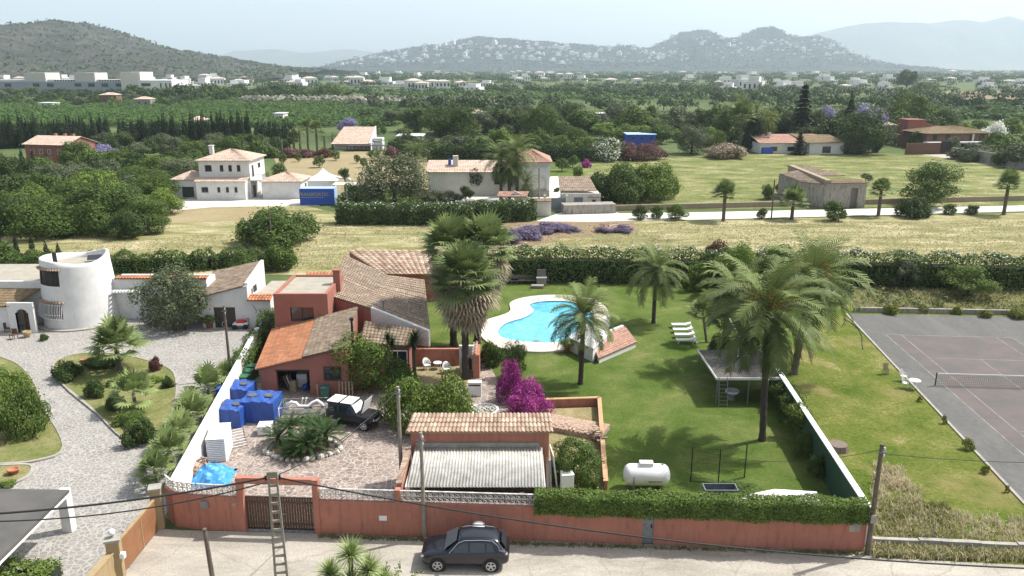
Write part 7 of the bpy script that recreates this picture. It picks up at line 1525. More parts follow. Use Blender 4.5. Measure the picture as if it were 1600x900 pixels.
# blue building, others
t, p = house_at('blue_building', 1002, 228, 'bright blue flat roofed building above the pink oleander', 0, 'building'); w_ = 44*MPP(p.y)/2; t.scale = (1, 1, .75); MB().box(-w_, w_, 0, 8, 0, 4.6).build('wall', M['bluehouse'], t); MB().box(-w_-.3, w_+.3, -.3, 8.3, 4.6, 4.8).build('roof', M['paleblue'], t); [window(t, x, 2.8, .8, .8, -.01, 'winframe', mull=0) for x in (-w_*.6, 0, w_*.7)]
for args in [('greenhouse', 640, 226, 38, 2.6, 'M', 'long low white roofed shed among bushes, centre', 'white'), ('long_shed', 937, 197, 52, 5, 'M', 'grey long shed roof between distant palms', 'greybld'), ('small_house', 745, 196, 24, 5, 'M', 'small tan roofed house partly behind dark round trees', 'cream'), ('small_house', 170, 166, 26, 7, 'M', 'little dark pink house at the orchard edge', 'brownhouse'), ('small_house', 223, 168, 26, 5, 'M', 'low brownish house right of the dark pink one', 'oldwall'), ('small_house', 72, 169, 22, 3, 'M', 'low white hut left of the dark pink house', 'white'), ('pump_hut', 436, 192, 14, 4, 'M', 'small white hut above the palms, left of the purple tree', 'white'), ('small_house', 306, 198, 20, 2.6, 'M', 'tan roof showing between the cypress rows', 'cream'), ('small_house', 1380, 225, 34, 6, 'M', 'pale grey outbuilding behind bushes left of the brick house', 'cream')]:
    nm, px, by, w0, h_, _, lab, mt = args; t, p = house_at(nm, px, by, lab, 0, 'house'); w_ = w0*MPP(p.y)/2; MB().box(-w_, w_, 0, 8, 0, h_).build('wall', M[mt], t); gable_or_hip(t, -w_, w_, 0, 8, h_, 1.5, M['tile_pink'] if mt != 'white' and mt != 'greybld' else M['whitep'], 'flat' if mt in ('white', 'greybld') else 'hip', .4, 1.0, 1.5, 2); window(t, -w_*.4, h_*.4, 1.2, 1.2, -.01, 'winframe', mull=0); window(t, w_*.4, h_*.4, 1.2, 1.2, -.01, 'winframe', mull=0)
# hospital like complex
t, p = house_at('hospital_block', 110, 148, 'long grey and white modern hospital like building at the foot of the hill', 0, 'building'); s_ = MPP(p.y)
X = lambda px: (px-110)*s_; t.scale = (1, 1, .64)
MB().box(X(-40), X(192), 0, 30, 0, 18).build('grey_wing', M['greybld'], t)
b = MB(); 
for a_, c_ in ((40, 73), (118, 150)): b.box(X(a_), X(c_), 2, 26, 18, 30)
b.box(X(-40), X(190), 4, 28, 18, 20.5); b.build('roof_block', M['screen'], t); MB().box(X(193), X(224), -2, 25, 0, 31).build('stair_block', M['cream'], t)
b = MB(); b.box(X(224), X(276), -8, 30, 0, 20); b.build('white_wing', M['white'], t)
for a_, c_, z0, z1 in [(10, 20, 11, 15.5), (54, 64, 11, 15.5), (76, 86, 11, 15.5), (119, 129, 11.5, 15.5), (140, 150, 11, 15.5), (161, 171, 11, 15.5), (183, 192, 11, 15.5), (77, 140, 4.5, 7), (0, 30, 2, 4)]: MB().box(X(a_), X(c_), -.4, -.0, z0, z1).build('window_band', M['glass'], t)
for a_, c_, z0, z1 in [(229, 243, 12, 16), (225, 232, 5, 9), (236, 240, 5, 9), (248, 251, 4, 7), (258, 260, 10, 16), (266, 268, 10, 16), (272, 274, 10, 16)]: MB().box(X(a_), X(c_), -8.4, -8.0, z0, z1).build('window_band', M['glass'], t)
b = MB(); [b.box(X(85+i*4.2), X(85+i*4.2+1.6), 3.4, 4.0, 18.2, 20.3) for i in range(8)]; [b.box(X(155+i*4.2), X(155+i*4.2+1.6), 3.4, 4.0, 18.2, 20.3) for i in range(8)]; b.build('roof_windows', M['glass'], t)
# ================================================================== MID DISTANCE TREES
def T(name, px, by, ty, w_, sh_, lf, lab, cat='tree', **k): return plant(name, px, by, ty, w_, sh_, lf, lab, cat, **k)
T('bush', 437, 383, 320, 132, 'bush', 'mid', 'large rounded olive bush in the meadow, left of centre', 'bush', det=3)
T('bush', 405, 378, 330, 60, 'bush', 'dark', 'darker lobe like bush at the left of the large meadow bush', 'bush', det=2)
T('weeping_tree', 617, 320, 240, 114, 'weep', 'olive', 'large weeping pepper tree with feathery grey green crown', tf=.02, det=3)
T('bush', 676, 315, 297, 40, 'bush', 'olive', 'clipped silvery bush left of the pair by the weeping tree', 'bush', det=2); T('bush', 702, 315, 296, 36, 'bush', 'olive', 'clipped silvery bush right of the pair by the weeping tree', 'bush', det=2)
T('euphorbia', 741, 305, 263, 28, 'round', 'dark', 'dark candelabra like plant before the bungalow wall', tf=.3, det=2); T('small_tree', 728, 317, 290, 26, 'loose', 'mid', 'small bare stemmed tree on the bungalow terrace', tf=.3, det=2)
T('oleander', 550, 320, 285, 50, 'bush', 'bright', 'white flowered oleander beside the blue container', 'oleander', det=2, extra=('wflow', 420, .12)); T('oleander', 577, 318, 282, 40, 'bush', 'bright', 'light green bush between container and weeping tree', 'bush', det=2); T('dark_shrub', 585, 320, 285, 26, 'round', 'dark', 'narrow dark shrub left of the weeping tree trunk', 'shrub', det=2, tf=.05)
T('globe_tree', 540, 300, 262, 18, 'round', 'dark', 'small ball topped tree behind the lamp post', tf=.6, det=2)
T('bush', 978, 315, 252, 96, 'bush', 'mid', 'large dense green bush behind the lane, right half', 'bush', det=3); T('bush', 1018, 312, 250, 86, 'bush', 'bright', 'large brighter green bush right of the dense one', 'bush', det=3); T('bush', 948, 314, 268, 64, 'bush', 'dark', 'darker bush at the left of the large clump by the gatehouse', 'bush', det=2)
T('oleander', 948, 250, 214, 66, 'bush', 'mid', 'big oleander covered in white blossom', 'oleander', det=3, extra=('wflow', 2200, .085)); T('oleander', 1015, 250, 220, 60, 'bush', 'pinko', 'dull pink oleander right of the white one', 'oleander', det=3); T('oleander', 980, 250, 222, 40, 'bush', 'pinko', 'pink oleander between the white and the dull pink ones', 'oleander', det=2)
T('dry_shrub', 1130, 247, 222, 66, 'bush', 'dead', 'brownish dry shrub at the back of the green meadow', 'shrub', det=2)
T('bush', 1080, 240, 196, 62, 'round', 'olive', 'pale rounded olive green tree behind the meadow', tf=.05, det=3); T('bush', 1120, 236, 206, 40, 'bush', 'bright', 'bright bush between the pale tree and the tall palms', 'bush', det=2)
T('tree', 1446, 322, 252, 94, 'round', 'mid', 'large dark green round tree beside the lane, right of the barn', det=3, tf=.1); T('bush', 1426, 340, 308, 48, 'bush', 'dark', 'dark low bush in front of the large round tree', 'bush', det=2)
for i, (px, by, ty, w_) in enumerate([(1001, 343, 320, 24), (1025, 342, 320, 22), (1055, 343, 318, 34), (1190, 342, 325, 16), (1303, 345, 313, 34), (1482, 335, 318, 22), (1518, 335, 320, 22), (1225, 305, 280, 26), (1200, 312, 288, 22)]):
    T('lane_bush', px, by, ty, w_, 'round', 'mid' if i % 3 else 'dark', ['leftmost clipped bush beside the lane', 'second clipped bush beside the lane', 'third and largest clipped bush beside the lane', 'small bush just right of the lane fan palm', 'round bush by the lane in front of the barn', 'bush right of the large round lane tree', 'last small bush before the far right palm', 'dark bush against the left wall of the barn', 'loose bush left of the ruined barn'][i], 'bush', tf=.05, det=2)
for i, (px, by, cy_, r_) in enumerate([(1130, 346, 303, 22), (1237, 343, 315, 24), (1372, 338, 298, 20), (1568, 336, 288, 22)]):
    palm_px('fan_palm', px, by, cy_, r_, 'small', ['fan palm by the lane, left of the barn', 'short fan palm just left of the barn', 'fan palm in front of the right end of the barn', 'fan palm by the lane at the far right'][i], tr=.3, n=44, leaf='fan', group='fan palms beside the lane')
T('date_shrub', 1352, 290, 270, 22, 'loose', 'olive', 'dark shrub growing over the barn roof corner', 'shrub', det=1, tf=.4)
for i, (px, by, cy_, r_) in enumerate([(783, 313, 250, 40), (808, 314, 240, 42), (796, 316, 262, 34), (822, 316, 288, 26)]):
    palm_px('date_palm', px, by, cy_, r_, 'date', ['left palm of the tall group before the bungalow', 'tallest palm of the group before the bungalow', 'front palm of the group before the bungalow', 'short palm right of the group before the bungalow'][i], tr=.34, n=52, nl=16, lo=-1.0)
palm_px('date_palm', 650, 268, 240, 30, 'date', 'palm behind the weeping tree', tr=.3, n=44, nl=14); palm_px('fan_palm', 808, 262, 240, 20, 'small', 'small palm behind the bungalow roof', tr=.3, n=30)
for i, (px, by, cy_, r_) in enumerate([(1156, 236, 180, 24), (1178, 226, 172, 22), (1138, 222, 176, 20), (1195, 236, 186, 22), (1152, 215, 158, 20)]):
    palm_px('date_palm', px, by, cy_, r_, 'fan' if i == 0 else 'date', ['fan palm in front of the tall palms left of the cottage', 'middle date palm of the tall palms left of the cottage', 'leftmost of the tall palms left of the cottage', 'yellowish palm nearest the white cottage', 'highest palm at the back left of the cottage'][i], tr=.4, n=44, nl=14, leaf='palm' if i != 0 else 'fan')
T('tree', 1198, 228, 172, 30, 'round', 'yell', 'yellow green tree behind the palms left of the cottage', det=2); T('tree', 1176, 235, 178, 36, 'cypress', 'cyp', 'dark cypress mass between the palm trunks', det=2)
T('norfolk_pine', 1250, 228, 128, 58, 'conifer', 'cyp', 'tall tiered dark conifer behind the white cottage', tf=.05, det=3); T('small_pine', 1248, 242, 204, 34, 'conifer', 'cyp', 'small tiered conifer in front of the white cottage', tf=.02, det=2)
T('jacaranda', 1287, 210, 166, 38, 'round', 'jac', 'lilac flowering jacaranda right of the tall conifer', 'jacaranda', det=2); T('jacaranda', 1350, 225, 164, 62, 'round', 'jac', 'pale lilac jacaranda behind dark cypresses on the right', 'jacaranda', det=2)
T('jacaranda', 545, 212, 184, 34, 'round', 'jac', 'violet jacaranda above the beige roofed house', 'jacaranda', det=2); T('jacaranda', 168, 250, 224, 44, 'bush', 'jac', 'greyish lilac tree right of the red farmhouse', 'jacaranda', det=2)
T('bougainvillea', 1222, 212, 198, 24, 'bush', 'boug', 'purple bougainvillea behind the cottage roof', 'bougainvillea', det=1); T('bougainvillea', 915, 262, 248, 16, 'bush', 'boug', 'small magenta bush beside the bungalow lawn', 'bougainvillea', det=1)
T('tree', 712, 238, 162, 84, 'round', 'dark', 'big dark umbrella shaped pine in the centre of the plain', det=3, tf=.2); T('cypress', 690, 215, 162, 12, 'cypress', 'cyp', 'single narrow cypress left of the big dark pine', det=1)
T('tree', 843, 222, 162, 76, 'round', 'mid', 'large loose grey green tree right of centre', det=3, tf=.15); T('tree', 785, 215, 176, 30, 'conifer', 'cyp', 'pointed dark tree right of the big dark pine', det=2)
T('tree', 1345, 240, 168, 84, 'round', 'dark', 'large dark tree behind the meadow, right of the cottage', det=3, tf=.1); T('cypress', 1322, 232, 148, 22, 'cypress', 'cyp', 'tall dark cypress left of the large dark tree', det=2); T('cypress', 1368, 238, 172, 16, 'cypress', 'cyp', 'slim cypress right of the jacaranda', det=2)
T('tree', 1410, 215, 142, 76, 'round', 'mid', 'tall green pine like tree above the pink wall', det=3, tf=.2); T('tree', 1440, 212, 165, 50, 'round', 'bright', 'lighter green tree left of the brick house', det=2)
T('tree', 1333, 240, 210, 46, 'bush', 'olive', 'greyish round bush right of the parked blue car', det=2); T('tree', 1546, 232, 190, 44, 'bush', 'wflow', 'white flowering bush at the right end of the brick house', 'bush', det=2)
T('tree', 1560, 245, 205, 60, 'bush', 'mid', 'green bush in front of the brick house, right end', det=2); T('tree', 1590, 262, 222, 50, 'round', 'olive', 'grey green tree at the right edge by the stone wall', det=2); T('tree', 1520, 250, 222, 70, 'bush', 'olive', 'silvery shrubs in front of the brick house', det=2)
T('tree', 1416, 140, 108, 34, 'round', 'dark', 'very large dark tree on the horizon, right', det=2); T('tree', 1442, 150, 128, 44, 'bush', 'mid', 'rounded tree just right of the large horizon tree', det=2)
# auto labelled groves
ORD = ['first', 'second', 'third', 'fourth', 'fifth', 'sixth', 'seventh', 'eighth', 'ninth', 'tenth', 'eleventh', 'twelfth', 'thirteenth', 'fourteenth', 'fifteenth', 'sixteenth', 'seventeenth', 'eighteenth', 'nineteenth', 'twentieth']
def ordn(i): return 'leftmost' if i == 1 else '%d%s' % (i, 'th' if 10 < i % 100 < 14 else {1: 'st', 2: 'nd', 3: 'rd'}.get(i % 10, 'th'))
_rg = random.Random(77)
def grove(name, cat, items, what, group, **k):
    items = sorted(items); 
    for i, it in enumerate(items):
        px, by, ty, w_, sh_, lf = it; plant(name, px, by, ty, w_, sh_, lf, '%s, %s from the left' % (what, ORD[i]) if i < 20 else what, cat, group, **k)
def rgrove(name, cat, x0, x1, y0, y1, n, h, w, shapes, lfs, what, group, **k):
    it = []
    for i in range(n):
        by = y0+(y1-y0)*((i*.618) % 1); px = x0+(x1-x0)*(i+.5)/n+_rg.uniform(-4, 4); sc_ = _rg.uniform(.75, 1.2); it.append((px, by, by-h*sc_, w*sc_*_rg.uniform(.85, 1.15), _rg.choice(shapes), _rg.choice(lfs)))
    grove(name, cat, it, what, group, **k)
# dense grove on the left
rgrove('grove_tree', 'tree', -10, 230, 350, 372, 10, 58, 92, ['bush', 'bush', 'loose'], ['mid', 'mid', 'dark'], 'front row tree of the dense left grove', 'front row of the dense left grove', tf=.0)
rgrove('grove_tree', 'tree', 10, 260, 322, 345, 10, 54, 84, ['bush', 'bush'], ['mid', 'bright', 'dark'], 'second row tree of the dense left grove', 'second row of the dense left grove', tf=.05)
rgrove('grove_tree', 'tree', 60, 290, 292, 312, 11, 42, 68, ['bush', 'round'], ['mid', 'dark', 'olive'], 'third row tree of the dense left grove', 'third row of the dense left grove', tf=.05)
rgrove('grove_tree', 'tree', 110, 330, 258, 278, 14, 32, 50, ['bush', 'round'], ['mid', 'dark', 'bright'], 'fourth row tree of the dense left grove', 'fourth row of the dense left grove', tf=.05)
rgrove('grove_tree', 'tree', 150, 440, 232, 248, 16, 27, 42, ['bush', 'round'], ['mid', 'dark', 'olive'], 'back row tree of the grove behind the white villa', 'back row of the left grove', tf=.05)
rgrove('yard_shrub', 'shrub', -10, 95, 418, 430, 5, 34, 44, ['bush'], ['mid'], 'bush behind the white tower house, left side', 'bushes behind the tower house')
grove('small_cypress', 'cypress', [(x, 405, 405-h_, 9, 'cypress', 'cyp') for x, h_ in ((5, 40), (28, 42), (53, 44), (74, 30), (93, 26))], 'little dark cypress behind the tower house', 'little cypresses behind the tower house', det=1)
grove('cypress', 'cypress', [(x, 288-abs(x-60)*.05, 262-h_, 13, 'cypress', 'cyp') for x, h_ in ((30, 10), (58, 28), (70, 18), (78, 22), (100, 12), (127, 8), (148, 6), (156, 20), (163, 0), (40, 30))], 'slim cypress in front of the red farmhouse', 'cypresses before the red farmhouse', det=1)
rgrove('dark_tree', 'tree', -10, 60, 285, 300, 4, 52, 40, ['cypress', 'round'], ['cyp', 'dark'], 'dark tree left of the red farmhouse', 'dark trees left of the farmhouse')
# cypress windbreaks
def windbreak(x0, x1, y0, y1, n, h, w, lab, grp):
    for i in range(n):
        u = (i+.5)/n; by = y0+(y1-y0)*u+_rg.uniform(-1, 1); hh = h*1.35*_rg.uniform(.75, 1.2); plant('cypress', x0+(x1-x0)*u+_rg.uniform(-1, 1), by, by-hh, w*1.5*_rg.uniform(.9, 1.2), 'cypress', 'cyp', '%s cypress from the left in the %s' % (ordn(i+1), grp), 'cypress', grp, det=1 if w > 6 else 0)
windbreak(-6, 62, 232, 230, 14, 33, 7, 'one dark cypress of the tight row above the red farmhouse', 'cypress row above the red farmhouse')
windbreak(50, 172, 226, 219, 26, 27, 6.5, 'one dark cypress of the row running to the small meadow gap', 'cypress row left of the meadow gap')
windbreak(188, 260, 224, 222, 14, 26, 8, 'one cypress of the greyish row right of the meadow gap', 'cypress row right of the meadow gap')
windbreak(256, 392, 232, 226, 34, 34, 6.5, 'one dark cypress of the long tall row behind the grove', 'long tall cypress row behind the grove')
windbreak(400, 462, 226, 224, 16, 26, 6, 'one cypress of the short row left of the distant palms', 'short cypress row by the distant palms')
grove('orchard_tree', 'tree', [(x, by, by-h_, w_, 'round', 'mid') for x, by, h_, w_ in ((443, 256, 16, 14), (467, 253, 14, 12), (499, 262, 18, 20), (515, 245, 10, 10), (525, 251, 16, 16), (558, 255, 14, 12), (568, 262, 16, 13), (540, 279, 14, 12), (580, 248, 12, 12), (590, 250, 14, 12), (603, 246, 10, 12), (437, 280, 26, 22))], 'small dark tree on the tan ground behind the villa', 'small trees behind the villa', tf=.2, det=1)
grove('bush', 'bush', [(x, 246, 246-h_, w_, 'bush', l_) for x, h_, w_, l_ in ((455, 16, 30, 'pinko'), (480, 14, 30, 'pinko'), (505, 15, 26, 'redd'), (425, 18, 34, 'mid'), (615, 18, 26, 'pinko'), (405, 28, 40, 'mid'))], 'bush behind the small trees of the tan ground', 'bushes behind the tan ground', det=1)
for i, (px, by, cy_, r_) in enumerate([(470, 240, 205, 15), (482, 236, 198, 13), (496, 238, 202, 14), (508, 238, 212, 12), (460, 240, 216, 13), (585, 228, 205, 14), (632, 228, 203, 16), (740, 232, 206, 18), (884, 205, 170, 7), (913, 208, 172, 10), (962, 202, 172, 7), (1016, 210, 176, 12), (1037, 172, 158, 6), (955, 200, 176, 7), (1400, 190, 160, 7), (520, 232, 214, 11), (735, 225, 196, 14)]):
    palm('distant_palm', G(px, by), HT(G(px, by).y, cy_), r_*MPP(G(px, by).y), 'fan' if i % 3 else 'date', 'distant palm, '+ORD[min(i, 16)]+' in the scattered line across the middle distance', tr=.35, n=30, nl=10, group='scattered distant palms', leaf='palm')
rgrove('garden_tree', 'tree', 620, 760, 240, 250, 7, 30, 46, ['round', 'bush'], ['dark', 'mid', 'olive'], 'tree in the belt behind the white bungalow', 'tree belt behind the bungalow', tf=.05)
rgrove('bamboo_clump', 'bush', 770, 925, 236, 244, 9, 34, 40, ['bush', 'round'], ['bright', 'mid'], 'light green tree of the hedge belt right of the bungalow palms', 'light green belt right of the palms', tf=.02)
hedge('dark_fence_hedge', [G(668, 252), G(800, 252), G(925, 252)], 2.5, 4.2, 'dark', 'dark clipped hedge with fence posts behind the bungalow', 7000, .5, seed=21)
grove('garden_tree', 'tree', [(878, 268, 247, 24, 'round', 'mid'), (895, 262, 242, 18, 'round', 'mid'), (902, 285, 258, 20, 'loose', 'bright'), (870, 300, 292, 10, 'bush', 'dark'), (912, 288, 274, 12, 'bush', 'dark')], 'small tree beside the bungalow side lawn', 'small trees beside the bungalow lawn', tf=.25, det=1)
rgrove('far_garden_tree', 'tree', 930, 1130, 205, 226, 18, 26, 40, ['round', 'bush'], ['dark', 'mid', 'bright'], 'tree around the blue building', 'trees around the blue building', tf=.1)
rgrove('far_garden_tree', 'tree', 560, 940, 188, 222, 19, 22, 32, ['round', 'bush', 'loose'], ['dark', 'mid', 'olive'], 'tree in the middle distance behind the bungalow belt', 'middle distance trees behind the bungalow', tf=.1)
rgrove('far_garden_tree', 'tree', 1210, 1480, 200, 236, 20, 34, 48, ['round', 'bush'], ['dark', 'mid', 'dark'], 'tree behind the cottage and dark cypress', 'trees behind the cottage', tf=.1)
rgrove('far_garden_tree', 'tree', 1475, 1620, 200, 262, 14, 24, 32, ['round', 'bush'], ['mid', 'bright', 'olive'], 'garden tree around the brick house', 'garden trees around the brick house', tf=.1)
rgrove('far_garden_tree', 'tree', 1400, 1620, 178, 192, 9, 14, 26, ['round', 'bush'], ['dark', 'mid'], 'tree in the green field behind the brick house', 'trees behind the brick house', tf=.1)
rgrove('far_tree', 'tree', -10, 300, 160, 168, 19, 15, 26, ['round', 'bush'], ['mid', 'dark', 'bright', 'olive'], 'tree along the far edge of the orchard', 'trees along the far orchard edge', tf=.1, det=1)
rgrove('hospital_tree', 'tree', 0, 290, 150, 155, 14, 14, 24, ['round', 'bush', 'cypress'], ['dark', 'mid', 'cyp'], 'dark tree standing before the hospital like building', 'trees before the hospital', tf=.05, det=1)
rgrove('far_tree', 'tree', 200, 540, 150, 160, 20, 20, 34, ['round', 'bush'], ['dark', 'dark', 'mid'], 'tree right of the hospital like building', 'trees right of the hospital', tf=.1, det=1)
for y0, y1, n_, h_, w_, x0, x1, nm in ((206, 214, 20, 40, 54, 640, 1120, 'nearest row of the central tree belt'), (214, 226, 18, 46, 52, 1110, 1480, 'nearest row of the right tree belt')):
    rgrove('belt_tree', 'tree', x0, x1, y0, y1, n_, h_, w_, ['round', 'bush', 'loose'], ['dark', 'mid', 'dark', 'olive'], 'tree in the '+nm, nm, tf=.08)
# orchard canopy: rows of low citrus trees, uncountable
def canopy(name, px0, px1, D0, D1, n, h0, h1, r0, r1, leaf, label, seed, rows=0, nl=26, ls=.9, D_pow=1, clump=None):
    rng = np.random.default_rng(seed); P = []; Nn = []; S = []
    u = rng.random(n)**D_pow; D = D0*(D1/D0)**u
    if rows: D = np.round(D/rows)*rows+rng.normal(0, rows*.08, n)
    px = rng.uniform(px0, px1, n); X = (px-800)*(D*_cp+CH*_sp)/FPX
    if clump is not None:
        k_ = (np.sin(X*.011+seed)*np.sin(D*.013+.3*np.sin(X*.004))+.8*np.sin(D*.031+X*.003+seed)+.5*np.sin(X*.031+D*.017)+rng.normal(0, .3, n)) > clump; D, X = D[k_], X[k_]; n = len(D)
    r = rng.uniform(r0, r1, n); h = rng.uniform(h0, h1, n)
    d = rng.normal(0, 1, (n, nl, 3)); d[:, :, 2] = np.abs(d[:, :, 2])*1.0-.25; d /= np.linalg.norm(d, axis=2, keepdims=True)
    c = np.stack([X, D, h*.5], 1)[:, None]; rad = np.stack([r, r, h*.5], 1)[:, None]
    P = (c+d*rad*rng.uniform(.8, 1.05, (n, nl, 1))).reshape(-1, 3); dd = d.reshape(-1, 3); sz = np.repeat(r*ls, nl)
    tr_ = np.repeat(rng.random(n), nl)*.7+rng.random(n*nl)*.3
    V = leaves(P, dd.copy(), 1.0, .75, rng, .2, .5); V = V.reshape(-1, 4, 3); V = P[:, None]+(V-P[:, None])*sz[:, None, None]
    o = link(name, np_mesh(name, V.reshape(-1, 3), 4, tr_, L[leaf])); return tag(o, label, 'trees', None, 'stuff')
L['orchard'] = leafmat('leaf_orchard', (.03, .065, .016), (.10, .175, .042), .25, .02)
L['far'] = leafmat('leaf_far', (.010, .024, .010), (.075, .115, .038), .15, .012)
canopy('citrus_orchard', -60, 620, 335, 620, 5600, 2.0, 2.8, 1.6, 2.4, 'orchard', 'rows of low citrus trees filling the broad orchard on the left', 1, rows=6, nl=64, ls=.42)
canopy('citrus_orchard', 1380, 1700, 380, 560, 1500, 2.2, 3.2, 1.8, 2.6, 'orchard', 'rows of low citrus trees behind the brick house on the right', 2, rows=7, nl=20)
canopy('distant_orchard', 620, 1300, 620, 900, 1500, 2, 3, 2, 3, 'orchard', 'thin rows of distant orchard in the centre of the plain', 9, rows=30, nl=16)
canopy('far_woods', -100, 1700, 700, 1900, 3600, 3, 10, 3, 7, 'far', 'scattered woods and gardens covering the far plain', 3, nl=90, ls=.28, clump=.3)
canopy('farther_woods', -100, 1700, 1500, 5200, 5200, 4, 10, 5, 14, 'far', 'continuous dark trees of the farthest plain below the hills', 4, nl=40, ls=.42, clump=-.1)
canopy('middle_woods', 500, 1700, 420, 700, 800, 4, 10, 3, 6.5, 'far', 'bushes and trees scattered between the middle distance fields', 5, nl=110, ls=.3, clump=.5)
canopy('field_edge_scrub', 560, 900, 395, 420, 260, 2, 4, 1.5, 3, 'far', 'scrubby hedge line along the near edge of the pale field', 6, nl=30, ls=.6)
L['tuft'] = leafmat('weed_tuft', (.05, .075, .022), (.22, .23, .09), .2, .06)
canopy('meadow_weeds', 1000, 1640, 142, 222, 5000, .3, .9, .3, .9, 'tuft', 'darker weed clumps dotted over the green meadow', 11, nl=14, ls=.5, clump=.55)
canopy('meadow_weeds', 150, 1640, 111, 127, 5000, .2, .6, .2, .6, 'tuft', 'weed clumps dotted over the straw coloured meadow', 12, nl=12, ls=.5, clump=.7)
canopy('bank_weeds', 1350, 1640, 78, 86, 240, .3, .8, .3, .7, 'tuft', 'weed clumps on the bank behind the tennis court', 13, nl=18, ls=.4)
L['reed'] = leafmat('leaf_reed', (.12, .13, .09), (.34, .34, .26), .2, .02)
canopy('reed_belt', 545, 770, 505, 520, 230, 4, 7, 3, 5, 'reed', 'pale silvery reed belt in the centre distance', 7, nl=30, ls=.5)
canopy('reed_belt', 380, 560, 560, 575, 160, 3, 6, 3, 5, 'reed', 'pale reed belt behind the left orchard', 8, nl=30, ls=.5)
# individual far villas on the plain
M['villaroof'] = flat('villa_roof', (.54, .46, .40), .9, var=.3, vs=.3)
def villa_mesh(i):
    rnd = random.Random(i); b = MB(); w_, d_, h_ = rnd.uniform(5, 9), rnd.uniform(4, 6), rnd.choice([3.2, 3.4, 6.2]); b.box(-w_, w_, -d_, d_, 0, h_, 0)
    if i % 3 == 1: o_ = .3; b.add([(-w_-o_, -d_-o_, h_+.01), (w_+o_, -d_-o_, h_+.01), (w_+o_, d_+o_, h_+.01), (-w_-o_, d_+o_, h_+.01), (-w_+d_, 0, h_+1.3), (w_-d_, 0, h_+1.3)], [(0, 1, 5, 4), (1, 2, 5), (2, 3, 4, 5), (3, 0, 4), (3, 2, 1, 0)], 1)
    else: b.box(-w_*.5, w_*.6, -d_*.6, d_*.8, h_+.01, h_+3, 0)
    for k in range(4): x = -w_+2*w_*(k+.5)/4; b.box(x-.7, x+.7, -d_-.06, -d_, h_*.35, h_*.75, 2)
    o = b.build('villa_src', [M['white'], M['villaroof'], M['glass']]); me = o.data; bpy.data.objects.remove(o); me.name = 'villa'; return me
VM = [villa_mesh(i) for i in range(8)]
rnd = random.Random(31)
def villa(px, D, z, sc_, lab, grp):
    o = link('villa', rnd.choice(VM)); o.location = ((px-800)*(D*_cp+CH*_sp)/FPX, D, z); o.rotation_euler = (0, 0, rnd.uniform(-.5, .5)); o.scale = (sc_, sc_, sc_*rnd.uniform(.9, 1.3)); tag(o, lab, 'house', grp); return o
for (x0, x1, D0, D1, k, zn) in ((280, 560, 900, 1500, 32, 'right of the left hill'), (0, 300, 1000, 1300, 14, 'at the foot of the left hill'), (530, 800, 800, 1100, 14, 'left of centre on the plain'), (800, 1100, 1100, 1800, 16, 'right of centre on the plain'), (1100, 1600, 700, 1500, 30, 'among trees on the right of the plain'), (540, 1600, 1800, 3000, 26, 'on the farthest plain under the hills')):
    for i, (px, D) in enumerate(sorted((rnd.uniform(x0, x1), rnd.uniform(D0, D1)) for _ in range(k))): villa(px, D, 1.2, rnd.uniform(.7, 1.2)*(1+D/4500), '%s pale villa from the left of those %s' % (ordn(i+1), zn), 'pale villas '+zn)
# ================================================================== HILLS
def hill(name, prof, D, Dn, Df, label, mat, seed, amp, nx=260, ny=46, base=0, rid=1.0):
    """ridge outline given as angles (photo columns/rows) at distance D; slopes fall to Dn in front and Df behind"""
    rng = np.random.default_rng(seed); xs = np.array([p[0] for p in prof], float); ys = np.array([HT(D, p[1]) for p in prof]); 
    px = np.linspace(xs[0], xs[-1], nx); hr = np.interp(px, xs, ys); X0 = (px-800)/FPX*(D*_cp)
    def sn(x, y, f, s): return np.sin(x*f+s)*np.cos(y*f*1.3+s*2.1)+.5*np.sin(x*f*2.3+y*f*1.7+s*3)+.25*np.sin(x*f*4.9-y*f*4.1+s*5)+.13*np.sin(x*f*9.7+y*f*8.3+s)
    V = np.zeros((ny, nx, 3)); vv = np.linspace(-1, 1, ny)
    for j, v in enumerate(vv):
        Y = D+(D-Dn)*v if v < 0 else D+(Df-D)*v; t = 1-abs(v)
        prof_t = (t*t*(3-2*t))**.85 if v < 0 else t
        X = X0*(Y/D)**(.35)
        g_ = sn(X, Y*np.ones_like(X), 1/(90.*D/2500), seed)+.5*np.abs(sn(X, .3*Y*np.ones_like(X), 1/(45.*D/2500), seed+2)); z = hr*prof_t + amp*g_*min(1, 4*(1-t)*t+.05)*np.minimum(1, hr/60)
        V[j] = np.stack([X, Y*np.ones_like(X), np.maximum(z, -2)+base-1*(t < .02)], 1)
    V = V.reshape(-1, 3); F = [(j*nx+i, j*nx+i+1, (j+1)*nx+i+1, (j+1)*nx+i) for j in range(ny-1) for i in range(nx-1)]
    me = bpy.data.meshes.new(name); me.from_pydata([tuple(v) for v in V], [], F); me.materials.append(mat); me.polygons.foreach_set('use_smooth', [True]*len(F)); me.update()
    o = link(name, me); tag(o, label, 'hill', None, 'structure'); return V.reshape(ny, nx, 3), px
def hillmat(name, a, b_, c, sc):
    m, nt, b = newmat(name); b.inputs['Roughness'].default_value = .95; b.inputs['Specular IOR Level'].default_value = .1
    co = coord(nt, 'pos'); n1 = noise(nt, co, sc, 8, .7, .4); n2 = noise(nt, co, sc*7, 5, .75)
    ad = N(nt, 'Math', operation='MULTIPLY_ADD'); ad.inputs[1].default_value = .5; nt.links.new(n2, ad.inputs[0]); ml = N(nt, 'Math', operation='MULTIPLY'); ml.inputs[1].default_value = .5; nt.links.new(n1, ml.inputs[0]); nt.links.new(ml.outputs[0], ad.inputs[2])
    nt.links.new(ramp(nt, ad.outputs[0], [(.38, a), (.5, b_), (.62, c)]), b.inputs['Base Color']); bump(nt, n2, 1, 12, b); return m
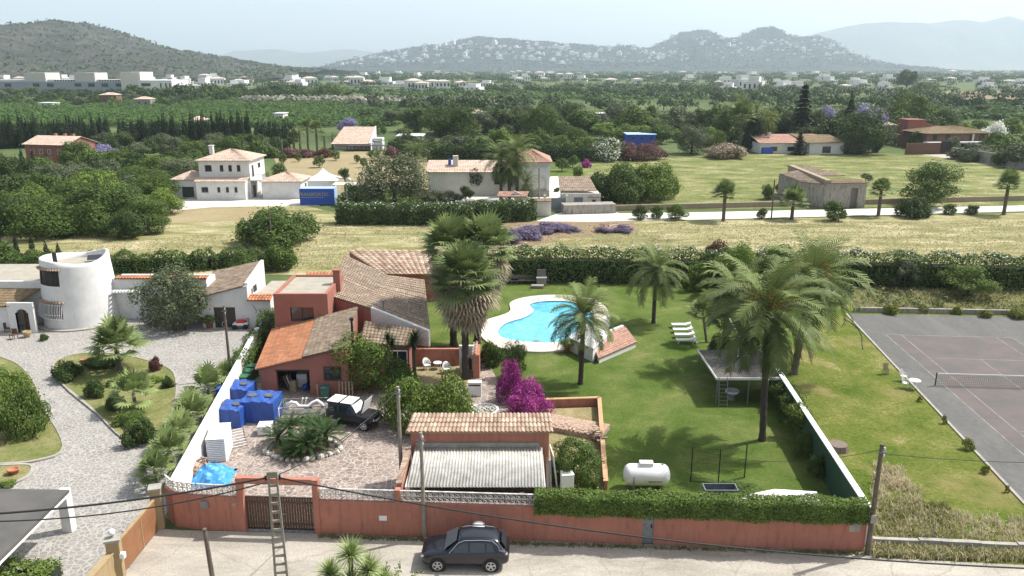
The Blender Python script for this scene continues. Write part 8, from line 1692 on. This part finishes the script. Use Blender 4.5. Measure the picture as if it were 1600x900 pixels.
HM1 = hillmat('scrub_hill', (.032, .042, .03), (.075, .078, .062), (.175, .16, .135), .016)
HM2 = hillmat('wooded_hill', (.008, .014, .013), (.018, .026, .024), (.075, .07, .062), .006)
HM3 = hillmat('far_mountain', (.05, .06, .05), (.08, .085, .07), (.14, .13, .11), .002)
sj = random.Random(2)
def rough(prof, a=1.0, step=12):
    out = []
    for (x0, y0), (x1, y1) in zip(prof[:-1], prof[1:]):
        k = max(1, int((x1-x0)/step))
        for i in range(k): u = i/k; out.append((x0+(x1-x0)*u, y0+(y1-y0)*u+sj.uniform(-a, a)))
    out.append(prof[-1]); return out
LH = hill('left_hill', rough([(-420, 80), (-200, 60), (-60, 52), (0, 48), (60, 42), (120, 37), (150, 36), (172, 44), (200, 53), (238, 66), (260, 76), (300, 80), (340, 88), (380, 96), (430, 104), (520, 109)], .8), 2300, 1150, 3600, 'dry scrubby hill on the left behind the hospital', HM1, 3, 9)
CV, cpx = hill('centre_hill', rough([(500, 108), (540, 100), (570, 92), (620, 82), (680, 74), (720, 64), (750, 59), (800, 62), (860, 68), (900, 73), (935, 77), (980, 73), (1010, 78), (1035, 66), (1060, 52), (1090, 48), (1110, 55), (1122, 62), (1145, 60), (1165, 50), (1186, 43), (1205, 55), (1222, 60), (1260, 58), (1282, 72), (1310, 88), (1340, 99), (1400, 108)], 1.1), 6300, 4500, 8800, 'wooded hill with twin peaks and white villas in the centre', HM2, 5, 18, nx=420, ny=60)
hill('right_mountain', rough([(1160, 96), (1200, 72), (1255, 56), (1300, 44), (1340, 37), (1400, 36), (1440, 37), (1480, 32), (1520, 35), (1560, 25), (1590, 32), (1700, 40), (1900, 50), (2300, 80)], .5), 11500, 9400, 14500, 'very pale high mountain on the right horizon', HM3, 7, 25)
hill('left_ridge', rough([(150, 104), (250, 98), (345, 90), (370, 80), (430, 77), (480, 82), (540, 77), (600, 82), (640, 74), (690, 71), (760, 80), (900, 96), (1000, 100)], .5), 11800, 9800, 14500, 'faint long ridge on the left horizon', HM3, 8, 25)
# villas on the hill: 170 single houses
def on_hill(px, v):
    j = int((v+1)/2*(CV.shape[0]-1)); i = int(np.clip(np.searchsorted(cpx, px), 0, CV.shape[1]-1)); return CV[j, i]
rnd = random.Random(8); k = 0
for (x0, x1, v0, v1, n_, zn) in ((560, 700, -.62, -.22, 38, 'left shoulder of the central hill'), (700, 900, -.72, -.3, 54, 'long middle slope of the central hill'), (900, 1040, -.6, -.28, 34, 'low saddle left of the twin peaks'), (1060, 1180, -.6, -.38, 12, 'slope below the left twin peak'), (1180, 1260, -.55, -.3, 20, 'slope below the right twin peak'), (1260, 1330, -.45, -.25, 6, 'right flank of the central hill')):
    for i in range(n_):
        px = rnd.uniform(x0, x1); v_ = rnd.uniform(v0, v1); q = on_hill(px, v_)
        o = link('villa', rnd.choice(VM)); o.location = (q[0]+rnd.uniform(-6, 6), q[1], q[2]+5); o.rotation_euler = (0, 0, rnd.uniform(-.6, .6)); k_ = rnd.uniform(1.5, 2.3); o.scale = (k_, k_, 1.5*k_); tag(o, 'small white villa among pines on the '+zn, 'house', 'white villas on the '+zn)
vb = MB(); rnd = random.Random(4)
for i in range(230):
    px = rnd.choice([rnd.uniform(560, 1040), rnd.uniform(600, 1040), rnd.uniform(1060, 1330)]); q = on_hill(px, rnd.uniform(-.72, -.34)); k_ = rnd.uniform(6, 11); x, y, z = q[0]+rnd.uniform(-9, 9), q[1], q[2]+4; vb.box(x-k_, x+k_, y-5, y+5, z-4, z+rnd.uniform(5, 9))
tag(vb.build('hillside_villas', M['white']), 'countless tiny white villas filling the gaps on the central hillside', 'houses', None, 'stuff')
# trees on the hill as one woodland
rng = np.random.default_rng(5); n_ = 11000; jj = rng.integers(4, CV.shape[0]//2+2, n_); ii = rng.integers(2, CV.shape[1]-2, n_); B_ = CV[jj, ii]+rng.normal(0, 1, (n_, 3))*np.array([16, 10, 0]); P = np.repeat(B_, 3, 0)+rng.normal(0, 1, (n_*3, 3))*np.array([4, 4, 2.0])+np.array([0, 0, 1.])
o = link('hill_woods', np_mesh('hill_woods', leaves(P, rng.normal(0, 1, P.shape)+np.array([0, -.3, .6]), 11, .8, rng), 4, np.repeat(rng.random(n_), 3), L['pine'])); tag(o, 'pine woods covering the central hill between the villas', 'woods', None, 'stuff')
rng = np.random.default_rng(6); LV = LH[0]; n_ = 9000; B_ = LV[rng.integers(3, 26, n_), rng.integers(2, LV.shape[1]-2, n_)]+rng.normal(0, 1, (n_, 3))*np.array([8, 14, 0]); P = np.repeat(B_, 2, 0)+rng.normal(0, 1, (n_*2, 3))*np.array([2, 2, 1.])+np.array([0, 0, .5])
o = link('hill_scrub', np_mesh('hill_scrub', leaves(P, rng.normal(0, 1, P.shape)+np.array([0, -.3, .8]), 6, .8, rng), 4, np.repeat(rng.random(n_), 2), L['far'])); tag(o, 'dark scrub bushes dotted over the left hill', 'scrub', None, 'stuff')
# ================================================================== HAZE
hz = MB(); hz.box(-13500, 13500, -58, 16000, -2.2, 1400); m = bpy.data.materials.new('haze'); m.use_nodes = True; nt = m.node_tree; nt.nodes.clear()
vol = nt.nodes.new('ShaderNodeVolumePrincipled'); vol.inputs['Color'].default_value = (.74, .87, 1, 1); vol.inputs['Density'].default_value = 1.0e-4; vol.inputs['Anisotropy'].default_value = .2
out = nt.nodes.new('ShaderNodeOutputMaterial'); nt.links.new(vol.outputs[0], out.inputs['Volume']); o = hz.build('haze', m); tag(o, 'pale summer haze over the plain and hills', 'haze', None, 'stuff')
